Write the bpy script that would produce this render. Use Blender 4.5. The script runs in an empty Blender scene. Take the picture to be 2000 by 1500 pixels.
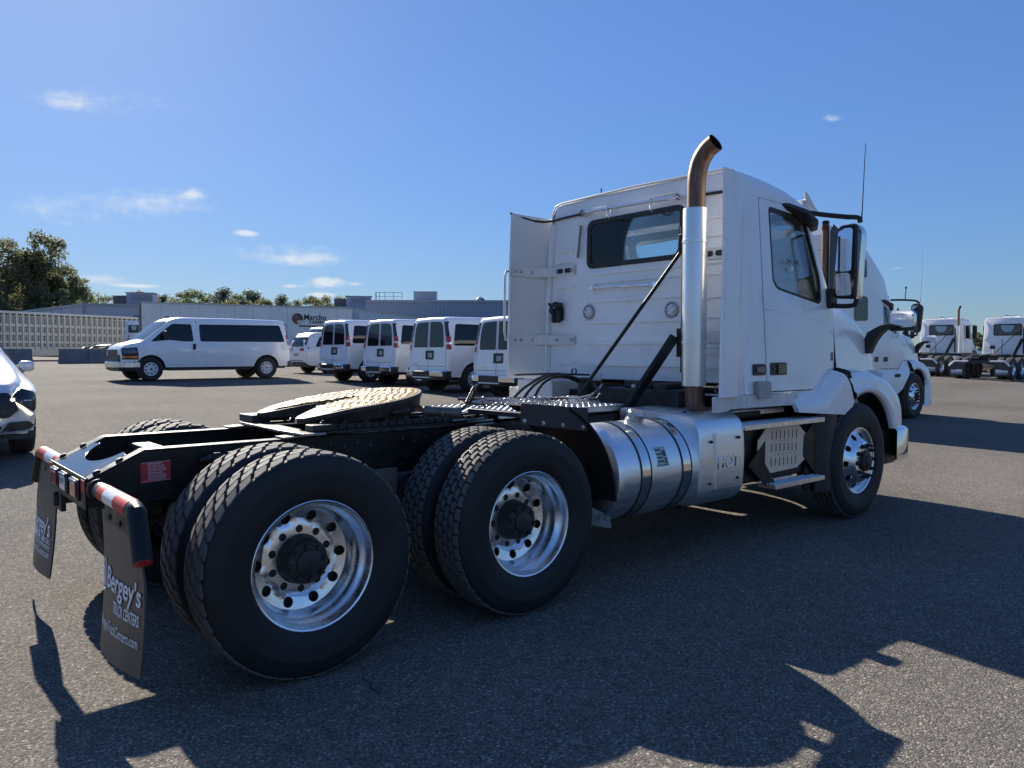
import bpy, bmesh, math, random
from mathutils import Vector, Matrix
from mathutils.geometry import delaunay_2d_cdt

R = math.radians
S = bpy.context.scene
COL = S.collection
random.seed(7)

# ------------------------------------------------------------------ camera
cam_d = bpy.data.cameras.new("camera")
cam_d.sensor_width = 36.0
cam_d.lens = 26.9
cam_d.clip_start = 0.1
cam_d.clip_end = 3000.0
cam = bpy.data.objects.new("camera", cam_d)
COL.objects.link(cam)
cam.location = (-1.5583, -4.4099, 1.4888)
cam.rotation_euler = (R(90 - 2.30), 0.0, R(49.59 - 90))
S.camera = cam

# ------------------------------------------------------------------ sky, sun, exposure
SUN_TO = Vector((0.165, 1.0, 0.575)).normalized()          # towards the sun
SUN_EL = math.asin(SUN_TO.z)
SUN_AZ = math.atan2(SUN_TO.x, SUN_TO.y)                     # clockwise from +Y
W = bpy.data.worlds.new("World")
S.world = W
W.use_nodes = True
nt = W.node_tree
nt.nodes.clear()


def NN(t, kind, **kw):
    n = t.nodes.new(kind)
    for k, v in kw.items():
        if k.startswith("i_"):
            n.inputs[k[2:].replace("_", " ")].default_value = v
        else:
            setattr(n, k, v)
    return n


def build_world():
    out = NN(nt, "ShaderNodeOutputWorld")
    bg = NN(nt, "ShaderNodeBackground")
    sky = NN(nt, "ShaderNodeTexSky")
    sky.sky_type = 'NISHITA'
    sky.sun_disc = False
    sky.sun_elevation = SUN_EL
    sky.sun_rotation = SUN_AZ
    sky.altitude = 100.0
    sky.air_density = 1.0
    sky.dust_density = 0.3
    sky.ozone_density = 3.5
    L = nt.links.new

    def M(op, a, b=None, c=None):
        n = NN(nt, "ShaderNodeMath", operation=op)
        for i, q in enumerate((a, b, c)):
            if q is None:
                continue
            if isinstance(q, (int, float)):
                n.inputs[i].default_value = q
            else:
                L(q, n.inputs[i])
        return n.outputs[0]
    # the camera's tone curve held the sun's glow back: compress the sky's luminance evenly over the whole dome
    tint = NN(nt, "ShaderNodeMixRGB", blend_type='MULTIPLY', i_Fac=1.0)
    L(sky.outputs[0], tint.inputs[1]); tint.inputs[2].default_value = SKY_TINT
    bw = NN(nt, "ShaderNodeRGBToBW"); L(tint.outputs[0], bw.inputs[0])
    fac = M('POWER', M('MAXIMUM', bw.outputs[0], .02), SKY_POW)
    vm = NN(nt, "ShaderNodeVectorMath", operation='SCALE')
    L(tint.outputs[0], vm.inputs[0]); L(fac, vm.inputs["Scale"])
    # clouds: noise on the view direction, gathered in a few banks (azimuth, elevation, widths, amount)
    tc = NN(nt, "ShaderNodeTexCoord")
    sep = NN(nt, "ShaderNodeSeparateXYZ")
    L(tc.outputs["Generated"], sep.inputs[0])
    X, Y, Z = sep.outputs
    az = M('ARCTAN2', Y, X)
    el = M('ARCSINE', Z)
    tot = None
    for (a_, e_, sa, se, amt) in CLOUDS:
        u = M('DIVIDE', M('SUBTRACT', az, a_), sa)
        w = M('DIVIDE', M('SUBTRACT', el, e_), se)
        g = M('MULTIPLY', M('EXPONENT', M('MULTIPLY', M('ADD', M('MULTIPLY', u, u), M('MULTIPLY', w, w)), -1.0)), amt)
        tot = g if tot is None else M('ADD', tot, g)
    cb = NN(nt, "ShaderNodeCombineXYZ")
    L(M('MULTIPLY', az, 9.0), cb.inputs[0]); L(M('MULTIPLY', el, 30.0), cb.inputs[1])
    n1 = NN(nt, "ShaderNodeTexNoise", i_Scale=1.0, i_Detail=8.0, i_Roughness=0.58, i_Distortion=0.3)
    L(cb.outputs[0], n1.inputs["Vector"])
    cb2 = NN(nt, "ShaderNodeCombineXYZ")
    L(M('MULTIPLY', az, 60.0), cb2.inputs[0]); L(M('MULTIPLY', el, 95.0), cb2.inputs[1])
    n2 = NN(nt, "ShaderNodeTexNoise", i_Scale=1.0, i_Detail=6.0, i_Roughness=0.6)
    L(cb2.outputs[0], n2.inputs["Vector"])
    nn = M('ADD', M('MULTIPLY', n1.outputs["Fac"], .6), M('MULTIPLY', n2.outputs["Fac"], .4))
    cov = M('MULTIPLY', tot, M('SUBTRACT', nn, .22))
    r1 = NN(nt, "ShaderNodeMapRange", i_From_Min=0.10, i_From_Max=0.42)
    r1.interpolation_type = 'SMOOTHSTEP'
    L(cov, r1.inputs["Value"])
    mix = NN(nt, "ShaderNodeMixRGB")
    L(M('MULTIPLY', r1.outputs[0], .78), mix.inputs["Fac"])
    L(vm.outputs[0], mix.inputs[1]); mix.inputs[2].default_value = CLOUD_COL
    bg.inputs["Strength"].default_value = SKY_STRENGTH
    L(mix.outputs[0], bg.inputs["Color"])
    L(bg.outputs[0], out.inputs["Surface"])


def puff(px, py, wx, wy, amt):
    """a cloud bank seen at this direction from the lot (degrees off the heading)"""
    return (R(49.59) - math.atan((px - 1000) / 1494), math.atan((690 - py) / math.hypot(1494, px - 1000)), wx / 1494, wy / 1494, amt)


CLOUDS = [puff(640, 553, 34, 11, 2.2), puff(628, 577, 28, 6, 1.7), puff(572, 560, 20, 5, 1.5), puff(700, 556, 14, 5, 1.2), puff(205, 545, 48, 8, 1.35), puff(262, 559, 40, 4, 1.2),
          puff(330, 395, 150, 32, .70), puff(383, 381, 16, 8, 1.2), puff(540, 488, 130, 28, .66), puff(484, 457, 18, 5, 1.6), puff(120, 420, 130, 40, .58), puff(130, 205, 50, 14, .66),
          puff(250, 205, 190, 40, .54), puff(1620, 236, 26, 9, .95), puff(1748, 525, 22, 4, .7), puff(440, 546, 24, 4, .6), puff(60, 560, 80, 14, .66), puff(330, 560, 60, 6, .62), puff(600, 510, 90, 14, .60),
          puff(2600, 560, 300, 40, .6), puff(-700, 480, 400, 60, .5)]
SKY_STRENGTH = 0.094
SKY_POW = -0.45
SKY_TINT = (0.64, 0.82, 1.12, 1.0)
CLOUD_COL = (4.6, 4.9, 5.2, 1.0)
build_world()

sun_d = bpy.data.lights.new("sun", 'SUN')
sun_d.energy = 5.0
sun_d.angle = R(0.5)
sun_d.color = (1.0, 0.93, 0.82)
sun = bpy.data.objects.new("sun", sun_d)
COL.objects.link(sun)
sun.rotation_euler = SUN_TO.to_track_quat('Z', 'Y').to_euler()
sun.location = (0, 0, 60)

S.view_settings.view_transform = 'Standard'
S.view_settings.look = 'None'
S.view_settings.exposure = 0.90
S.view_settings.gamma = 1.0
S.view_settings.use_curve_mapping = False
S.render.engine = 'CYCLES'
S.cycles.max_bounces = 8
S.cycles.transparent_max_bounces = 12


# ------------------------------------------------------------------ materials
MATS = {}


def mat(name, base=(.5, .5, .5), rough=.5, metal=0.0, coat=0.0, spec=0.5, vary=0.0, vscale=3.0,
        bump=0.0, bscale=60.0, dirt=None, dirt_amt=0.0, dscale=2.0, rvary=0.0, stretch=None, emit=None, estr=0.0, aniso=0.0):
    if name in MATS:
        return MATS[name]
    m = bpy.data.materials.new(name)
    m.use_nodes = True
    t = m.node_tree
    b = t.nodes["Principled BSDF"]
    L = t.links.new
    b.inputs["Base Color"].default_value = (*base, 1)
    b.inputs["Roughness"].default_value = rough
    b.inputs["Metallic"].default_value = metal
    b.inputs["Coat Weight"].default_value = coat
    b.inputs["Coat Roughness"].default_value = 0.04
    b.inputs["Specular IOR Level"].default_value = spec
    if aniso:
        b.inputs["Anisotropic"].default_value = aniso
    tc = NN(t, "ShaderNodeTexCoord")
    vec = tc.outputs["Object"]
    if stretch:
        mp = NN(t, "ShaderNodeMapping")
        mp.inputs["Scale"].default_value = stretch
        L(vec, mp.inputs["Vector"]); vec = mp.outputs[0]
    col = None
    if vary:
        n = NN(t, "ShaderNodeTexNoise", i_Scale=vscale, i_Detail=5.0, i_Roughness=.6)
        L(vec, n.inputs["Vector"])
        r = NN(t, "ShaderNodeMapRange", i_From_Min=.25, i_From_Max=.75, i_To_Min=1 - vary, i_To_Max=1 + vary)
        L(n.outputs["Fac"], r.inputs["Value"])
        mx = NN(t, "ShaderNodeMixRGB", blend_type='MULTIPLY', i_Fac=1.0)
        mx.inputs[1].default_value = (*base, 1)
        L(r.outputs[0], mx.inputs[2])
        col = mx.outputs[0]
    if dirt:
        n = NN(t, "ShaderNodeTexNoise", i_Scale=dscale, i_Detail=8.0, i_Roughness=.65)
        L(vec, n.inputs["Vector"])
        r = NN(t, "ShaderNodeMapRange", i_From_Min=.48, i_From_Max=.75, i_To_Min=0, i_To_Max=dirt_amt)
        L(n.outputs["Fac"], r.inputs["Value"])
        mx = NN(t, "ShaderNodeMixRGB")
        L(r.outputs[0], mx.inputs["Fac"])
        if col:
            L(col, mx.inputs[1])
        else:
            mx.inputs[1].default_value = (*base, 1)
        mx.inputs[2].default_value = (*dirt, 1)
        col = mx.outputs[0]
    if col:
        L(col, b.inputs["Base Color"])
    if rvary:
        n = NN(t, "ShaderNodeTexNoise", i_Scale=vscale * 2, i_Detail=6.0)
        L(vec, n.inputs["Vector"])
        r = NN(t, "ShaderNodeMapRange", i_From_Min=.3, i_From_Max=.7, i_To_Min=max(.02, rough - rvary), i_To_Max=rough + rvary)
        L(n.outputs["Fac"], r.inputs["Value"])
        L(r.outputs[0], b.inputs["Roughness"])
    if bump:
        n = NN(t, "ShaderNodeTexNoise", i_Scale=bscale, i_Detail=4.0)
        L(vec, n.inputs["Vector"])
        bp = NN(t, "ShaderNodeBump", i_Strength=bump, i_Distance=.01)
        L(n.outputs["Fac"], bp.inputs["Height"])
        L(bp.outputs[0], b.inputs["Normal"])
    if emit:
        b.inputs["Emission Color"].default_value = (*emit, 1)
        b.inputs["Emission Strength"].default_value = estr
    MATS[name] = m
    return m


def glass_mat(name, tint=(.25, .3, .32), refl=1.0, dark=None):
    if name in MATS:
        return MATS[name]
    m = bpy.data.materials.new(name)
    m.use_nodes = True
    t = m.node_tree
    t.nodes.clear()
    o = NN(t, "ShaderNodeOutputMaterial")
    tr = NN(t, "ShaderNodeBsdfTransparent")
    tr.inputs[0].default_value = (*tint, 1)
    gl = NN(t, "ShaderNodeBsdfGlossy")
    gl.inputs["Roughness"].default_value = .015
    fr = NN(t, "ShaderNodeFresnel")
    fr.inputs[0].default_value = 1.5
    ml = NN(t, "ShaderNodeMath", operation='MULTIPLY')
    ml.inputs[1].default_value = refl
    ml.use_clamp = True
    mx = NN(t, "ShaderNodeMixShader")
    L = t.links.new
    L(fr.outputs[0], ml.inputs[0])
    L(ml.outputs[0], mx.inputs[0])
    L(tr.outputs[0], mx.inputs[1])
    L(gl.outputs[0], mx.inputs[2])
    L(mx.outputs[0], o.inputs[0])
    MATS[name] = m
    return m


WHITE = mat("white_paint", (.88, .88, .87), .32, coat=.6, vary=.03, vscale=1.5, dirt=(.52, .49, .43), dirt_amt=.26, dscale=1.6, rvary=.06)
WHITE_DIRTY = mat("white_paint_dusty", (.70, .68, .63), .5, vary=.06, vscale=4, dirt=(.38, .33, .27), dirt_amt=.45, dscale=5, stretch=(4, 4, .8))
WHITE_PLASTIC = mat("white_trim", (.72, .71, .68), .45, vary=.04)
BLACK = mat("black_frame_paint", (.008, .0085, .009), .45, spec=.35, vary=.3, vscale=6, dirt=(.06, .055, .05), dirt_amt=.35, dscale=9, rvary=.12)
BLACK_GLOSS = mat("black_gloss_paint", (.012, .013, .016), .16, coat=.4, vary=.2, rvary=.08)
GREASY = mat("greasy_dark_metal", (.022, .02, .018), .55, vary=.5, vscale=14, bump=.25, bscale=70, dirt=(.10, .085, .065), dirt_amt=.5, dscale=12)
BLACK_PLASTIC = mat("black_plastic", (.018, .018, .02), .5, vary=.2)
RUBBER_SIDE = mat("tyre_sidewall", (.011, .011, .012), .66, vary=.25, vscale=5, dirt=(.05, .048, .045), dirt_amt=.14, dscale=4)
RUBBER_TREAD = mat("tyre_tread", (.105, .100, .092), .8, vary=.2, vscale=30, bump=.15, bscale=150)
FLAP_RUBBER = mat("flap_rubber", (.045, .043, .042), .42, vary=.2, vscale=4, dirt=(.11, .10, .09), dirt_amt=.5, dscale=3.5, stretch=(1, 1, .35))
ALU = mat("polished_aluminium", (.88, .885, .89), .28, 1.0, vary=.10, vscale=9, rvary=.08, dirt=(.45, .43, .40), dirt_amt=.3, dscale=8)
ALU_BRUSHED = mat("brushed_aluminium", (.86, .865, .87), .40, 1.0, vary=.06, vscale=5, rvary=.08, stretch=(.3, 4, 4), bump=.02, bscale=120)
ALU_DULL = mat("dull_aluminium", (.62, .62, .60), .42, 1.0, vary=.12, vscale=12, rvary=.1, bump=.05)
MUFF = mat("satin_muffler_aluminium", (.80, .80, .79), .33, .9, vary=.05, vscale=3, rvary=.05, dirt=(.6, .57, .5), dirt_amt=.25, dscale=3)
CHROME = mat("chrome", (.80, .80, .80), .10, 1.0)
STAINLESS = mat("stainless_strap", (.75, .75, .74), .12, 1.0, rvary=.05)
RUST = mat("heat_browned_steel", (.19, .115, .075), .48, .55, vary=.45, vscale=7, stretch=(6, 6, 1), dirt=(.09, .06, .045), dirt_amt=.7, dscale=6, bump=.05)
SOOT = mat("pipe_soot", (.008, .008, .008), .9)
ZINC = mat("zinc_bolt", (.5, .49, .46), .38, .8, vary=.2, vscale=40)
STEEL_WHITE = mat("painted_steel_rim", (.72, .72, .72), .35, coat=.2, vary=.06)
RED_LENS = mat("red_lens", (.42, .012, .012), .15, coat=.5)
RED_TAPE = mat("red_reflective_tape", (.50, .012, .015), .55, vary=.15, vscale=40)
WHITE_TAPE = mat("silver_reflective_tape", (.78, .78, .78), .22, vary=.1, vscale=50)
CLEAR_LENS = mat("clear_lamp_lens", (.72, .73, .74), .12, .3, coat=.6)
AMBER = mat("amber_lens", (.8, .26, .02), .2, coat=.4)
DECAL_RED = mat("red_decal", (.42, .035, .045), .4)
PRINT_WHITE = mat("white_print", (.72, .72, .72), .5)
PRINT_GREY = mat("grey_print", (.78, .77, .78), .5)
PRINT_DARK = mat("dark_print", (.02, .025, .03), .6)
TAN = mat("grey_tan_coating", (.90, .64, .44), .5, vary=.1, vscale=30, bump=.05)
CONCRETE = mat("concrete_block", (.16, .16, .165), .9, vary=.25, vscale=2.5, bump=.3, bscale=25)
INTERIOR = mat("cab_interior", (.22, .21, .20), .8)
INTERIOR_DARK = mat("cab_interior_dark", (.035, .035, .04), .7)
SEAT = mat("seat_fabric", (.07, .075, .085), .9)
GLASS = glass_mat("window_glass", (.93, .965, .965), .8)
GLASS_REAR = glass_mat("rear_window_glass", (.84, .915, .94), 1.0)
GLASS_DARK = mat("privacy_glass", (.010, .012, .016), .05, spec=.45)
VAN_GLASS = glass_mat("van_tinted_glass", (.10, .115, .13), 1.3)
MIRROR_GLASS = mat("mirror_glass", (.8, .82, .84), .02, 1.0)


def asphalt():
    m = bpy.data.materials.new("asphalt")
    m.use_nodes = True
    t = m.node_tree
    b = t.nodes["Principled BSDF"]
    L = t.links.new
    tc = NN(t, "ShaderNodeTexCoord")
    v = tc.outputs["Object"]
    vo = NN(t, "ShaderNodeTexVoronoi", i_Scale=118.0)
    L(v, vo.inputs["Vector"])
    sp = NN(t, "ShaderNodeSeparateColor")
    L(vo.outputs["Color"], sp.inputs[0])
    cr = NN(t, "ShaderNodeValToRGB")
    e = cr.color_ramp.elements
    e[0].position = 0.0; e[0].color = (0.082, 0.075, 0.066, 1)
    e[1].position = 1.0; e[1].color = (0.413, 0.367, 0.300, 1)
    for pos, c in ((.35, (0.118, 0.105, 0.092, 1)), (.62, (0.159, 0.143, 0.122, 1)), (.84, (0.192, 0.171, 0.145, 1)), (.95, (0.273, 0.239, 0.198, 1))):
        q = e.new(pos); q.color = c
    L(sp.outputs[0], cr.inputs[0])
    n = NN(t, "ShaderNodeTexNoise", i_Scale=.35, i_Detail=6.0, i_Roughness=.6)
    L(v, n.inputs["Vector"])
    r = NN(t, "ShaderNodeMapRange", i_From_Min=.3, i_From_Max=.7, i_To_Min=.80, i_To_Max=1.20)
    L(n.outputs["Fac"], r.inputs["Value"])
    mx = NN(t, "ShaderNodeMixRGB", blend_type='MULTIPLY', i_Fac=1.0)
    L(cr.outputs[0], mx.inputs[1]); L(r.outputs[0], mx.inputs[2])
    n3 = NN(t, "ShaderNodeTexNoise", i_Scale=9.0, i_Detail=5.0, i_Roughness=.7)
    L(v, n3.inputs["Vector"])
    r4 = NN(t, "ShaderNodeMapRange", i_From_Min=.3, i_From_Max=.7, i_To_Min=.86, i_To_Max=1.14)
    L(n3.outputs["Fac"], r4.inputs["Value"])
    mx4 = NN(t, "ShaderNodeMixRGB", blend_type='MULTIPLY', i_Fac=1.0)
    L(mx.outputs[0], mx4.inputs[1]); L(r4.outputs[0], mx4.inputs[2])
    # scattered pale stones
    v2 = NN(t, "ShaderNodeTexVoronoi", i_Scale=26.0)
    L(v, v2.inputs["Vector"])
    r2 = NN(t, "ShaderNodeMapRange", i_From_Min=.075, i_From_Max=.05)
    L(v2.outputs["Distance"], r2.inputs["Value"])
    sp2 = NN(t, "ShaderNodeSeparateColor"); L(v2.outputs["Color"], sp2.inputs[0])
    g = NN(t, "ShaderNodeMath", operation='GREATER_THAN'); g.inputs[1].default_value = .90
    L(sp2.outputs[1], g.inputs[0])
    mm = NN(t, "ShaderNodeMath", operation='MULTIPLY'); L(r2.outputs[0], mm.inputs[0]); L(g.outputs[0], mm.inputs[1])
    mx2 = NN(t, "ShaderNodeMixRGB"); L(mm.outputs[0], mx2.inputs["Fac"]); L(mx4.outputs[0], mx2.inputs[1])
    mx2.inputs[2].default_value = (.50, .49, .47, 1)
    L(mx2.outputs[0], b.inputs["Base Color"])
    b.inputs["Roughness"].default_value = .95
    b.inputs["Specular IOR Level"].default_value = .12
    bp = NN(t, "ShaderNodeBump", i_Strength=.75, i_Distance=.005)
    inv = NN(t, "ShaderNodeMath", operation='SUBTRACT'); inv.inputs[0].default_value = 1.0
    L(vo.outputs["Distance"], inv.inputs[1])
    ad = NN(t, "ShaderNodeMath", operation='ADD'); L(inv.outputs[0], ad.inputs[0]); L(sp.outputs[1], ad.inputs[1])
    L(ad.outputs[0], bp.inputs["Height"])
    L(bp.outputs[0], b.inputs["Normal"])
    return m


ASPHALT = asphalt()


# ------------------------------------------------------------------ mesh helpers
class MB:
    """collects faces; build() links them as ONE mesh object"""

    def __init__(s):
        s.v, s.f, s.m = [], [], []

    def add(s, vs, fs, mi=0):
        o = len(s.v)
        s.v += [tuple(p) for p in vs]
        s.f += [tuple(i + o for i in f) for f in fs]
        s.m += [mi] * len(fs)
        return s

    def box(s, x0, x1, y0, y1, z0, z1, mi=0):
        return s.add([(x0, y0, z0), (x1, y0, z0), (x1, y1, z0), (x0, y1, z0), (x0, y0, z1), (x1, y0, z1), (x1, y1, z1), (x0, y1, z1)],
                     [(0, 3, 2, 1), (4, 5, 6, 7), (0, 1, 5, 4), (1, 2, 6, 5), (2, 3, 7, 6), (3, 0, 4, 7)], mi)

    def hexa(s, p, mi=0):
        return s.add(p, [(0, 3, 2, 1), (4, 5, 6, 7), (0, 1, 5, 4), (1, 2, 6, 5), (2, 3, 7, 6), (3, 0, 4, 7)], mi)

    def bar(s, a, b, w, h, up=(0, 0, 1), mi=0):
        a, b = Vector(a), Vector(b)
        d = (b - a).normalized()
        u = Vector(up)
        r = d.cross(u)
        if r.length < 1e-4:
            r = d.cross(Vector((1, 0, 0)))
        r.normalize()
        u = r.cross(d)
        r *= w / 2
        u = u * (h / 2)
        return s.hexa([a - r - u, b - r - u, b + r - u, a + r - u, a - r + u, b - r + u, b + r + u, a + r + u], mi)

    def tube(s, pts, r, n=12, caps=True, mi=0):
        pts = [Vector(p) for p in pts]
        rr = r if isinstance(r, (list, tuple)) else [r] * len(pts)
        d0 = (pts[1] - pts[0]).normalized()
        ref = Vector((0, 0, 1)) if abs(d0.z) < .9 else Vector((1, 0, 0))
        u = d0.cross(ref).normalized()
        vs, fs = [], []
        for i, p in enumerate(pts):
            d = ((pts[i + 1] if i + 1 < len(pts) else p) - (pts[i - 1] if i else p)).normalized()
            u = (u - d * u.dot(d)).normalized()
            w = d.cross(u)
            for k in range(n):
                a = 2 * math.pi * k / n
                vs.append(p + (u * math.cos(a) + w * math.sin(a)) * rr[i])
        for i in range(len(pts) - 1):
            for k in range(n):
                k2 = (k + 1) % n
                fs.append((i * n + k, i * n + k2, (i + 1) * n + k2, (i + 1) * n + k))
        if caps:
            fs.append(tuple(range(n))[::-1])
            fs.append(tuple((len(pts) - 1) * n + k for k in range(n)))
        return s.add(vs, fs, mi)

    def cyl(s, a, b, r, n=16, mi=0):
        return s.tube([a, b], r, n, True, mi)

    def lathe(s, prof, c=(0, 0, 0), axis=(0, 1, 0), n=48, mi=0, ref=None, a0=0.0, a1=2 * math.pi):
        """prof: (radius, height along axis)"""
        ax = Vector(axis).normalized()
        u = ax.cross(Vector(ref) if ref else (Vector((0, 0, 1)) if abs(ax.z) < .9 else Vector((1, 0, 0)))).normalized()
        w = ax.cross(u)
        c = Vector(c)
        vs, fs = [], []
        full = abs(a1 - a0 - 2 * math.pi) < 1e-6
        m = n if full else n + 1
        for (r, h) in prof:
            for k in range(m):
                a = a0 + (a1 - a0) * k / n
                vs.append(c + ax * h + (u * math.cos(a) + w * math.sin(a)) * r)
        for i in range(len(prof) - 1):
            for k in range(n):
                k2 = (k + 1) % m
                fs.append((i * m + k, i * m + k2, (i + 1) * m + k2, (i + 1) * m + k))
        return s.add(vs, fs, mi)

    def prism(s, poly, f, d, mi=0):
        """poly of (u,v); f(u,v) -> point; extruded by the vector d"""
        d = Vector(d)
        n = len(poly)
        a = [Vector(f(*q)) for q in poly]
        vs = a + [p + d for p in a]
        fs = [tuple(range(n))[::-1], tuple(range(n, 2 * n))] + [(i, (i + 1) % n, n + (i + 1) % n, n + i) for i in range(n)]
        return s.add(vs, fs, mi)

    def panel(s, outline, f, d=None, holes=(), grid=None, mi=0):
        """a sheet over a 2D outline with holes; f maps (u,v) to 3D, d (vector or function) thickens it"""
        pts, edges = [], []
        for loop in [outline] + list(holes):
            o = len(pts)
            pts += [Vector(q) for q in loop]
            n = len(loop)
            edges += [(o + i, o + (i + 1) % n) for i in range(n)]
        if grid:
            us = [q[0] for q in outline]
            vs_ = [q[1] for q in outline]
            g = grid
            nu, nv = int((max(us) - min(us)) / g), int((max(vs_) - min(vs_)) / g)
            for i in range(1, nu + 1):
                for j in range(1, nv + 1):
                    q = (min(us) + i * g - g * .37, min(vs_) + j * g - g * .41)
                    if inpoly(q, outline) and not any(inpoly(q, h) for h in holes) and mindist(q, [outline] + list(holes)) > g * .35:
                        pts.append(Vector(q))
        ov, oe, of, _, _, _ = delaunay_2d_cdt(pts, edges, [], 0, 1e-6)
        tris = []
        for t in of:
            c = (sum(ov[i].x for i in t) / 3, sum(ov[i].y for i in t) / 3)
            if inpoly(c, outline) and not any(inpoly(c, h) for h in holes):
                tris.append(tuple(t))
        top = [Vector(f(q.x, q.y)) for q in ov]
        if d is None:
            return s.add(top, tris, mi)
        df = d if callable(d) else (lambda u, v: Vector(d))
        bot = [top[i] + Vector(df(q.x, q.y)) for i, q in enumerate(ov)]
        n = len(top)
        fs = list(tris) + [tuple(n + i for i in t[::-1]) for t in tris]
        ed = set()
        for t in tris:
            for i in range(3):
                ed.add((t[i], t[(i + 1) % 3]))
        for a, b in ed:
            if (b, a) not in ed:
                fs.append((b, a, n + a, n + b))
        return s.add(top + bot, fs, mi)

    def grid(s, fn, nu, nv, mi=0):
        vs = [fn(i / nu, j / nv) for i in range(nu + 1) for j in range(nv + 1)]
        fs = [(i * (nv + 1) + j, (i + 1) * (nv + 1) + j, (i + 1) * (nv + 1) + j + 1, i * (nv + 1) + j + 1) for i in range(nu) for j in range(nv)]
        return s.add(vs, fs, mi)

    def loft(s, secs, close=True, caps=True, mi=0):
        n = len(secs[0])
        vs = [p for q in secs for p in q]
        fs = []
        for i in range(len(secs) - 1):
            for k in range(n if close else n - 1):
                k2 = (k + 1) % n
                fs.append((i * n + k, i * n + k2, (i + 1) * n + k2, (i + 1) * n + k))
        if caps:
            fs.append(tuple(range(n))[::-1])
            fs.append(tuple((len(secs) - 1) * n + k for k in range(n)))
        return s.add(vs, fs, mi)

    def mesh(s, name, mats, ang=35, recalc=True):
        me = bpy.data.meshes.new(name)
        me.from_pydata(s.v, [], s.f)
        for m in (mats if isinstance(mats, (list, tuple)) else [mats]):
            me.materials.append(m)
        if any(s.m):
            me.polygons.foreach_set("material_index", s.m)
        if recalc:
            bm = bmesh.new()
            bm.from_mesh(me)
            bmesh.ops.recalc_face_normals(bm, faces=bm.faces)
            bm.to_mesh(me)
            bm.free()
        if ang:
            me.shade_smooth()
            me.set_sharp_from_angle(angle=R(ang))
        me.update()
        return me

    def build(s, name, mats, parent=None, bev=0, ang=35, loc=None, seg=2, recalc=True):
        return link(name, s.mesh(name, mats, ang, recalc), parent, loc, bev, seg)


def link(name, me, parent=None, loc=None, bev=0, seg=2, rot=None):
    o = bpy.data.objects.new(name, me)
    COL.objects.link(o)
    if parent:
        o.parent = parent
    if loc:
        o.location = loc
    if rot:
        o.rotation_euler = rot
    if bev:
        b = o.modifiers.new("bevel", 'BEVEL')
        b.width = bev
        b.segments = seg
        b.limit_method = 'ANGLE'
        b.angle_limit = R(40)
    return o


def inpoly(q, poly):
    x, y = q[0], q[1]
    c = False
    j = len(poly) - 1
    for i in range(len(poly)):
        xi, yi = poly[i][0], poly[i][1]
        xj, yj = poly[j][0], poly[j][1]
        if (yi > y) != (yj > y) and x < (xj - xi) * (y - yi) / (yj - yi) + xi:
            c = not c
        j = i
    return c


def mindist(q, loops):
    b = 1e9
    for L_ in loops:
        for p in L_:
            b = min(b, math.hypot(q[0] - p[0], q[1] - p[1]))
    return b


def roundpoly(pts, r, n=5):
    out = []
    m = len(pts)
    for i in range(m):
        p, a, b = Vector(pts[i][:2]), Vector(pts[i - 1][:2]), Vector(pts[(i + 1) % m][:2])
        ri = pts[i][2] if len(pts[i]) > 2 else r
        da, db = (a - p), (b - p)
        t = min(ri, da.length * .49, db.length * .49)
        if t < 1e-5:
            out.append(tuple(p))
            continue
        p0, p1 = p + da.normalized() * t, p + db.normalized() * t
        for k in range(n + 1):
            s_ = k / n
            q = p0 * (1 - s_) ** 2 + p * 2 * s_ * (1 - s_) + p1 * s_ * s_
            out.append((q.x, q.y))
    return out


def rrect(x0, x1, y0, y1, r, n=5):
    return roundpoly([(x0, y0), (x1, y0), (x1, y1), (x0, y1)], r, n)


def circ(cx, cy, r, n=20):
    return [(cx + r * math.cos(2 * math.pi * k / n), cy + r * math.sin(2 * math.pi * k / n)) for k in range(n)]


def lerp_tab(tab, x):
    if x <= tab[0][0]:
        return tab[0][1:] if len(tab[0]) > 2 else tab[0][1]
    for a, b in zip(tab, tab[1:]):
        if x <= b[0]:
            t = (x - a[0]) / (b[0] - a[0])
            if len(a) > 2:
                return tuple(p + (q - p) * t for p, q in zip(a[1:], b[1:]))
            return a[1] + (b[1] - a[1]) * t
    return tab[-1][1:] if len(tab[-1]) > 2 else tab[-1][1]


def spline(pts, n=8):
    """Catmull-Rom through the points"""
    P = [Vector(p) for p in pts]
    P = [P[0] * 2 - P[1]] + P + [P[-1] * 2 - P[-2]]
    out = []
    for i in range(1, len(P) - 2):
        a, b, c, d = P[i - 1:i + 3]
        for k in range(n):
            t = k / n
            out.append(.5 * ((2 * b) + (c - a) * t + (2 * a - 5 * b + 4 * c - d) * t * t + (3 * b - a - 3 * c + d) * t ** 3))
    out.append(P[-2])
    return out


def thing(name, label, cat, loc=(0, 0, 0), rz=0.0, group=None):
    o = bpy.data.objects.new(name, None)
    COL.objects.link(o)
    o.location = loc
    o.rotation_euler = (0, 0, rz)
    o.empty_display_size = .3
    tag(o, label, cat, group)
    return o


def tag(o, label=None, cat=None, group=None, kind=None):
    if label: o["label"] = label
    if cat: o["category"] = cat
    if group: o["group"] = group
    if kind: o["kind"] = kind
    return o


KIDS = {}


def copy_tree(o, parent=None, loc=None, rz=None, label=None):
    c = o.copy()
    COL.objects.link(c)
    if parent is not None:
        c.parent = parent
    if loc is not None: c.location = loc
    if rz is not None: c.rotation_euler = (0, 0, rz)
    if label: c["label"] = label
    for ch in kids(o):
        copy_tree(ch, c)
    return c


def kids(o):
    return list(o.children)


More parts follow.
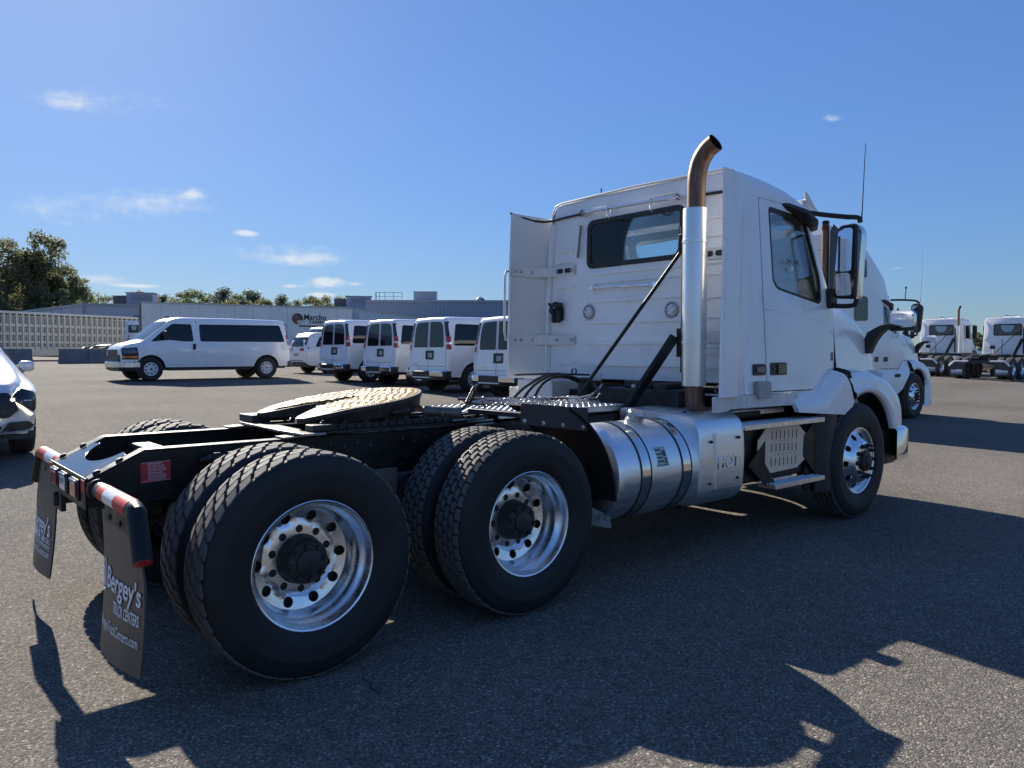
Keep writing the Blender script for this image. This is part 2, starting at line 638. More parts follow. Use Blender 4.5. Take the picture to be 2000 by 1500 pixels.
def text(body, size, loc, right, up, m, parent, name="lettering", align='CENTER', bold=0.0, shear=0.0, ext=.0015, sx=1.0, space=1.0):
    cu = bpy.data.curves.new(name, 'FONT')
    cu.body = body
    cu.size = size
    cu.align_x = align
    cu.align_y = 'CENTER'
    cu.extrude = ext
    cu.offset = bold
    cu.shear = shear
    cu.space_character = space
    cu.resolution_u = 3
    cu.materials.append(m)
    tmp = bpy.data.objects.new(name, cu)
    me = bpy.data.meshes.new_from_object(tmp)
    bpy.data.objects.remove(tmp)
    bpy.data.curves.remove(cu)
    me.name = name
    if not me.materials:
        me.materials.append(m)
    o = bpy.data.objects.new(name, me)
    COL.objects.link(o)
    r, u = Vector(right).normalized(), Vector(up).normalized()
    n = r.cross(u)
    M = Matrix(((r.x * sx, u.x, n.x, loc[0]), (r.y * sx, u.y, n.y, loc[1]), (r.z * sx, u.z, n.z, loc[2]), (0, 0, 0, 1)))
    o.parent = parent
    if parent is not None:
        M = parent_abs(parent).inverted() @ M
    o.matrix_basis = M
    return o


def parent_abs(p):
    """matrix of a parent within its thing (text is placed in thing coordinates)"""
    M = Matrix.Identity(4)
    while p is not None and p.parent is not None:
        M = p.matrix_basis @ M
        p = p.parent
    return M


# ------------------------------------------------------------------ the ground
GT = [(-400, 0), (1.5, 0), (3.0, .03), (5, .115), (8, .235), (10.5, .31), (13.5, .385), (17, .455), (20, .52), (23.3, .585), (30, .66), (50, .88), (100, 1.15), (700, 1.25)]


def gz(y):
    return lerp_tab(GT, y)


def ground():
    ys = [-120, -40, -10, -3, 0, 1.5, 2.2, 3, 4, 5, 6.5, 8, 9.2, 10.5, 12, 13.5, 15, 17, 18.5, 20, 21.6, 23.3, 26, 30, 36, 43, 50, 65, 80, 100, 200, 400, 700]
    xs = [-500, -150, -40, -10, 0, 10, 20, 40, 80, 200, 600]
    b = MB()
    vs = [(x, y, gz(y)) for y in ys for x in xs]
    n = len(xs)
    b.add(vs, [(j * n + i, j * n + i + 1, (j + 1) * n + i + 1, (j + 1) * n + i) for j in range(len(ys) - 1) for i in range(n - 1)])
    o = b.build("asphalt_lot", ASPHALT, ang=60, recalc=False)
    tag(o, "grey speckled asphalt lot under the parked vehicles", kind="structure")
    # one hairline crack beside the rear wheel
    c = MB()
    pts = [(.165, -1.325), (.150, -1.37), (.153, -1.42), (.130, -1.46), (.134, -1.52), (.112, -1.57)]
    for i in range(len(pts) - 1):
        (x0, y0), (x1, y1) = pts[i], pts[i + 1]
        w0, w1 = .004 * (1 - abs(i / 5 - .5)), .004 * (1 - abs((i + 1) / 5 - .5))
        c.add([(x0 - w0, y0, .004), (x0 + w0, y0 + .001, .004), (x1 + w1, y1 + .001, .004), (x1 - w1, y1, .004)], [(0, 1, 2, 3)])
    cr = c.build("pavement_crack", PRINT_DARK, recalc=False)
    tag(cr, "thin dark crack in the asphalt beside the rear wheel", kind="structure")


ground()
# ------------------------------------------------------------------ wheels (local: axle along +Y = inward, flange plane at y=0)
RT = .52


def tyre_mesh(pattern):
    b = MB()
    h = .137
    c = .105                                     # tyre centre inward of the rim flange
    prof = [(.292, c - .098), (.300, c - .112), (.330, c - .127), (.372, c - .136), (.420, c - .1375), (.430, c - .1395), (.436, c - .1375), (.462, c - .133),
            (.485, c - .125), (.499, c - .117), (.505, c - .108), (.5065, c - .05), (.507, c)]
    prof = prof + [(r, 2 * c - q) for r, q in prof[-2::-1]]
    b.lathe(prof, n=72)
    rows = {"lug": [(-.0855, .047), (-.0285, .047), (.0285, .047), (.0855, .047)],
            "zig": [(-.092, .034), (-.047, .036), (0, .036), (.047, .036), (.092, .034)]}[pattern]
    N = 40 if pattern == "lug" else 46
    for ri, (w, ww) in enumerate(rows):
        for k in range(N):
            a0 = (k + (.5 if ri % 2 else 0)) / N * 2 * math.pi
            da = 2 * math.pi / N
            if pattern == "lug":
                g = .43
                sk = .23
                pl = [(-g, -.42, -sk), (-g * .4, -.5, -sk * 1.5), (g * .75, -.40, -sk * .6), (g, .42, sk), (g * .4, .5, sk * 1.5), (-g * .75, .40, sk * .6)]
                poly = [((u * .93 + s_ * .55) * da, v * ww * 1.06) for u, v, s_ in pl]
            else:
                poly = [(-.45 * da, -.50 * ww), (.0 * da, -.24 * ww), (.36 * da, -.48 * ww), (.45 * da, .24 * ww), (.0 * da, .50 * ww), (-.36 * da, .26 * ww)]
            sh = .0035 if abs(w) > .08 else 0.0
            n = len(poly)
            top = []
            for (u, v) in poly:
                y = c + w + v
                e = max(0, abs(w + v) - .085)
                top.append(((RT - e * .35) * math.sin(a0 + u), y, (RT - e * .35) * math.cos(a0 + u)))
            bot = [((RT - .022) * math.sin(a0 + u * 1.03), c + w + v * 1.04, (RT - .022) * math.cos(a0 + u * 1.03)) for (u, v) in poly]
            b.add(top + bot, [tuple(range(n))] + [(i, (i + 1) % n, n + (i + 1) % n, n + i) for i in range(n)], 1)
    return b.mesh("tyre", [RUBBER_SIDE, RUBBER_TREAD], 38)


def disc_panel(b, rin, rout, dep, holes, n=72, thick=.012):
    """annular disc in the wheel plane with round holes; dep(r) is the depth inward"""
    f = lambda u, v: (u, dep(math.hypot(u, v)), v)
    mid = [(r * math.cos(a), r * math.sin(a)) for a in []for r in ()]
    outline = circ(0, 0, rout, n)
    hs = [circ(0, 0, rin, 48)] + holes
    b.panel(outline, f, lambda u, v: (0, thick, 0), hs, grid=.022)


def rim_drive():
    b = MB()
    # flange, barrel
    prof = [(.285, .108), (.289, .02), (.293, .008), (.300, .004), (.304, .000), (.303, -.006), (.297, -.009), (.290, -.006), (.2865, .003), (.283, .016), (.279, .03), (.270, .042), (.258, .056), (.252, .075), (.2500, .115), (.246, .135), (.238, .150)]
    b.lathe(prof, n=80)

    def dep(r):
        return lerp_tab([(.10, .156), (.170, .156), (.176, .160), (.182, .166), (.190, .164), (.215, .156), (.240, .150)], r)
    holes = [circ(.2065 * math.cos(a), .2065 * math.sin(a), .0250, 18) for a in [2 * math.pi * (k + .25) / 10 for k in range(10)]]
    holes += [circ(.1425 * math.cos(a), .1425 * math.sin(a), .0185, 12) for a in [2 * math.pi * (k + .75) / 10 for k in range(10)]]
    disc_panel(b, .108, .240, dep, holes)
    return b.mesh("drive_rim", ALU, 32)


def hub_drive():
    b = MB()
    b.lathe([(.120, .19), (.118, .155), (.108, .135), (.106, .085), (.098, .074), (.098, .066), (.062, .062), (.060, .052), (.05, .046), (.03, .043), (.0, .042)], n=40)
    for k in range(8):
        a = 2 * math.pi * (k + .3) / 8
        x, z = .082 * math.cos(a), .082 * math.sin(a)
        b.cyl((x, .068, z), (x, .048, z), .0125, 6)
    for k in range(10):
        a = 2 * math.pi * (k + .75) / 10
        x, z = .1425 * math.cos(a), .1425 * math.sin(a)
        b.cyl((x, .19, z), (x, .166, z), .0175, 6)
    b.lathe([(.24, .20), (.0, .20)], n=32)
    return b.mesh("hub", GREASY, 40)


def rim_plain():
    b = MB()
    b.lathe([(.285, .20), (.289, .02), (.300, .004), (.304, 0), (.297, -.008), (.285, .003), (.27, .04), (.25, .08), (.24, .2), (.0, .2)], n=56)
    return b.mesh("inner_rim", GREASY, 40)


def rim_front():
    b = MB()
    b.lathe([(.285, .17), (.289, .02), (.300, .004), (.304, .000), (.303, -.006), (.297, -.009), (.290, -.006), (.2865, .004), (.281, .022), (.274, .030)], n=80)

    def dep(r):
        return lerp_tab([(.08, -.058), (.160, -.058), (.168, -.056), (.178, -.046), (.20, -.020), (.235, .012), (.262, .026), (.276, .030)], r)
    holes = [circ(.226 * math.cos(a), .226 * math.sin(a), .027, 16) for a in [2 * math.pi * (k + .1) / 10 for k in range(10)]]
    disc_panel(b, .09, .276, dep, holes)
    return b.mesh("front_rim", ALU, 32)


def hub_front():
    b = MB()
    b.lathe([(.135, .06), (.10, -.05), (.092, -.062), (.088, -.085), (.060, -.094), (.055, -.104), (.030, -.112), (.0, -.113)], n=36)
    b.lathe([(.26, .12), (.0, .12)], n=32)
    return b.mesh("hub", GREASY, 40)


def nut_mesh():
    b = MB()
    b.lathe([(.021, 0), (.0205, -.006), (.0165, -.008), (.0165, -.026), (.0120, -.030), (.0120, -.052), (.006, -.060), (0, -.060)], n=8)
    return b.mesh("lug_nut", BLACK_PLASTIC, 40)


ME_LUG, ME_ZIG = tyre_mesh("lug"), tyre_mesh("zig")
ME_RIMD, ME_HUBD, ME_RIMP, ME_RIMF, ME_HUBF, ME_NUT = rim_drive(), hub_drive(), rim_plain(), rim_front(), hub_front(), nut_mesh()


def truck_wheels(parent, axles, xf, front_y=-1.19, nuts=True):
    """axles: [(x, tyre mesh)] dual drive axles; xf: the steer axle"""
    for side in (-1, 1):
        rz = 0 if side < 0 else math.pi
        for i, (x, tm) in enumerate(axles):
            w = link("drive_wheel", ME_RIMD, parent, (x, side * 1.19, RT), rot=(0, R(17 * i + 8), rz))
            link("tyre", tm, w)
            link("hub", ME_HUBD, w)
            v = link("inner_drive_wheel", ME_RIMP, parent, (x, side * .85, RT), rot=(0, R(40), rz))
            link("tyre", tm, v)
        w = link("front_wheel", ME_RIMF, parent, (xf, side * abs(front_y), RT), rot=(0, 0, rz))
        link("tyre", ME_ZIG, w)
        link("hub", ME_HUBF, w)
        if nuts:
            for k in range(10):
                a = 2 * math.pi * (k + .1) / 10
                link("lug_nut", ME_NUT, w, (.1425 * math.cos(a), -.058, .1425 * math.sin(a)))


# ------------------------------------------------------------------ hood, fender and cab shapes shared by the two long-nosed tractors
def hood_mesh(xf):
    b = MB()
    secs = []
    T = [(-.245, 1.050, 1.905, 1.955), (-.05, 1.035, 1.915, 1.97), (.15, 1.005, 1.905, 1.965), (.40, .965, 1.85, 1.93), (.65, .925, 1.76, 1.86), (.85, .895, 1.64, 1.77), (.97, .865, 1.53, 1.68), (1.06, .80, 1.40, 1.58)]
    for dx, w, zs, zc in T:
        q = []
        zb = 1.00
        r = .13
        half = [(w + .04, zb), (w + .02, 1.30), (w, zs - r)]
        for k in range(1, 6):
            a = math.pi / 2 * k / 5
            half.append((w - r + r * math.cos(a), zs - r + r * math.sin(a)))
        half.append((w * .55, zs + (zc - zs) * .75))
        half.append((0.0, zc))
        full = [(y, z) for y, z in half] + [(-y, z) for y, z in half[-2::-1]]
        secs.append([(xf + dx, y, z) for y, z in full])
    b.loft(secs, close=False, caps=False)
    # nose
    q = secs[-1]
    b.add(q, [tuple(range(len(q)))])
    return b


def fender_mesh(xf, side):
    L_ = [(-.06, 1.09), (.08, 1.125), (.25, 1.131), (.40, 1.09), (.52, 1.02), (.61, .93), (.67, .83), (.69, .79), (.70, .765)]
    T_ = [(-.235, 1.335), (-.05, 1.338), (.15, 1.331), (.38, 1.305), (.60, 1.255), (.77, 1.185), (.89, 1.11), (.96, 1.00), (.985, .80)]
    b = MB()
    rows = []
    for (lx, lz), (tx, tz) in zip(L_, T_):
        r = []
        P = lambda t, y: (xf + lx + (tx - lx) * t, y * side, lz + (tz - lz) * t)
        r.append(P(-.03, 1.160))
        r.append(P(-.02, 1.180))
        r.append(P(.0, 1.195))
        r.append(P(.16, 1.212))
        r.append(P(.24, 1.195))
        r.append(P(.5, 1.198))
        r.append(P(.75, 1.185))
        r.append(P(.9, 1.16))
        r.append(P(1.0, 1.10))
        x, y, z = P(1.0, .80)
        r.append((x, y, z + .045))
        rows.append(r)
    b.loft([spline(list(c), 4) for c in zip(*rows)], close=False, caps=False)
    # front return that closes the end
    e = rows[-1]
    b.add(e + [(x + .10, y * .45, z) for x, y, z in e], [(i, i + 1, len(e) + i + 1, len(e) + i) for i in range(len(e) - 1)])
    return b


def cab_y(x, z):
    """half width of the day cab body at height z"""
    w = lerp_tab([(1.0, 1.150), (1.30, 1.128), (1.9, 1.112), (2.35, 1.075), (2.75, 1.03), (3.0, .985)], z)
    return w + lerp_tab([(3.5, -.012), (3.62, 0), (4.4, 0), (4.9, -.03), (5.1, -.05)], x)


def cab_sheet(b, outline, side, holes=(), off=0.0, thick=.03, grid=None):
    f = lambda u, v: (u, side * (cab_y(u, v) + off), v)
    b.panel(outline, f, (0, -side * thick, 0), holes, grid)
    return b
# ------------------------------------------------------------------ MAIN TRACTOR
XF = 5.30
XA = 1.3165


def frame_parts(t):
    for s in (-1, 1):
        b = MB()
        prof = [(-.765, .765), (5.95, .765), (5.95, 1.02), (-.52, 1.02), (-.765, .90)]
        b.prism(prof, lambda u, v: (u, s * .43, v), (0, -s * .009, 0))
        # top and bottom flanges turned inward
        for pts, dz in ((((-.762, .9005), (-.519, 1.0205), (5.94, 1.0205)), -.01), (((-.762, .767), (5.94, .767)), .01)):
            for (x0, z0), (x1, z1) in zip(pts, pts[1:]):
                y0, y1 = s * .4315, s * .345
                b.hexa([(x0, y0, z0), (x1, y0, z1), (x1, y1, z1), (x0, y1, z0), (x0, y0, z0 + dz), (x1, y0, z1 + dz), (x1, y1, z1 + dz), (x0, y1, z0 + dz)])
        b.build("frame_rail", BLACK, t, bev=.003)
    # end crossmember: sloping top sheet with a round cut-out, end plate
    b = MB()
    sl = lambda x: .897 + (x + .768) * .49
    out = [(-.768, -.343), (-.768, .343), (-.575, .343)] + [(-.565 - .115 * math.cos(a), .235 * math.sin(a)) for a in [math.pi / 2 - math.pi * k / 16 for k in range(17)]] + [(-.575, -.343)]
    b.panel(out, lambda u, v: (u, v, sl(u)), (0, 0, -.008))
    b.build("end_crossmember", BLACK_GLOSS, t, bev=.003)
    b = MB()
    b.box(-.779, -.769, -.432, .432, .755, .905)
    b.build("end_plate", BLACK, t, bev=.004)
    b = MB()
    for y in (-.393, .393):
        for x in (-.72, -.62):
            z = sl(x) + .003
            b.lathe([(.019, -.004), (.019, .006), (.012, .012), (0, .013)], (x, y, z), (-.45, 0, 1), 12)
    b.build("rail_bolts", GREASY, t)
    # lamps on the end plate
    for y, m, nm in ((.232, RED_LENS, "tail_lamp"), (.01, CLEAR_LENS, "reverse_lamp"), (-.245, RED_LENS, "tail_lamp")):
        b = MB()
        b.prism(rrect(y - .085, y + .085, .782, .888, .025), lambda u, v: (-.780, u, v), (-.010, 0, 0))
        h = b.build(nm, BLACK_PLASTIC, t, bev=.004)
        b = MB()
        b.prism(rrect(y - .062, y + .062, .797, .866, .015), lambda u, v: (-.7905, u, v), (-.007, 0, 0))
        b.build("lens", m, h, bev=.004)
        b = MB()
        b.prism(rrect(y - .064, y + .064, .868, .884, .006), lambda u, v: (-.7905, u, v), (-.011, 0, 0))
        b.build("chrome_lip", CHROME, h, bev=.003)
    for y0, y1 in ((-.43, -.36), (.355, .425)):
        b = MB()
        b.box(-.7815, -.7797, y0, y1, .835, .895)
        b.build("reflector", RED_TAPE, t)
    # pintle-ish cable socket under the plate
    b = MB()
    b.tube([(-.775, .24, .715), (-.62, .22, .72)], .030, 14)
    b.lathe([(0, -.002), (.036, 0), (.040, .02), (.034, .04), (.0, .04)], (-.80, .24, .715), (1, 0, 0), 16)
    b.box(-.78, -.755, .14, .30, .66, .775)
    b.build("cable_socket", BLACK_PLASTIC, t, bev=.003)
    # crossmembers, axles, suspension
    b = MB()
    for x in (-.35, .62, 1.95, 2.6, 3.1):
        b.box(x - .05, x + .05, -.345, .345, .79, .98)
    b.build("crossmember", GREASY, t, bev=.006)
    for x in (0, XA):
        b = MB()
        b.tube([(x, -.84, RT), (x, -.3, RT), (x, .3, RT), (x, .84, RT)], [.075, .085, .085, .075], 14)
        b.lathe([(0, -.26), (.14, -.2), (.20, -.05), (.20, .05), (.14, .18), (.07, .26)], (x - .06, 0, RT), (1, 0, 0), 18)
        b.build("drive_axle", GREASY, t)
        for s in (-1, 1):
            b = MB()
            b.lathe([(.10, 0), (.135, .04), (.145, .12), (.135, .19), (.11, .23), (.08, .25)], (x - .30, s * .52, .50), (0, 0, 1), 20)
            b.build("air_spring", BLACK_PLASTIC, t)
            b = MB()
            b.bar((x - .35, s * .52, .47), (x + .45, s * .47, .55), .09, .045)
            b.box(x + .36, x + .52, s * .47 - .05, s * .47 + .05, .52, .78)
            b.tube([(x - .16, s * .56, .42), (x + .02, s * .48, .95)], .032, 10)
            b.build("suspension_arm", GREASY, t, bev=.006)
            b = MB()
            b.lathe([(.215, .60), (.215, .67), (.20, .69)], (x, 0, RT), (0, s, 0), 28)
            b.lathe([(.085, 0), (.09, .03), (.09, .12), (.06, .15)], (x + .22, s * .55, .50), (-1, 0, .15), 16)
            b.build("brake_drum", GREASY, t)
    # valve cluster on the right rail, tan label plate between the tyres
    b = MB()
    b.tube([(-.235, -.47, .955), (-.02, -.47, .957)], .022, 10)
    b.tube([(-.27, -.47, .948), (-.22, -.47, .955)], [.010, .018], 8)
    for x in (-.19, -.12, -.04):
        b.box(x - .018, x + .018, -.50, -.435, .93, .985)
    b.box(-.15, -.05, -.49, -.435, .86, .94)
    b.build("brake_valve", BLACK_PLASTIC, t, bev=.003)
    b = MB()
    b.box(.74, .90, -.452, -.432, .62, .80)
    b.build("suspension_plate", mat("dusty_brown_plate", (.16, .13, .10), .7, vary=.2), t, bev=.004)
    b = MB()
    for x0, n in ((-.12, 4), (.30, 6), (.95, 9), (1.75, 5)):
        for k in range(n):
            for z in (.81, .965):
                b.lathe([(.014, 0), (.014, -.007), (.008, -.009), (0, -.010)], (x0 + k * .085, -.4305, z - (.02 if k % 2 else 0)), (0, 1, 0), 6)
    b.build("rail_bolts", GREASY, t)
    b = MB()
    b.box(1.75, 3.15, .445, .56, .69, .80)  # box added under the left rail to block sunlight leaking onto the ground
    b.tube([(1.2, .50, .86), (3.3, .50, .86)], .03, 8)
    b.build("sun_leak_block", BLACK, t, bev=.004)
    # torque rods, driveline
    b = MB()
    b.tube([(.15, -.25, .62), (1.2, -.25, .60)], .03, 10)
    b.tube([(.3, 0, .52), (1.2, 0, .52)], .055, 12)
    b.tube([(1.55, 0, .55), (4.0, 0, .78)], .065, 12)
    b.build("driveshaft", GREASY, t)
    # engine, gearbox, front axle
    b = MB()
    b.box(3.2, 4.0, -.30, .30, .55, 1.05)
    b.box(4.0, 5.9, -.38, .38, .60, 1.35)
    b.tube([(XF, -.95, .46), (XF, .95, .46)], .06, 10)
    b.box(2.9, 3.25, -.22, .22, .62, .95)
    b.build("engine_block", GREASY, t, bev=.02)
    # air tanks between the rails
    for x in (2.15, 2.75):
        b = MB()
        b.lathe([(0, -.30), (.08, -.29), (.11, -.26), (.11, .26), (.08, .29), (0, .30)], (x, 0, .62), (0, 1, 0), 18)
        b.build("air_tank", BLACK, t)


def decal(t):
    b = MB()
    b.prism([(-.538, .857), (-.398, .863), (-.398, .960), (-.538, .955)], lambda u, v: (u, -.4312, v), (0, -.0012, 0))
    d = b.build("warning_decal", DECAL_RED, t)
    rows = [("IMPORTANT", .0125, .9475), ("DO NOT WELD FRAME", .0088, .936), ("DO NOT DRILL HOLES IN", .0088, .9255), ("UPPER OR LOWER FLANGES", .0088, .915),
            ("IMPORTANTE", .0125, .902), ("NO SOLDAR EN EL BASTIDOR", .0080, .891), ("NO PERFORAR PATINES SUPERIOR", .0075, .881), ("O INFERIOR DEL BASTIDOR", .0080, .871)]
    for s_, sz, z in rows:
        text(s_, sz, (-.475, -.4327, z), (1, 0, .04), (0, 0, 1), PRINT_WHITE, d, ext=.0003, bold=.0001)
    b = MB()
    for z0, z1, x0, x1 in ((.9575, .959, -.535, -.40), (.8645, .866, -.535, -.401)):
        b.hexa([(x0, -.4326, z0 - .003), (x1, -.4326, z0 + .0), (x1, -.4325, z0 + .0), (x0, -.4325, z0 - .003), (x0, -.4326, z1 - .003), (x1, -.4326, z1), (x1, -.4325, z1), (x0, -.4325, z1 - .003)])
    b.build("decal_border", PRINT_WHITE, d, ang=0)


def flap(t, side):
    # tubular hanger: out from the rail, then bent down; striped tape on the horizontal run
    xx = -.745 if side < 0 else -.70
    s = side
    A, B_, C_ = Vector((xx + .02, s * .44, .852)), Vector((xx, s * 1.165, .868)), Vector((xx - .01, s * 1.285, .685))
    b = MB()
    mid = [A, B_ + (A - B_).normalized() * .03, B_ + Vector((0, s * .012, -.012)), B_ + (C_ - B_).normalized() * .035, C_]
    b.tube(mid, .038, 18)
    b.lathe([(.052, -.01), (.052, .03), (.04, .035)], (xx + .02, s * .435, .852), (0, s, 0), 18)
    h = b.build("mud_flap_hanger", BLACK, t)
    n = (B_ - A).length
    d = (B_ - A) / n
    for k, (t0, t1, m) in enumerate(((.20, .38, RED_TAPE), (.38, .66, WHITE_TAPE), (.66, .955, RED_TAPE))):
        b = MB()
        p0, p1 = A + d * n * t0, A + d * n * t1
        b.tube([p0, p1], .0395, 18, caps=False)
        b.build("reflective_tape", m, h)
    b = MB()
    e = (C_ - B_).normalized()
    b.lathe([(.036, 0), (.036, .004), (.02, .006), (0, .006)], C_, e, 16)
    b.build("end_reflector", RED_LENS, h)
    b = MB()
    b.box(xx - .012, xx + .004, min(s * .70, s * 1.16), max(s * .70, s * 1.16), .755, .835)
    b.build("clamp_strip", BLACK, h, bev=.002)
    # the rubber flap, curling away at the bottom outer corner
    y0, y1 = (.655, 1.275)
    zt = .80
    zb = .185

    def fn(i, j):
        y = y0 + (y1 - y0) * j
        if i < .35:
            y = y0 + (1.19 - y0 + (y1 - 1.19) * (i / .35)) * j
        z = zt + (zb + .05 * j * (s < 0) - zt) * i
        bow = .028 * math.sin(math.pi * j) * (i ** 1.0) + (.030 if s < 0 else -.012) * (i ** 3) * (j - .45)
        x = xx - .012 - .045 * i * (s > 0) - bow + .010 * math.sin(i * 3.0) - (.035 * i * i if s < 0 else 0) * (1 - j)
        return (x, s * y, z)
    b = MB()
    nu, nv = 16, 12
    b.grid(fn, nu, nv)
    o = len(b.v)
    b.v += [(x + .009, y, z) for x, y, z in b.v]
    f0 = list(b.f)
    b.f += [tuple(i + o for i in f[::-1]) for f in f0]
    b.m += [0] * len(f0)
    rim = [i * (nv + 1) for i in range(nu)] + [nu * (nv + 1) + j for j in range(nv)] + [i * (nv + 1) + nv for i in range(nu, 0, -1)] + [j for j in range(nv, 0, -1)]
    for a_, c_ in zip(rim, rim[1:] + rim[:1]):
        b.f.append((a_, c_, o + c_, o + a_)); b.m.append(0)
    fl = b.build("mud_flap", FLAP_RUBBER, t)
    b = MB()
    for y in (.80, .97):
        b.lathe([(.013, 0), (.013, -.005), (0, -.009)], (xx - .013, s * y, .785), (1, 0, 0), 8)
    b.build("flap_bolts", GREASY, h)

    def on(i, j):
        P, Q, K = Vector(fn(i, j)), Vector(fn(i, j + .02)), Vector(fn(i + .02, j))
        r, u = (Q - P).normalized(), (P - K).normalized()
        if s > 0:
            r = -r
        nn = r.cross(u)
        return P + nn * .004, r, u
    # print follows the rubber: letter outlines are mapped onto the flap sheet
    def wrap(body, size, i, j0, j1, m, shear=0, bold=0):
        cu = bpy.data.curves.new("lettering", 'FONT')
        cu.body = body
        cu.size = 1.0
        cu.align_y = 'CENTER'
        cu.shear = shear
        cu.offset = bold
        cu.resolution_u = 3
        tmp = bpy.data.objects.new("lettering", cu)
        me = bpy.data.meshes.new_from_object(tmp)
        bpy.data.objects.remove(tmp)
        bpy.data.curves.remove(cu)
        xs = [v.co.x for v in me.vertices]
        x0, x1 = min(xs), max(xs)
        for v in me.vertices:
            f_ = (v.co.x - x0) / (x1 - x0)
            j = j0 + (j1 - j0) * f_
            P, r, u = on(i - v.co.y * size / (zt - zb), j)
            v.co = P
        me.materials.clear()
        me.materials.append(m)
        link("lettering", me, fl)
    if s < 0:
        wrap("Bergey's", .135, .465, .165, .955, PRINT_GREY, shear=.12, bold=.016)
        wrap("TRUCK CENTERS", .068, .635, .40, .93, PRINT_GREY, bold=.016)
        wrap("BergeysTruckCenters.com", .064, .785, .06, .93, PRINT_GREY, bold=.004)
        P, r, u = on(.46, .085)
        b = MB()
        for q in ([(-.03, -.07), (.03, -.07), (.034, -.062), (-.024, -.062)], [(-.03, -.07), (-.022, -.07), (-.006, .07), (-.014, .07)], [(.024, -.07), (.032, -.07), (.026, .07), (.018, .07)],
                  [(-.012, .062), (.02, .062), (.022, .07), (-.01, .07)], [(-.016, -.05), (-.004, -.05), (.012, .04), (.006, .04)], [(.004, -.05), (.014, -.05), (.016, .01), (.012, .01)]):
            b.prism(q, lambda a, c: tuple(P + r * a + u * c), tuple(r.cross(u) * .001))
        b.build("emblem", PRINT_GREY, fl, ang=0)
    else:
        wrap("Bergey's", .150, .565, .93, .12, PRINT_GREY, bold=.016)
        wrap("TRUCK CENTERS", .045, .685, .60, .10, PRINT_GREY, bold=.008)
        wrap("BergeysTruckCenters.com", .060, .80, .92, .08, PRINT_GREY, bold=.004)
        b = MB()
        for j0, j1, i0, i1 in ((.62, .94, .645, .715),):
            q = [on(i0, j0), on(i0, j1), on(i1, j1), on(i1, j0)]
            b.add([tuple(w[0]) for w in q], [(0, 1, 2, 3)])
        for i0, i1 in ((.722, .733), (.745, .752)):
            for j in range(8):
                q = [on(i0, .08 + j * .108), on(i0, .08 + (j + 1) * .108), on(i1, .08 + (j + 1) * .108), on(i1, .08 + j * .108)]
                b.add([tuple(w[0]) for w in q], [(0, 1, 2, 3)])
        b.build("print_bars", PRINT_GREY, fl, ang=0, recalc=False)


def grease_mat():
    m = bpy.data.materials.new("plate_grease")
    m.use_nodes = True
    t = m.node_tree
    b = t.nodes["Principled BSDF"]
    L = t.links.new
    tc = NN(t, "ShaderNodeTexCoord")
    n = NN(t, "ShaderNodeTexNoise", i_Scale=22.0, i_Detail=5.0, i_Distortion=1.6)
    L(tc.outputs["Object"], n.inputs["Vector"])
    cr = NN(t, "ShaderNodeValToRGB")
    e = cr.color_ramp.elements
    e[0].position = .30; e[0].color = (.20, .065, .006, 1)
    e[1].position = .70; e[1].color = (.54, .42, .20, 1)
    for p, c in ((.42, (.40, .185, .018, 1)), (.56, (.50, .31, .07, 1))):
        q = e.new(p); q.color = c
    L(n.outputs["Fac"], cr.inputs[0])
    L(cr.outputs[0], b.inputs["Base Color"])
    b.inputs["Roughness"].default_value = .38
    b.inputs["Specular IOR Level"].default_value = .3
    n2 = NN(t, "ShaderNodeTexNoise", i_Scale=60.0, i_Detail=3.0, i_Distortion=2.0)
    L(tc.outputs["Object"], n2.inputs["Vector"])
    bp = NN(t, "ShaderNodeBump", i_Strength=.5, i_Distance=.01)
    L(n2.outputs["Fac"], bp.inputs["Height"])
    L(bp.outputs[0], b.inputs["Normal"])
    return m


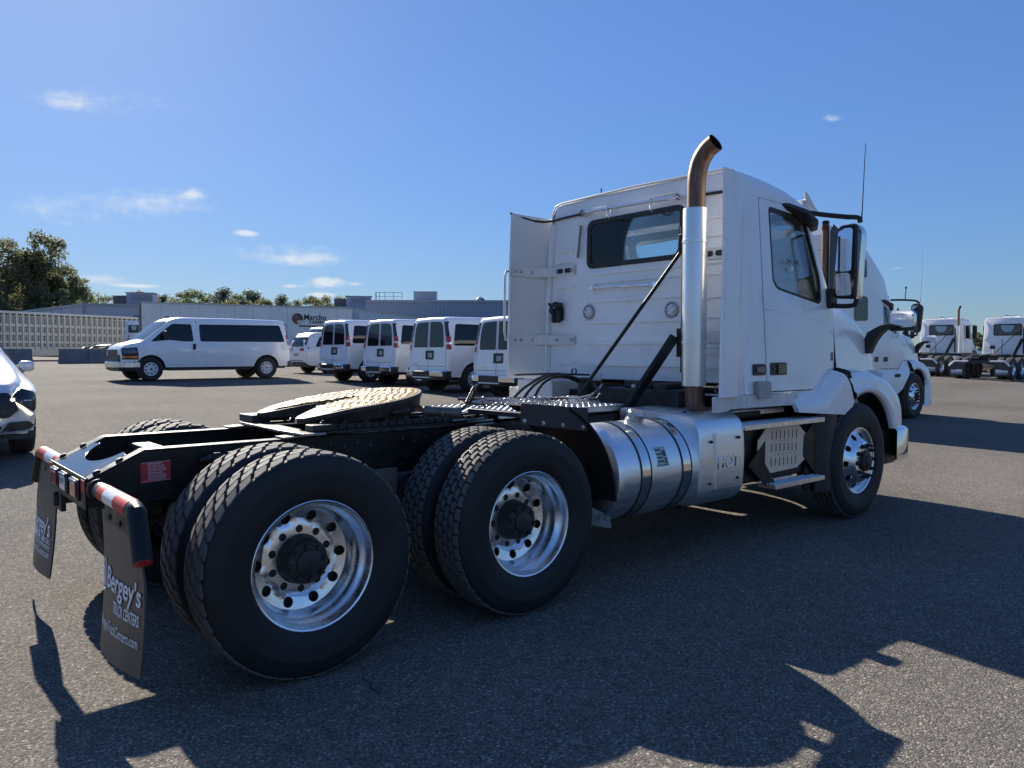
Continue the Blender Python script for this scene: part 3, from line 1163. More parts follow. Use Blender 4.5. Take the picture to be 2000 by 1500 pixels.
def fifth_wheel(t):
    C0 = Vector((.80, 0, 1.195))
    ta = R(7.3)
    ex, ez = Vector((math.cos(ta), 0, math.sin(ta))), Vector((-math.sin(ta), 0, math.cos(ta)))
    P = lambda u, v, h=0.0: tuple(C0 + ex * u + Vector((0, v, 0)) + ez * h)
    Rr = .485
    arc = [(Rr * math.cos(a), Rr * math.sin(a)) for a in [R(-112) + R(224) * k / 44 for k in range(45)]]
    horn_l = [(-.33, .415), (-.445, .345), (-.475, .29), (-.465, .245), (-.44, .215), (-.25, .085), (-.12, .045)]
    slot = [(-.04, .036)] + [(.035 + .036 * math.cos(a), .036 * math.sin(a)) for a in [R(90) - R(180) * k / 8 for k in range(9)]] + [(-.04, -.036)]
    out = arc + horn_l + slot + [(u, -v) for u, v in horn_l[::-1]]
    b = MB()
    b.panel(out, lambda u, v: P(u, v, -.022 * max(0, (-.25 - u) / .22)), lambda u, v: tuple(ez * -.028))
    # skirt below the rim
    n = len(out)
    lo = [P(u * .955, v * .955, -.085 + .03 * max(0, (-.15 - u) / .3)) for u, v in out]
    hi = [P(u * .99, v * .99, -.02) for u, v in out]
    b.add(hi + lo, [(i, (i + 1) % n, n + (i + 1) % n, n + i) for i in range(n)])
    fw = b.build("fifth_wheel", GREASY, t, bev=.004)
    # grease, slightly wormy sheet lying on the plate
    rnd = random.Random(3)
    wav = [(rnd.uniform(60, 150) * rnd.choice((-1, 1)), rnd.uniform(60, 150), rnd.uniform(0, 6)) for _ in range(9)]
    sc = lambda q: (.0 + (q[0] - .0) * .955, q[1] * .955)
    go = [(u * .95, v * .95) for u, v in arc] + [(-.32, .385), (-.42, .31), (-.44, .265), (-.43, .245), (-.25, .115), (-.12, .070)] + [(-.04, .056)] + [(.045 + .046 * math.cos(a), .052 * math.sin(a)) for a in [R(70) - R(140) * k / 8 for k in range(9)]] + [(-.04, -.056)] + [(u, -v) for u, v in [(-.32, .385), (-.42, .31), (-.44, .265), (-.43, .245), (-.25, .115), (-.12, .070)][::-1]]

    def hgt(u, v):
        q = sum(math.sin(a * u + c * v + f) for a, c, f in wav)
        edge = min(1, max(0, (Rr * .95 - math.hypot(u, v)) / .04))
        return .002 + .0042 * (1 + math.tanh(q * 1.4)) * edge
    b = MB()
    b.panel(go, lambda u, v: P(u, v, hgt(u, v) - .022 * max(0, (-.25 - u) / .22)), None, grid=.0115)
    b.build("grease_layer", grease_mat(), fw, ang=70)
    # rocking pedestals, top ribs, release handle with spring
    for s in (-1, 1):
        b = MB()
        b.prism([(.58, 1.05), (1.02, 1.05), (.92, 1.145), (.70, 1.145)], lambda u, v: (u, s * .40, v), (0, -s * .06, 0))
        b.build("pedestal", GREASY, fw, bev=.006)
    b = MB()
    for u in (-.2, 0, .2):
        b.hexa([P(u - .012, -.4, -.11), P(u + .012, -.4, -.11), P(u + .012, .4, -.11), P(u - .012, .4, -.11), P(u - .012, -.4, -.03), P(u + .012, -.4, -.03), P(u + .012, .4, -.03), P(u - .012, .4, -.03)])
    b.tube([P(-.15, -.38, -.10), P(.22, -.38, -.09)], .03, 10)
    b.tube([P(.05, -.40, -.075), P(.05, -.47, -.07), P(.16, -.47, -.075)], .018, 8)
    b.build("support_rib", GREASY, fw, bev=.004)
    b = MB()
    b.tube([(1.20, -.30, 1.115), (1.36, -.44, 1.105)], .038, 14)
    b.lathe([(.045, 0), (.048, .02), (.022, .025), (.0, .025)], (1.36, -.44, 1.105), (.75, -.66, -.05), 14)
    b.build("slide_cylinder", mat("dusty_steel", (.20, .17, .145), .55, .6, vary=.3, vscale=12), fw)
    b = MB()
    pts = [(1.50 + .022 * math.cos(a) + .012 * a / 6.28 * 1.0, -.36 + .012 * a / 6.28 * .4, 1.150 + .022 * math.sin(a) + .002 * a) for a in [k * math.pi / 6 for k in range(96)]]
    b.tube(pts, .0045, 6)
    b.tube([(1.38, -.43, 1.115), (1.50, -.36, 1.15)], .010, 8)
    b.tube([(1.66, -.31, 1.17), (1.69, -.32, 1.10)], .004, 6)
    b.build("spring", BLACK, fw)


def slide_rails(t):
    for s in (-1, 1):
        b = MB()
        b.box(.36, 1.62, min(s * .335, s * .455), max(s * .335, s * .455), 1.0315, 1.050)
        b.prism([(.38, 1.0505), (1.6, 1.0505), (1.6, 1.085), (.38, 1.085)], lambda u, v: (u, s * .452, v), (0, -s * .03, 0))
        # teeth of the slide rack
        for k in range(20):
            x = .45 + k * .056
            b.box(x, x + .03, min(s * .452, s * .466), max(s * .452, s * .466), 1.056, 1.08)
        b.build("slide_rail", GREASY, t, bev=.003)
        b = MB()
        for k in range(9):
            x = .42 + k * .138
            b.lathe([(.017, 0), (.017, .014), (.010, .016), (.010, .026), (0, .027)], (x, s * .438, 1.085), (0, 0, 1), 6)
        b.build("rail_nut", GREASY, t)
        b = MB()
        b.bar((.18, s * .395, 1.027), (.40, s * .395, 1.035), .11, .008)
        b.build("rail_shim", mat("worn_grey_steel", (.30, .29, .27), .35, .7, vary=.25, vscale=10), t)
    b = MB()
    b.panel(roundpoly([(.26, -.55), (.40, -.55), (.36, -.30), (.40, .42), (.28, .47), (.24, -.25)], .03), lambda u, v: (u, v, 1.052), (0, 0, -.012))
    b.build("mount_plate", MATS["worn_grey_steel"], t, bev=.002)
    b = MB()
    b.box(.30, .42, .28, .50, 1.053, 1.10)
    b.build("end_stop", GREASY, t, bev=.006)
    b = MB()
    b.box(.33, .46, -.50, -.40, 1.053, 1.09)
    b.build("end_stop", GREASY, t, bev=.006)


def deck(t):
    b = MB()
    out = [(3.05, -.42), (3.05, .42)] + [(1.72 - .17 * math.cos(a), .42 * math.sin(a)) for a in [math.pi / 2 - math.pi * k / 14 for k in range(15)]]
    b.panel(out, lambda u, v: (u, v, 1.088), (0, 0, -.006))
    b.box(1.72, 3.05, -.4205, -.412, 1.045, 1.0815)
    b.box(1.72, 3.05, .412, .4205, 1.045, 1.0815)
    d = b.build("deck_plate", ALU_DULL, t)
    b = MB()
    i = 0
    for gx in range(46):
        for gy in range(27):
            x, y = 1.60 + gx * .031, -.40 + gy * .031
            if inpoly((x, y), out):
                a = R(45) if (gx + gy) % 2 else R(-45)
                c, s_ = math.cos(a), math.sin(a)
                P = lambda u, v, h: (x + c * u - s_ * v, y + s_ * u + c * v, 1.0885 + h)
                b.add([P(-.016, 0, 0), P(0, -.006, 0), P(.016, 0, 0), P(0, .006, 0), P(-.005, 0, .0035), P(.005, 0, .0035)],
                      [(0, 1, 5, 4), (1, 2, 5), (2, 3, 4, 5), (3, 0, 4)])
    tag(b.build("tread_bumps", ALU_DULL, d, ang=25, recalc=False), kind="stuff")
    # small lit pipes and lines behind the plate
    b = MB()
    for y, z, x0, x1 in ((-.47, 1.045, 1.42, 1.62), (-.50, 1.025, 1.46, 1.60), (-.46, 1.06, 1.30, 1.55)):
        b.tube([(x0, y, z), (x1, y - .01, z + .002)], .007, 8)
    b.build("air_line", ZINC, t)
    rnd = random.Random(5)
    for k in range(4):
        b = MB()
        pts = []
        for q in range(26):
            a = q / 26 * 4 * math.pi + k
            pts.append((2.06 + .10 * math.cos(a) * (1 + .15 * k) + .01 * q * (k > 1), .23 + .10 * math.sin(a) + .02 * k, 1.10 + .006 * k + .02 * abs(math.sin(a * .5 + k))))
        if k > 1:
            pts += [(2.45 + .12 * k, .18 - .1 * k, 1.12), (2.9, .05 - .1 * k, 1.15), (3.3, .1 * k - .1, 1.22)]
        b.tube(spline(pts, 2), .011 + .002 * (k % 2), 7)
        b.build("coiled_cable", [mat("grey_cable", (.34, .33, .32), .5), BLACK_PLASTIC][k % 2], t)
    b = MB()
    for y0, z0, ph in ((.0, 1.11, 0), (-.14, 1.105, 1.4), (.1, 1.115, .5)):
        pts = []
        for k in range(150):
            a = k * .8
            x = 2.15 + k * .0055
            pts.append((x, y0 + .022 * math.cos(a) + .05 * math.sin(k * .03 + ph), z0 + .022 * math.sin(a)))
        b.tube(pts, .006, 6)
    b.build("coiled_air_hose", mat("pale_hose", (.42, .41, .40), .4), t)


def guard(t):
    # quarter fender in front of the forward dual and its flat top plate
    for s in (-1, 1):
        b = MB()
        secs = []
        for k in range(19):
            a = R(3 + 60 * k / 18)
            secs.append([(XA + r * math.cos(a), s * y, RT + r * math.sin(a)) for r, y in ((.712, 1.205), (.722, 1.205), (.722, .60), (.712, .60))])
        b.loft(secs)
        b.build("quarter_fender", BLACK_PLASTIC, t)
    b = MB()
    b.prism([(1.255, 1.088), (1.787, 1.016), (1.795, 1.158), (1.258, 1.208)], lambda u, v: (u, -1.185, v), (0, .008, 0))
    b.box(1.45, 1.53, -1.178, -.43, 1.10, 1.13)
    g = b.build("fender_plate", mat("matt_black_plate", (.022, .022, .026), .5, vary=.2, vscale=8), t, bev=.002)
    for k, (x, z) in enumerate(((1.275, 1.108), (1.42, 1.088), (1.575, 1.066), (1.745, 1.044))):
        b = MB()
        b.lathe([(.014, 0), (.014, .003), (.009, .004), (.009, .011), (0, .012)], (x, -1.1855, z), (0, -1, 0), 6)
        b.build("bolt", ZINC, g)
    b = MB()
    for x, z in ((1.335, 1.104), (1.685, 1.06)):
        b.lathe([(.006, 0), (.006, .0005), (0, .0005)], (x, -1.1858, z), (0, -1, 0), 10)
    b.build("hole", PRINT_DARK, g)


def tanks(t):
    for s in (-1, 1):
        b = MB()
        r = .33
        b.lathe([(0, -.035), (.18, -.028), (.27, -.012), (.312, .008), (r - .003, .035), (r, .06), (r, .93 + .44 * (s > 0)), (.31, .96 + .44 * (s > 0)), (0, .97 + .44 * (s > 0))], (2.075, s * .87, .69), (1, 0, 0), 56)  # left tank made longer to close the gap where sunlight leaked through
        tk = b.build("fuel_tank", ALU_BRUSHED, t, ang=30)
        for x in (2.285, 2.715):
            b = MB()
            b.lathe([(r + .0015, 0), (r + .004, .002), (r + .004, .083), (r + .0015, .085)], (x, s * .87, .69), (1, 0, 0), 56)
            b.build("tank_strap", STAINLESS, tk)
            b = MB()
            for dx in (-.012, .085):
                b.lathe([(r + .0005, 0), (r + .006, .001), (r + .006, .011), (r + .0005, .012)], (x + dx, s * .87, .69), (1, 0, 0), 56)
            b.build("strap_rubber", BLACK_PLASTIC, tk)
        b = MB()
        c = Vector((2.50, s * (.87 + .33 * math.sin(R(12))), .69 + .33 * math.cos(R(12))))
        ax = Vector((0, s * math.sin(R(22)), math.cos(R(22))))
        b.lathe([(.062, -.03), (.062, .022), (.052, .024), (.052, .032), (.058, .034), (.058, .072), (.05, .082), (0, .084)], c, ax, 24)
        for k in range(12):
            a = k * math.pi / 6
            u = ax.cross(Vector((1, 0, 0))).normalized()
            w = Vector((1, 0, 0))
            p = c + ax * .036 + (u * math.cos(a) + w * math.sin(a)) * .058
            b.tube([p, p + ax * .034], .006, 6)
        b.build("filler_cap", ALU_DULL, tk)
        if s < 0:
            b = MB()

            def fl(x, z):
                a = math.asin(max(-1, min(1, (z - .69) / .33)))
                return (x, -.87 - .3315 * math.cos(a), z)
            b.panel(rrect(2.44, 2.565, .735, .862, .004), fl, None, grid=.03)
            lb = b.build("tank_label", mat("pale_green_label", (.42, .52, .44), .5), tk, recalc=False)
            b = MB()
            for x0, x1, z0, z1 in ((2.455, 2.505, .838, .850), (2.455, 2.52, .812, .822), (2.455, 2.51, .789, .799), (2.455, 2.52, .764, .776), (2.53, 2.556, .752, .792), (2.455, 2.55, .742, .748), (2.515, 2.553, .80, .838)):
                o = [fl(x, z) for x, z in ((x0, z0), (x1, z0), (x1, z1), (x0, z1))]
                b.add([(x, y - .0012, z) for x, y, z in o], [(0, 1, 2, 3)])
            b.build("label_print", mat("dark_green_print", (.05, .11, .08), .5), lb, ang=0, recalc=False)
    # hot aftertreatment cover in front of the tank
    b = MB()
    prof = roundpoly([(-.45, .43, .06), (-1.10, .385, .10), (-1.195, .47, .12), (-1.215, .75, .3), (-1.19, 1.045, .22), (-.62, 1.075, .1), (-.45, 1.07, .03)], .05, 7)
    secs = []
    for x, k in ((2.90, .975), (2.915, .995), (2.935, 1.0), (3.42, 1.0), (3.445, .99), (3.46, .965)):
        cy, cz = -.80, .73
        secs.append([(x, cy + (y - cy) * k, cz + (z - cz) * k) for y, z in prof])
    b.loft(secs)
    hc = b.build("exhaust_cover", ALU_BRUSHED, t, ang=40)
    b = MB()
    for x, z in ((3.02, .86), (3.36, .87), (3.02, .56), (3.36, .57)):
        b.lathe([(.0, -.004), (.011, -.003), (.011, .02)], (x, -1.218 if z > .7 else -1.208, z), (0, 1, 0), 10)
    for x, y in ((2.99, -1.0), (3.12, -.98), (3.25, -.92), (3.38, -.98), (3.05, -.80), (3.3, -.78)):
        b.lathe([(.0, .006), (.010, .004), (.010, -.03)], (x, y, 1.062), (0, 0, 1), 8)
    b.build("cover_bolts", PRINT_DARK, hc)
    b = MB()
    b.box(3.06, 3.075, -1.2165, -1.20, .55, .88)
    b.tube([(3.07, -1.2135, .52), (3.07, -1.2165, .72), (3.07, -1.2135, .92)], .006, 8)
    b.build("pressed_ridge", ALU_BRUSHED, hc)
    text("HOT", .125, (3.24, -1.213, .70), (1, 0, 0), (0, 0.02, 1), ALU_BRUSHED, hc, bold=.002, ext=.0022)
    b = MB()
    b.box(1.98, 2.02, -1.0, -.43, .34, .72)
    b.box(2.95, 2.99, -1.0, -.43, .36, .72)
    b.build("tank_bracket", BLACK, t, bev=.005)
    # scuffed plate with chalk scrawl under the rear of the tank
    b = MB()
    b.prism([(1.905, .41), (2.10, .36), (2.09, .44), (1.905, .53)], lambda u, v: (u, -1.10, v), (0, .006, 0))
    pl = b.build("chalked_plate", mat("scuffed_grey_plate", (.17, .17, .17), .6, vary=.3, vscale=12), t)
    b = MB()
    for q in ([(1.93, .47), (1.955, .468), (1.95, .44), (1.93, .438)], [(1.975, .475), (1.97, .43), (1.985, .45), (1.998, .462)], [(2.02, .462), (2.045, .455), (2.03, .435), (2.06, .415)]):
        b.tube([(x, -1.1015, z) for x, z in q], .002, 5)
    b.build("chalk_scrawl", PRINT_DARK, pl)


def steps(t):
    b = MB()
    b.box(3.50, 4.68, -1.08, -.46, .47, .93)
    b.build("battery_box", BLACK, t, bev=.02)
    rim = mat("step_aluminium", (.70, .71, .72), .33, 1.0, vary=.12, vscale=20, rvary=.1)
    for (x0, x1, y0, y1, z, nm) in ((3.45, 4.64, -1.205, -.98, .945, "step"), (3.60, 4.36, -.99, -.80, 1.03, "step"), (3.88, 4.655, -1.205, -1.06, .452, "step"), (3.86, 4.40, -1.05, -.95, .49, "step")):
        b = MB()
        b.box(x0, x1, y0, y1, z - .006, z)
        b.box(x0, x1, y0 - .006, y0 - .0005, z - .034, z + .004)
        b.box(x0 - .005, x0 - .0005, y0, y1, z - .03, z + .002)
        b.box(x1 + .0005, x1 + .005, y0, y1, z - .03, z + .002)
        st = b.build(nm, rim, t, bev=.0015)
        b = MB()
        nx, ny = int((x1 - x0) / .036), max(2, int((y1 - y0) / .036))
        for i in range(nx):
            for j in range(ny):
                x, y = x0 + .018 + i * (x1 - x0 - .02) / nx, y0 + .016 + j * (y1 - y0 - .01) / ny
                b.lathe([(.0125, 0), (.0095, .006), (.004, .006), (.003, .001)], (x, y, z + .0003), (0, 0, 1), 7)
        tag(b.build("grip_bumps", rim, st, ang=30, recalc=False), kind="stuff")
    # tan slotted guard plate
    out = [(3.881, .533), (4.348, .541), (4.487, .605), (4.498, .808), (4.371, .894), (3.886, .905), (3.76, .804), (3.76, .632)]
    slots = []
    for r_, (z0, z1) in enumerate(((.80, .87), (.70, .765), (.585, .65))):
        for k in range(7):
            x = 3.955 + k * .062 - r_ * .004
            dz = -.002 * k
            slots.append([(x, z0 + dz), (x + .018, z0 + dz), (x + .018, z1 + dz), (x, z1 + dz)])
    slots = [s_ for s_ in slots if all(inpoly(q, out) for q in s_)]
    dots = [circ(4.0 + k * .062, z, .008, 8) for z in (.782, .675) for k in range(6)]
    b = MB()
    b.panel(out, lambda u, v: (u, -1.125, v), (0, .008, 0), slots + dots)
    b.build("slotted_guard", TAN, t)
    # gusset sheets around it, splash panel behind the steer wheel
    b = MB()
    b.prism([(3.62, .62), (3.86, .80), (3.86, .62), (4.02, .44), (3.90, .42)], lambda u, v: (u, -1.13, v), (0, .01, 0))
    b.build("step_gusset", BLACK, t, bev=.003)
    b = MB()
    b.prism([(4.455, .80), (4.66, .93), (4.66, .45), (4.44, .63)], lambda u, v: (u, -1.13, v), (0, .01, 0))
    b.prism([(4.52, .33), (4.67, .30), (4.67, .95), (4.52, .95)], lambda u, v: (u, -1.10, v), (0, .02, 0))
    b.build("step_gusset", BLACK, t, bev=.003)
    b = MB()
    pts = [(4.66, -1.13), (4.74, -1.185), (4.90, -1.19), (4.96, -1.15), (4.97, -.80)]
    lo = [(x - .02, y, .30) for x, y in pts]
    hi = [(x, y, .975) for x, y in pts]
    b.loft([lo, hi], close=False, caps=False)
    b.loft([[(x, y + .012, z) for x, y, z in lo], [(x, y + .012, z) for x, y, z in hi]], close=False, caps=False)
    b.build("splash_panel", BLACK_PLASTIC, t, ang=40)
    b = MB()
    b.v = [(x, -y, z) for x, y, z in b.v]
    b.box(3.5, 4.68, .46, 1.08, .47, .93)
    b.build("tool_box", BLACK, t, bev=.02)


def exhaust(t):
    c = Vector((3.20, -.925, 0))
    b = MB()
    b.lathe([(.070, 1.246), (.090, 1.245), (.0905, 1.26), (.0905, 2.55), (.089, 2.562), (.070, 2.563)], (c.x, c.y, 0), (0, 0, 1), 40)
    m = b.build("muffler_shield", MUFF, t)
    b = MB()
    path = spline([(c.x + .01, c.y, 2.52), (c.x + .01, c.y, 2.70), (c.x + .012, c.y - .004, 2.80), (c.x + .018, c.y - .028, 2.905), (c.x + .026, c.y - .085, 2.985), (c.x + .030, c.y - .150, 3.025)], 6)
    b.tube(path, .0685, 28, caps=False)
    b.build("exhaust_stack", RUST, t, ang=60)
    b = MB()
    d = (path[-1] - path[-3]).normalized()
    b.tube(path[-8:-1] + [path[-1] + d * .0015], .0640, 24, caps=False)
    b.lathe([(.0685, .0016), (.064, .0016)], path[-1], d, 24)
    b.lathe([(.062, -.10), (0, -.10)], path[-1], d, 20)
    b.build("stack_bore", SOOT, t, ang=60)
    b = MB()
    b.tube(spline([(c.x, c.y, 1.30), (c.x, c.y, 1.20), (c.x + .015, c.y, 1.10), (c.x + .09, c.y, 1.03), (c.x + .22, c.y + .02, 1.01), (c.x + .40, c.y + .03, 1.01)], 6), .066, 24)
    b.build("exhaust_elbow", RUST, t, ang=60)
    # stand
    b = MB()
    b.tube([(3.255, -.78, 1.34), (3.275, -.775, 2.41)], .020, 10)
    b.box(3.235, 3.30, -.83, -.745, 2.25, 2.40)
    b.box(3.225, 3.29, -.85, -.74, 1.46, 1.68)
    b.lathe([(.022, -.05), (.022, .05)], (3.27, -.76, 2.41), (0, 0, 1), 10)
    b.build("muffler_post", BLACK, t, bev=.004)
    for z in (2.32, 1.57):
        b = MB()
        b.lathe([(.0925, -.015), (.0945, -.013), (.0945, .013), (.0925, .015)], (c.x, c.y, z), (0, 0, 1), 36)
        b.build("muffler_band", MUFF, t)
    b = MB()
    b.tube([(3.265, -.74, 2.26), (3.02, .10, 1.14)], .0145, 10)
    b.build("brace_rod", BLACK, t)
    b = MB()
    a0, a1 = Vector((3.235, -.72, 1.62)), Vector((3.02, -.40, 1.02))
    b.bar(a0, a1, .035, .125, up=(1, 0, .3))
    b.bar(a1 + Vector((-.1, 0, .0)), a1 + Vector((.14, 0, .0)), .1, .03)
    b.build("stand_leg", BLACK, t, bev=.006)


def cab(t):
    # ---- outer sides with a door opening
    body = roundpoly([(3.56, 1.172), (4.635, 1.165), (4.915, 1.345), (5.035, 1.345), (5.035, 1.885), (4.935, 2.03), (4.665, 2.60), (4.56, 2.70), (4.28, 2.735), (3.56, 2.735)], .02, 3)
    door = roundpoly([(3.868, 1.190, .02), (4.60, 1.185, .04), (4.905, 1.36, .04), (4.905, 1.90, .05), (4.875, 2.06, .08), (4.63, 2.585, .05), (4.545, 2.672, .06), (4.28, 2.705, .1), (3.868, 2.715, .03)], .03, 4)
    win = roundpoly([(3.972, 2.065), (4.03, 2.000), (4.735, 1.908), (4.79, 1.94), (4.79, 2.125), (4.607, 2.585), (4.565, 2.635), (3.990, 2.665)], .05, 5)
    cxd = sum(q[0] for q in door) / len(door)
    czd = sum(q[1] for q in door) / len(door)
    gap = [(cxd + (x - cxd) * 1.016, czd + (z - czd) * 1.010) for x, z in door]
    b = MB()
    for s in (-1, 1):
        cab_sheet(b, body, s, [gap], thick=.03, grid=.16)
    # ---- back wall with window opening, roof
    wall = roundpoly([(-1.10, 1.255, .06), (1.10, 1.255, .06), (1.06, 2.0, .3), (.985, 2.905, .10), (-.985, 2.905, .10), (-1.06, 2.0, .3)], .05, 5)
    wo = roundpoly([(-.505, 2.280), (.538, 2.280), (.528, 2.688), (-.530, 2.688)], .07, 6)
    bx = lambda u, v: 3.58 + .02 * max(0, abs(u) - .95) / .15 + .03 * max(0, v - 2.6)
    b.panel(wall, lambda u, v: (bx(u, v), u, v), (.03, 0, 0), [wo], grid=.2)
    secs = []
    for x, ze in ((3.585, 2.885), (3.605, 2.915), (3.66, 2.925), (3.85, 2.920), (4.1, 2.90), (4.35, 2.865), (4.55, 2.82), (4.70, 2.765), (4.80, 2.70), (4.84, 2.64)):
        half = []
        yb = cab_y(min(x, 4.6), 2.72)
        zb = 2.725 if x < 4.3 else 2.725 - (x - 4.3) * .18
        for k in range(9):
            a = math.pi / 2 * k / 8
            yy = .90 + (yb - .90) * math.cos(a)
            zz = zb + (ze - zb) * math.sin(a)
            half.append((yy, zz))
        half.append((.5, ze + .012))
        half.append((0, ze + .016))
        full = [(y, z) for y, z in half] + [(-y, z) for y, z in half[-2::-1]]
        secs.append([(x, y, z) for y, z in full])
    b.loft(secs, close=False, caps=False)
    # rounded rear corners
    for s in (-1, 1):
        b.grid(lambda i, j: (3.57 + .022 * math.cos(i * math.pi / 2) - .008, s * (cab_y(3.56, 1.26 + 1.46 * j) - .055 + .055 * math.sin(i * math.pi / 2)), 1.26 + 1.46 * j), 5, 8)
    # lower sill and firewall
    b.box(3.60, 4.64, -1.06, 1.06, 1.15, 1.165)
    b.box(4.90, 4.93, -1.0, 1.0, 1.16, 1.92)
    b.hexa([(4.93, -1.05, 1.90), (5.06, -1.0, 1.89), (5.06, 1.0, 1.89), (4.93, 1.05, 1.90), (4.93, -1.05, 1.93), (5.05, -1.0, 1.915), (5.05, 1.0, 1.915), (4.93, 1.05, 1.93)])
    b.build("cab_shell", WHITE, t, ang=40)
    # roof lip at the back edge
    b = MB()
    lip = [(3.590, -1.035, 2.70), (3.588, -1.02, 2.83), (3.588, -.98, 2.90), (3.59, -.90, 2.918), (3.59, 0, 2.934), (3.59, .90, 2.918), (3.588, .98, 2.90), (3.588, 1.02, 2.83), (3.590, 1.035, 2.70)]
    b.tube(lip, .011, 8)
    b.build("roof_lip", WHITE_PLASTIC, t)
    # ---- doors
    for s in (-1, 1):
        b = MB()
        cab_sheet(b, door, s, [win], off=.004, thick=.035, grid=.12)
        d = b.build("door", WHITE, t, ang=40)
        gin = [(sum(q[0] for q in win) / len(win) + (x - sum(q[0] for q in win) / len(win)) * .93, sum(q[1] for q in win) / len(win) + (z - sum(q[1] for q in win) / len(win)) * .92) for x, z in win]
        b = MB()
        cab_sheet(b, win, s, [gin], off=-.002, thick=.022)
        b.build("window_seal", BLACK_PLASTIC, d)
        b = MB()
        cab_sheet(b, gin, s, off=-.008, thick=.005)
        b.build("window_glass", GLASS, d)
        # handle and recess
        b = MB()
        cab_sheet(b, rrect(3.905, 4.155, 1.315, 1.415, .02), s, off=.009, thick=.008)
        b.build("handle_recess", BLACK_PLASTIC, d)
        b = MB()
        cab_sheet(b, rrect(4.01, 4.135, 1.325, 1.405, .012), s, off=.020, thick=.012)
        cab_sheet(b, rrect(3.955, 3.972, 1.352, 1.376, .006), s, off=.013, thick=.005)
        b.build("door_handle", BLACK_GLOSS, d, bev=.004)
        # character line
        b = MB()
        pts = [(x, s * (cab_y(x, z) + .0045), z) for x, z in ((3.88, 1.835), (4.2, 1.815), (4.5, 1.79), (4.88, 1.755))]
        b.tube(pts, .0058, 8)
        b.v = [(x, y - s * .0045, z) for x, y, z in b.v]
        b.build("crease", WHITE, d)
    # lot number on the glass
    text("241146", .062, (4.28, -1.098, 2.236), (1, -.03, .02), (0, .10, 1), PRINT_DARK, t, ext=.0004, bold=.0008, shear=.1)
    b = MB()
    b.box(4.262, 4.30, -1.098, -1.097, 2.16, 2.20)
    b.build("window_sticker", PRINT_WHITE, t)
    # catch, hinge cover, stickers and seams beside the door
    b = MB()
    cab_sheet(b, roundpoly([(3.665, 1.318), (3.83, 1.318), (3.845, 1.36), (3.83, 1.405), (3.665, 1.405)], .015), -1, off=.012, thick=.012)
    b.build("vent_catch", BLACK_PLASTIC, t, bev=.004)
    b = MB()
    cab_sheet(b, roundpoly([(3.70, 1.345), (3.80, 1.335), (3.825, 1.362), (3.80, 1.388), (3.70, 1.38)], .012), -1, off=.022, thick=.010)
    b.build("latch", mat("grey_brown_metal", (.20, .185, .165), .45, .5), t, bev=.004)
    b = MB()
    cab_sheet(b, rrect(3.675, 3.855, 1.142, 1.272, .015), -1, off=.045, thick=.04)
    b.build("hinge_cover", mat("grey_tan_cover", (.40, .37, .34), .5, vary=.06), t, bev=.004)
    b = MB()
    cab_sheet(b, rrect(4.96, 5.015, 1.42, 1.50, .006), -1, off=.004, thick=.003)
    st = b.build("inspection_sticker", mat("sticker_paper", (.55, .54, .48), .6), t)
    b = MB()
    for k in range(4):
        for q in range(2):
            cab_sheet(b, rrect(4.966 + q * .025, 4.984 + q * .025, 1.43 + k * .017, 1.441 + k * .017, .001), -1, off=.0055, thick=.001)
    b.build("sticker_print", PRINT_DARK, st)
    # lower skirt strip and the white fairing between door and steer wheel
    for s in (-1, 1):
        b = MB()
        b.prism(roundpoly([(3.145, 1.052), (3.30, 1.058), (3.34, 1.073), (4.30, 1.066), (4.30, 1.160), (3.145, 1.172)], .015, 3), lambda u, v: (u, s * 1.155, v), (0, -s * .03, 0))
        b.build("sill_skirt", WHITE_DIRTY, t, bev=.004)
        b = MB()
        def fy(u, v):
            q = max(0.0, 1.168 - v) if u < 4.62 else max(0.0, (u - 4.62) * .533 - (v - 1.165) * .846)
            k = min(1.0, q / .115)
            return max(1.118, 1.122 - .02 * max(0, u - 4.62)) + .075 * (k * k * (3 - 2 * k))
        out = roundpoly([(4.235, 1.008, .02), (5.085, .945, .02), (5.205, 1.045, .03), (5.12, 1.235, .1), (4.99, 1.325, .05), (4.915, 1.348, .02), (4.635, 1.168, .04), (4.235, 1.163, .02)], .03, 4)
        b.panel(out, lambda u, v: (u, s * fy(u, v), v), lambda u, v: (0, -s * .04, 0), grid=.05)
        b.build("cab_fairing", WHITE, t, ang=60)
    # ---- windshield and A pillars
    b = MB()
    f = lambda y, k: (5.00 - .27 * k - .10 * (y / 1.0) ** 2, y * (1.0 - .06 * k), 1.925 + .76 * k)
    outer = roundpoly([(-1.03, -.02), (1.03, -.02), (1.03, 1.03), (-1.03, 1.03)], .05)
    inner = roundpoly([(-.95, .05), (.95, .05), (.95, .95), (-.95, .95)], .1)
    b.panel(outer, f, (-.03, 0, 0), [inner], grid=.15)
    b.build("windshield_frame", WHITE, t, ang=50)
    b = MB()
    b.panel(inner, lambda y, k: tuple(Vector(f(y, k)) + Vector((-.012, 0, 0))), None, grid=.16)
    b.build("windshield", glass_mat("clear_windshield", (.80, .86, .86), .8), t, ang=70)
    # ---- rear window
    b = MB()
    wi = roundpoly([(-.48, 2.305), (.513, 2.305), (.503, 2.663), (-.505, 2.663)], .055, 6)
    wo2 = roundpoly([(-.522, 2.262), (.556, 2.262), (.546, 2.706), (-.547, 2.706)], .085, 6)
    b.panel(wo2, lambda u, v: (bx(u, v) - .012, u, v), (.02, 0, 0), [wi])
    rw = b.build("rear_window", BLACK_PLASTIC, t, bev=.005)
    b = MB()
    b.panel(wi, lambda u, v: (bx(u, v) + .002, u, v), (.005, 0, 0))
    b.build("rear_window_glass", GLASS_REAR, rw)
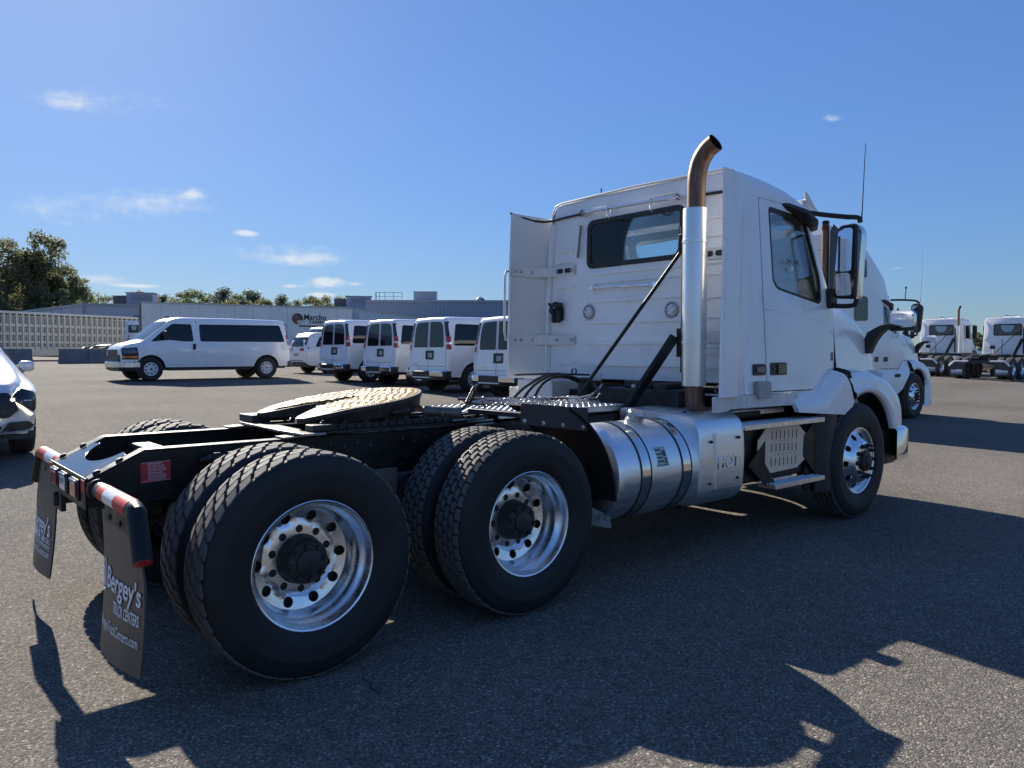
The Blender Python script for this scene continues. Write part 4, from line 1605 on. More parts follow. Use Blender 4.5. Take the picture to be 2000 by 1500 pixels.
    for y in (.09, -.36):
        b = MB()
        b.tube([(3.576, y - .045, 2.665), (3.572, y - .03, 2.645), (3.572, y, 2.636), (3.572, y + .03, 2.645), (3.576, y + .045, 2.665)], .0045, 6)
        b.build("hanging_loop", BLACK_PLASTIC, rw)
    # ---- pressed ridges on the back wall
    def ridge(y0, y1, z, h=.034):
        b.panel(rrect(min(y0, y1), max(y0, y1), z - h / 2, z + h / 2, h * .4), lambda u, v: (bx(u, v) - .013, u, v), (.014, 0, 0))
    for z in (2.215, 2.135, 1.965, 1.772, 1.585, 1.392):
        b = MB(); ridge(.59, -.62, z); b.build("wall_ridge", WHITE, t, bev=.004)
    for z in (2.46, 2.36, 2.225, 2.12, 1.40):
        b = MB(); ridge(.72, .94, z, .026); b.build("wall_ridge", WHITE, t, bev=.004)
    for z in (2.56, 2.42, 2.31, 2.26, 2.21, 2.12, 1.94, 1.78, 1.62, 1.55, 1.50, 1.38):
        b = MB(); ridge(-.74, -1.0, z, .028); b.build("wall_ridge", WHITE, t, bev=.004)
    # ---- hand rails, lamps, brackets
    b = MB()
    b.tube([(3.52, .545, 2.775), (3.515, .2, 2.770), (3.515, -.2, 2.762), (3.52, -.53, 2.752)], .0135, 12)
    for y, z in ((.545, 2.775), (-.53, 2.752)):
        b.lathe([(.024, -.02), (.026, 0), (.02, .06)], (3.515, y, z), (1, 0, 0), 14)
    rl = b.build("hand_rail", CHROME, t)
    for y, z in ((.235, 2.770), (-.25, 2.762)):
        b = MB()
        ring = [(3.515 + .028 * math.sin(a), y, z - .033 + .053 * math.cos(a)) for a in [2 * math.pi * k / 20 for k in range(20)]]
        b.tube(ring + ring[:1], .004, 6)
        b.build("hook_ring", CHROME, rl)
    b = MB()
    for (y0, y1) in ((.42, .23), (-.23, -.50)):
        b.tube([(3.53, y0, 2.795), (3.53, y1, 2.790)], .006, 8)
    b.build("spring_clip", ZINC, rl)
    b = MB()
    b.tube([(3.55, .605, 2.67), (3.545, .640, 2.375)], .013, 10)
    b.build("vertical_bar", mat("grey_bar", (.22, .21, .20), .4, .6), t)
    b = MB()
    b.tube([(3.535, .44, 2.083), (3.53, .1, 2.078), (3.535, -.255, 2.066)], .015, 12)
    for y, z in ((.455, 2.084), (-.27, 2.066)):
        b.prism(rrect(y - .03, y + .03, z - .022, z + .022, .01), lambda u, v: (3.572, u, v), (-.045, 0, 0))
    b.build("grab_bar", ALU, t, bev=.003)
    for y, z in ((.522, 1.868), (-.425, 1.848)):
        b = MB()
        b.lathe([(.069, .012), (.069, -.008), (.062, -.013), (.053, -.010), (.051, .0)], (3.572, y, z), (1, 0, 0), 28)
        wl = b.build("work_lamp", mat("lamp_bezel_grey", (.32, .32, .32), .45), t)
        b = MB()
        b.lathe([(.051, -.004), (.035, -.010), (0, -.014)], (3.572, y, z), (1, 0, 0), 24)
        for k in range(6):
            a = k * math.pi / 3
            b.lathe([(.0, -.020), (.012, -.017), (.015, -.008)], (3.572, y + .03 * math.cos(a), z + .03 * math.sin(a)), (1, 0, 0), 8)
        b.build("lamp_lens", CLEAR_LENS, wl)
    b = MB()
    b.prism(rrect(.845, .965, 1.80, 1.93, .02), lambda u, v: (3.566, u, v), (-.012, 0, 0))
    for y in (.93, .875):
        b.lathe([(.024, 0), (.024, -.05), (.03, -.055), (.03, -.085), (0, -.085)], (3.56, y, 1.895 + (.93 - y)), (1, 0, 0), 12)
        b.box(3.50, 3.54, y - .02, y + .02, 1.79, 1.90)
        b.tube([(3.53, y, 1.90), (3.52, y, 1.78)], .022, 10)
        b.bar((3.50, y + .01, 1.93), (3.50, y + .05, 1.965), .03, .02)
    b.build("gladhand_holder", BLACK_PLASTIC, t, bev=.003)
    # ---- side extenders
    for s in (-1, 1):
        zb = 1.168 if s < 0 else 1.25
        pts = [(3.150, 1.203), (3.165, 1.208), (3.30, 1.198), (3.42, 1.180), (3.50, 1.150), (3.55, 1.12), (3.585, 1.085)]
        if s < 0:
            pts = [(3.165, 1.188), (3.178, 1.200), (3.30, 1.190), (3.40, 1.176), (3.44, 1.160), (3.455, 1.135), (3.52, 1.122), (3.60, 1.118)]
        sec = []
        for z in (zb, zb + .05, 1.8, 2.3, 2.74, 2.80, 2.825):
            k = .035 * (z - zb) / 1.6 if s < 0 else .05 * (z - zb) / 1.6
            dz = -.03 if z > 2.79 else 0
            sec.append([(x + k, s * (y - .02 * max(0, z - 2.3)), z + (dz * i / 6 if z > 2.79 else 0)) for i, (x, y) in enumerate(pts)])
        b = MB()
        b.loft(sec, close=False, caps=False)
        n0 = len(b.v)
        inner = [[(x + .004, y - s * .022, z) for x, y, z in q] for q in sec]
        b.loft(inner, close=False, caps=False)
        for q, w in ((sec[0], inner[0]), (sec[-1], inner[-1]), ([q[0] for q in sec], [q[0] for q in inner])):
            b.loft([q, w], close=False, caps=False)
        b.build("side_extender", WHITE if s < 0 else WHITE_PLASTIC, t, ang=35)
        # strap brackets between extender and back wall
        for z in (2.272, 1.617):
            b = MB()
            pth = [(3.20, s * 1.172), (3.34, s * 1.165), (3.46, s * 1.145), (3.545, s * 1.07), (3.562, s * .98), (3.562, s * .70)]
            b.loft([[(x, y, z + h) for x, y in pth] for h in (-.045, -.042, .042, .045)], close=False, caps=False)
            b.loft([[(x + .006, y - s * .0, z + h) for x, y in pth] for h in (-.045, .045)], close=False, caps=False)
            br = b.build("extender_bracket", WHITE_PLASTIC, t, ang=40)
            b = MB()
            for (x, y, d) in ((3.235, s * 1.170, (0, -s, 0)), (3.30, s * 1.166, (0, -s, 0)), (3.43, s * 1.150, (-.3, -s, 0)), (3.56, s * .93, (-1, 0, 0)), (3.56, s * .735, (-1, 0, 0))):
                b.lathe([(.016, -.002), (.016, .008), (.009, .010), (.009, .018), (0, .019)], (x, y, z), d, 8)
            b.build("bracket_bolt", ZINC, br)
            if z > 2:
                b = MB()
                for y in (.90, .785):
                    b.prism(rrect(y - .047, y + .047, z - .022, z + .022, .02), lambda u, v: (3.5615, s * u, v), (-.0012, 0, 0))
                b.build("bracket_slot", PRINT_DARK, br)
    b = MB()
    b.tube([(3.185, 1.192, 2.822), (3.30, 1.18, 2.795), (3.46, 1.155, 2.772), (3.545, 1.10, 2.765), (3.585, 1.03, 2.768), (3.570, .90, 2.772), (3.565, .70, 2.776), (3.55, .56, 2.776)], .011, 8)
    b.build("roof_seal", BLACK_PLASTIC, t)
    b = MB()
    b.tube([(3.57, -.60, 2.750), (3.575, -.95, 2.742), (3.575, -1.03, 2.74)], .012, 8)
    b.lathe([(.02, -.02), (.02, .02)], (3.56, .60, 2.776), (0, 1, 0), 10)
    b.build("roof_seal", BLACK_PLASTIC, t)
    b = MB()
    b.tube([(3.30, 1.205, 2.28), (3.16, 1.215, 2.27), (3.142, 1.215, 2.22), (3.135, 1.215, 1.70), (3.150, 1.213, 1.62), (3.2, 1.20, 1.61)], .012, 8)
    b.build("extender_hoop", ALU_DULL, t)
    # ---- interior
    b = MB()
    b.box(3.66, 4.88, -1.03, 1.03, 1.18, 1.21)
    b.hexa([(4.45, -1.0, 1.2), (4.88, -1.0, 1.2), (4.88, 1.0, 1.2), (4.45, 1.0, 1.2), (4.55, -1.0, 1.88), (4.88, -1.0, 1.93), (4.88, 1.0, 1.93), (4.55, 1.0, 1.88)])
    b.build("dashboard", INTERIOR_DARK, t, bev=.03)
    b = MB()
    b.panel(roundpoly([(-1.05, 1.25), (1.05, 1.25), (.98, 2.82), (-.98, 2.82)], .1), lambda u, v: (3.63, u, v), (.02, 0, 0), [roundpoly([(-.52, 2.26), (.55, 2.26), (.54, 2.70), (-.54, 2.70)], .08)])
    b.panel(roundpoly([(3.66, -.95), (4.62, -.95), (4.62, .95), (3.66, .95)], .1), lambda u, v: (u, v, 2.80 - .06 * max(0, u - 4.1)), (0, 0, .01))
    b.build("interior_lining", INTERIOR, t)
    for y in (.55, -.55):
        b = MB()
        b.prism(rrect(3.80, 4.30, y - .26, y + .26, .08), lambda u, v: (u, v, 1.50), (0, 0, .16))
        b.box(3.95, 4.2, y - .15, y + .15, 1.22, 1.5)
        q = [roundpoly([(y - w, 1.64), (y + w, 1.64), (y + w * .85, 2.26), (y - w * .85, 2.26)], .1, 4) for w in (.25, .24)]
        b.loft([[(3.74 + .0 * v - (v - 1.64) * .08, u, v) for u, v in q[0]], [(3.88 - (v - 1.64) * .08, u, v) for u, v in q[1]]])
        b.prism(rrect(y - .13, y + .13, 2.28, 2.46, .05), lambda u, v: (3.72, u, v), (.09, 0, 0))
        b.build("cab_seat", SEAT, t, bev=.02)
    b = MB()
    ring = [(4.44 + .10 * math.cos(a), .55 + .225 * math.sin(a), 2.00 - .20 * math.cos(a)) for a in [2 * math.pi * k / 28 for k in range(28)]]
    b.tube(ring + ring[:1], .017, 8)
    b.tube([(4.44, .55, 2.0), (4.72, .55, 1.72)], .03, 8)
    b.bar((4.44, .33, 2.0), (4.44, .77, 2.0), .03, .02)
    b.build("steering_wheel", INTERIOR_DARK, t)
    b = MB()
    b.tube([(3.655, .45, 2.935), (3.655, .45, 3.0)], .006, 6)
    b.build("roof_stub", BLACK_PLASTIC, t)


def front_end(t):
    hood_mesh(XF).build("hood", WHITE, t, ang=45)
    for s in (-1, 1):
        fender_mesh(XF, s).build("front_fender", WHITE, t, ang=50)
        # black rubber gap between cab and hood
        b = MB()
        pts = [(5.052, 1.040, 1.90), (5.052, 1.062, 1.60), (5.052, 1.085, 1.36), (5.035, 1.165, 1.333), (5.10, 1.185, 1.315), (5.165, 1.185, 1.22), (5.20, 1.185, 1.13), (5.25, 1.185, 1.085)]
        b.loft([[(x - w, s * (y + .002), z - (w * .8 if i > 2 else 0)) for i, (x, y, z) in enumerate(pts)] for w in (-.022, .022)] , close=False, caps=False)
        b.loft([[(x - w, s * (y - .05), z - (w * .8 if i > 2 else 0)) for i, (x, y, z) in enumerate(pts)] for w in (-.035, .035)], close=False, caps=False)
        b.build("hood_seal", SOOT, t)
        # wheel-house liner
        b2 = MB()
        b2.loft([[(XF + .615 * math.cos(R(8 + 164 * k / 24)), s * .80 + y, RT + .02 + .615 * math.sin(R(8 + 164 * k / 24))) for k in range(25)] for y in (-.30, .34)], close=False, caps=False)
        b2.box(4.75, 5.95, s * .46 - .01, s * .46 + .01, .75, 1.25)
        b2.build("wheel_liner", BLACK_PLASTIC, t)
        b = MB()
        lip = spline([(XF + x, s * 1.160, z - .012) for x, z in ((-.07, 1.085), (.08, 1.12), (.25, 1.126), (.40, 1.085), (.52, 1.015), (.61, .925), (.67, .825), (.70, .74))], 4)
        b.loft([lip, [(p.x + .02, s * .95, p.z + .05) for p in lip], [(p.x + .02, s * .46, p.z + .05) for p in lip]], close=False, caps=False)
        b.build("fender_liner", BLACK_PLASTIC, t)
        # headlamp pod
        b = MB()
        b.hexa([(6.12, s * .78, 1.02), (6.30, s * .74, 1.02), (6.30, s * 1.02, 1.02), (6.12, s * 1.10, 1.02), (6.05, s * .80, 1.36), (6.22, s * .74, 1.33), (6.20, s * 1.0, 1.28), (6.08, s * 1.06, 1.30)])
        b.build("headlamp", CLEAR_LENS, t, bev=.02)
        # hood mirror on its arm
        b = MB()
        wedge = [(-.86, 1.50), (-.916, 1.616), (-.95, 1.696), (-1.024, 1.739), (-1.077, 1.763), (-1.16, 1.775), (-1.26, 1.750), (-1.16, 1.721), (-1.117, 1.717), (-1.074, 1.678), (-1.031, 1.62), (-1.002, 1.565), (-.970, 1.490)]
        secs = []
        for dx, k in ((-.04, .72), (-.025, 1.0), (.025, 1.0), (.04, .72)):
            secs.append([(5.99 + dx, -s * (u), v - (1 - k) * .02) for u, v in wedge])
        b.loft(secs)
        b.build("hood_mirror_arm", BLACK_PLASTIC, t, ang=60)
        b = MB()
        secs = []
        for i, (dx, k) in enumerate(((0, .96), (.012, 1.0), (.04, .99), (.075, .90), (.10, .70), (.115, .35))):
            secs.append([(5.985 + dx, s * (1.262 + u * k), 1.812 + v * k) for u, v in rrect(-.115, .115, -.083, .083, .05, 5)])
        b.loft(secs)
        hm = b.build("hood_mirror", CHROME, t, ang=60)
        b = MB()
        b.prism(rrect(-.105, .105, -.072, .072, .045), lambda u, v: (5.9835, s * (1.262 + u), 1.812 + v), (-.002, 0, 0))
        b.build("mirror_glass", MIRROR_GLASS, hm)
        b = MB()
        b.prism(rrect(-.11, .11, -.02, .02, .015), lambda u, v: (5.985, s * (1.262 + u), 1.722 + v), (.06, 0, 0))
        b.build("mirror_foot", BLACK_PLASTIC, hm, bev=.006)
        # door mirror, tall, with chrome back
        b = MB()
        cx, cy = 4.93, 1.258
        secs = []
        for dx, k in ((0, .97), (.015, 1.0), (.06, .98), (.12, .86), (.155, .62), (.165, .3)):
            secs.append([(cx + dx, s * (cy + u * k), 2.275 + v * (.96 + .04 * k)) for u, v in roundpoly([(-.125, -.305, .05), (.070, -.325, .04), (.108, .25, .09), (.06, .325, .1), (-.10, .315, .07)], .06, 5)])
        b.loft(secs)
        dm = b.build("door_mirror", CHROME, t, ang=55)
        b = MB()
        b.prism(roundpoly([(-.130, -.310, .05), (.060, -.325, .03), (.062, .31, .03), (-.10, .32, .07)], .05), lambda u, v: (cx - .001, s * (cy + u), 2.275 + v), (-.020, 0, 0))
        b.build("mirror_bezel", BLACK_PLASTIC, dm, bev=.006)
        for z0, z1, ti in ((-.29, -.10, -1), (-.085, .285, 1)):
            b = MB()
            b.prism(roundpoly([(-.092, z0), (.035, z0), (.035, z1), (-.078, z1)], .03), lambda u, v: (cx - .0225 + .20 * (u - .036) + (.05 * (v - z1) if ti > 0 else -.22 * (v - z0)), s * (cy + u), 2.275 + v), (-.001, 0, 0))
            b.build("mirror_glass", MIRROR_GLASS, dm)
        b = MB()
        b.tube(spline([(4.62, s * 1.02, 2.69), (4.76, s * 1.12, 2.672), (4.90, s * 1.24, 2.655), (4.93, s * 1.325, 2.64), (4.935, s * 1.345, 2.60)], 5), .021, 10)
        b.build("mirror_arm", BLACK_PLASTIC, t)
        b = MB()
        b.tube(spline([(4.93, s * 1.09, 1.93), (4.92, s * 1.16, 1.90), (4.93, s * 1.30, 1.90), (4.935, s * 1.325, 1.955)], 5), .021, 10)
        b.prism(rrect(4.875, 4.965, 1.88, 2.06, .03), lambda u, v: (u, s * 1.075, v), (0, s * .05, 0))
        b.build("mirror_bracket", BLACK_PLASTIC, t, bev=.005)
        # window deflector above the door
        b = MB()
        secs = []
        for x, z, h, o in ((4.20, 2.705, .012, .012), (4.28, 2.70, .05, .05), (4.45, 2.665, .058, .10), (4.62, 2.60, .055, .11), (4.70, 2.55, .03, .06)):
            y0 = cab_y(x, z) - .01
            secs.append([(x, s * y0, z + h * .6), (x, s * (y0 + o), z + h * .3), (x, s * (y0 + o * 1.05), z - h * .35), (x, s * (y0 + o * .4), z - h * .7), (x, s * y0, z - h * .6)])
        b.loft(secs)
        b.build("window_deflector", BLACK_PLASTIC, t, bev=.008)
    # antenna on the mirror bracket
    b = MB()
    b.tube([(4.95, -1.345, 2.60), (4.955, -1.348, 2.69), (4.985, -1.353, 3.27)], [.009, .005, .0028], 6)
    b.build("antenna", BLACK_PLASTIC, t)
    # outside sun visor over the windshield
    b = MB()
    secs = []
    for k in range(13):
        y = -.96 + 1.92 * k / 12
        e = 1 - (abs(y) / .96) ** 4
        x0 = 4.86 - .10 * (y / .96) ** 2
        secs.append([(x0 - .03, y, 2.83), (x0 + .10, y, 2.80 - .0), (x0 + .20, y, 2.735), (x0 + .195, y, 2.725), (x0 + .09, y, 2.785), (x0 - .035, y, 2.815)])
    b.loft(secs)
    for s in (-1, 1):
        b.prism([(4.72, 2.90), (4.80, 2.865), (4.90, 2.78), (4.955, 2.715), (4.80, 2.73), (4.74, 2.80)], lambda u, v: (u, s * .955, v), (0, -s * .012, 0))
        b.box(4.70, 4.76, min(s * .90, s * .945), max(s * .90, s * .945), 2.755, 2.82)
    b.build("sun_visor", WHITE_PLASTIC, t, ang=40)
    # bumper with chrome wrap
    b = MB()
    path = [(6.085, -1.200), (6.20, -1.205), (6.36, -1.19), (6.52, -1.10), (6.66, -.85), (6.70, -.4), (6.71, 0)]
    path = path + [(x, -y) for x, y in path[-2::-1]]
    secs = []
    for z, o in ((.435, .03), (.45, 0), (.735, 0), (.755, .02), (.765, .07), (.76, .12)):
        secs.append([(x - o * .8, y * (1 - o * .5), z) for x, y in path])
    b.loft(secs, close=False, caps=False)
    b.loft([[(x - .01, y * .99, z) for x, y, z in q] for q in secs[:3]], close=False, caps=False)
    b.build("front_bumper", CHROME, t, ang=40)
    b = MB()
    b.box(5.9, 6.62, -.98, .98, .36, .74)
    b.build("bumper_core", BLACK, t, bev=.02)
    b = MB()
    b.box(6.34, 6.37, -.66, .66, .78, 1.50)
    b.build("grille", BLACK_PLASTIC, t, bev=.02)


def under_cab(t):
    """hoses, lines and dark machinery seen between frame and cab"""
    rnd = random.Random(11)
    b = MB()
    b.box(3.25, 3.60, -.75, .10, 1.03, 1.20)
    b.box(3.42, 3.70, .15, .75, 1.05, 1.16)
    b.box(3.3, 3.5, -.60, -.45, 1.19, 1.25)
    b.tube([(3.30, .30, 1.06), (3.30, .30, 1.24)], .065, 16)
    b.tube([(3.30, .30, 1.24), (3.30, .30, 1.275)], .05, 16)
    b.box(3.35, 3.42, -.4, -.1, 1.2, 1.26)
    b.build("transmission_top", GREASY, t, bev=.012)
    b = MB()
    for k in range(3):
        y = .60 - k * .075
        b.tube(spline([(2.72 + .05 * k, y, 1.10), (2.85 + .04 * k, y - .02, 1.20 + .02 * (k % 3)), (3.08 + .02 * k, y - .06, 1.295 + .012 * (k % 2)), (3.36, y - .10, 1.25 - .01 * k), (3.55, y - .12, 1.13)], 5), .013, 8)
    b.build("hose", BLACK_PLASTIC, t)
    b = MB()
    b.tube([(3.16, 1.06, 1.285), (3.3, .75, 1.30), (3.42, .35, 1.295)], .009, 8)
    b.lathe([(.020, -.006), (.020, .006)], (3.16, 1.07, 1.285), (0, 0, 1), 10)
    b.lathe([(.028, -.01), (.028, .01)], (3.36, .50, 1.325), (1, 0, 0), 12)
    b.build("cab_latch_rod", GREASY, t)
    b = MB()
    b.hexa([(3.40, .34, 1.245), (3.42, .34, 1.245), (3.42, .22, 1.245), (3.40, .22, 1.245), (3.40, .35, 1.315), (3.42, .35, 1.315), (3.42, .21, 1.315), (3.40, .21, 1.315)])
    b.build("tilt_bracket", WHITE_DIRTY, t, bev=.004)
    b = MB()
    b.box(3.20, 3.55, .62, 1.10, 1.055, 1.245)
    b.build("lower_fairing", WHITE_DIRTY, t, bev=.01)
    b = MB()
    b.tube(spline([(3.28, -.30, 1.215), (3.22, -.36, 1.215), (3.18, -.40, 1.17), (3.14, -.38, 1.10), (3.08, -.33, 1.06)], 6), .006, 8)
    b.build("pale_hose", mat("pale_grey_hose", (.45, .45, .43), .5), t)
    for z in (1.215,):
        b = MB()
        b.lathe([(.02, -.015), (.024, 0), (.02, .02)], (3.28, -.28, 1.215), (0, 1, 0), 10)
        b.lathe([(.028, -.01), (.034, 0), (.028, .012)], (3.36, -1.03, 1.215), (1, 0, 0), 14)
        b.build("hose_fitting", ZINC, t)
    b = MB()
    b.box(3.25, 4.6, -.9, -.5, .95, 1.0)
    b.box(3.3, 4.0, -1.0, -.9, .98, 1.03)
    b.build("cab_subframe", BLACK, t, bev=.01)


def main_tractor():
    t = thing("semi_truck", "white day cab semi truck with amber-greased fifth wheel filling the foreground, rear wheels nearest", "semi truck")
    frame_parts(t)
    decal(t)
    for s in (-1, 1):
        flap(t, s)
    slide_rails(t)
    fifth_wheel(t)
    deck(t)
    guard(t)
    tanks(t)
    steps(t)
    truck_wheels(t, [(0.0, ME_LUG), (XA, ME_ZIG)], XF)
    exhaust(t)
    cab(t)
    front_end(t)
    under_cab(t)
    return t


MAIN = main_tractor()
# ------------------------------------------------------------------ parked vans and cars
CAR_TYRE = mat("car_tyre", (.020, .020, .021), .7, vary=.3, vscale=8)


def car_wheel(R_, wid, rimr, style):
    """local: axle +Y inward, outer face near y=0"""
    b = MB()
    b.lathe([(rimr, .012), (rimr + .02, -.004), (R_ * .82, -.014), (R_ * .94, -.006), (R_, .02), (R_, wid - .02), (R_ * .94, wid), (rimr, wid)], n=40)
    ty = b.mesh("tyre", CAR_TYRE, 40)
    b = MB()
    b.lathe([(rimr + .004, .006), (rimr + .006, -.004), (rimr - .008, -.002), (rimr - .014, .02), (rimr - .03, .035)], n=40)
    dep = lambda r: lerp_tab([(0, -.012), (.05, -.012), (.09, .004), (rimr * .75, .012), (rimr - .02, .035)], r)
    if style == "steel":
        holes = [rotrect(.73 * rimr, 2 * math.pi * k / 8, .034, .020) for k in range(8)]
        m = STEEL_WHITE
    else:
        holes = []
        for k in range(5):
            a = 2 * math.pi * k / 5
            holes.append(roundpoly([(rr * math.cos(a + d), rr * math.sin(a + d)) for rr, d in ((.40 * rimr, -.28), (.88 * rimr, -.46), (.88 * rimr, -.05), (.42 * rimr, -.06))], .01, 2))
            holes.append(roundpoly([(rr * math.cos(a + d), rr * math.sin(a + d)) for rr, d in ((.42 * rimr, .06), (.88 * rimr, .05), (.88 * rimr, .46), (.40 * rimr, .28))], .01, 2))
        m = ALU_DULL
    b.panel(circ(0, 0, rimr - .01, 40), lambda u, v: (u, dep(math.hypot(u, v)), v), (0, .008, 0), holes, grid=.035)
    rm = b.mesh("rim", m, 35)
    b = MB()
    b.lathe([(rimr - .005, .08), (0, .08)], n=24)
    b.lathe([(.035, .0), (.035, -.016), (0, -.02)], n=14)
    hb = b.mesh("hub", BLACK_PLASTIC, 40)
    return ty, rm, hb


def rotrect(r, a, ht, hr):
    q = []
    for u, v in rrect(-hr, hr, -ht, ht, hr * .9, 3):
        x, y = r + u, v
        q.append((x * math.cos(a) - y * math.sin(a), x * math.sin(a) + y * math.cos(a)))
    return q


W_VAN = car_wheel(.39, .24, .215, "steel")
W_CAR = car_wheel(.355, .225, .235, "spoke")
W_SUV = car_wheel(.37, .235, .24, "spoke")


def put_wheels(t, spec, xs, yo, r):
    for x in xs:
        for s in (-1, 1):
            w = link("wheel", spec[1], t, (x, s * yo, r), rot=(0, R(20 * x), 0 if s < 0 else math.pi))
            link("tyre", spec[0], w)
            link("hub", spec[2], w)


class Body:
    """car body lofted along x; station: x, top z, bottom z, half widths bottom / belt / roof, belt z, corner radius"""

    def __init__(s, stations, wheels, arch, zc):
        s.st, s.wh, s.arch, s.zc = stations, wheels, arch, zc

    def at(s, x):
        return lerp_tab(s.st, x)

    def bottom(s, x):
        zb = s.at(x)[1]
        for xw in s.wh:
            d = abs(x - xw)
            if d < s.arch:
                zb = max(zb, s.zc + math.sqrt(s.arch ** 2 - d * d))
        return zb

    def side(s, x, z):
        zt, zb, wb, wm, wt, zm, r = s.at(x)
        if z <= zm:
            k = max(0, min(1, (z - zb) / max(.01, zm - zb)))
            return wb + (wm - wb) * math.sin(k * math.pi / 2)
        k = max(0, min(1, (z - zm) / max(.01, zt - r - zm)))
        return wm + (wt - wm) * (k ** 1.4)

    def section(s, x, n=8):
        zt, zb0, wb, wm, wt, zm, r = s.at(x)
        zb = s.bottom(x)
        zm_ = max(zm, zb + .02)
        half = []
        zs = [zb + (zm_ - zb) * k / 5 for k in range(6)] + [zm_ + (zt - r - zm_) * k / 5 for k in range(1, 6)]
        for z in zs:
            half.append((s.side(x, z), z))
        w0 = half[-1][0]
        rr = min(r * 1.3, w0 * .5)
        for k in range(1, n + 1):
            a = math.pi / 2 * k / n
            half.append((w0 - rr + rr * math.cos(a), zt - r + r * math.sin(a)))
        cr = .018
        half.append((half[-1][0] * .5, zt + cr * .75))
        half.append((0, zt + cr))
        return [(y, z) for y, z in half] + [(-y, z) for y, z in half[-2::-1]]

    def xs(s):
        x = sorted(set([q[0] for q in s.st] + [xw + s.arch * math.cos(math.pi * k / 10) for xw in s.wh for k in range(11)] + [xw + s.arch * 1.001 * d for xw in s.wh for d in (-1, 1)]))
        out = [x[0]]
        for v in x[1:]:
            if v - out[-1] > .001:
                n = int((v - out[-1]) / .3) + 1
                a = out[-1]
                out += [a + (v - a) * k / n for k in range(1, n + 1)]
        return out

    def build(s, name, m, t, lean=lambda x, z: 0.0):
        b = MB()
        secs = []
        for x in s.xs():
            secs.append([(x + lean(x, z), y, z) for y, z in s.section(x)])
        b.loft(secs, close=False, caps=False)
        for q in (secs[0], secs[-1]):
            n = len(q)
            b.add(q, [(i, i + 1, n - 2 - i, n - 1 - i) for i in range(n // 2 - 1)] + [(n // 2 - 1, n // 2, n // 2 + 1)])
        return b.build(name, m, t, ang=38)

    def patch(s, b, outline, side, off=.005, grid=.12):
        b.panel(outline, lambda u, v: (u, side * (s.side(u, v) + off), v), None, grid=grid)


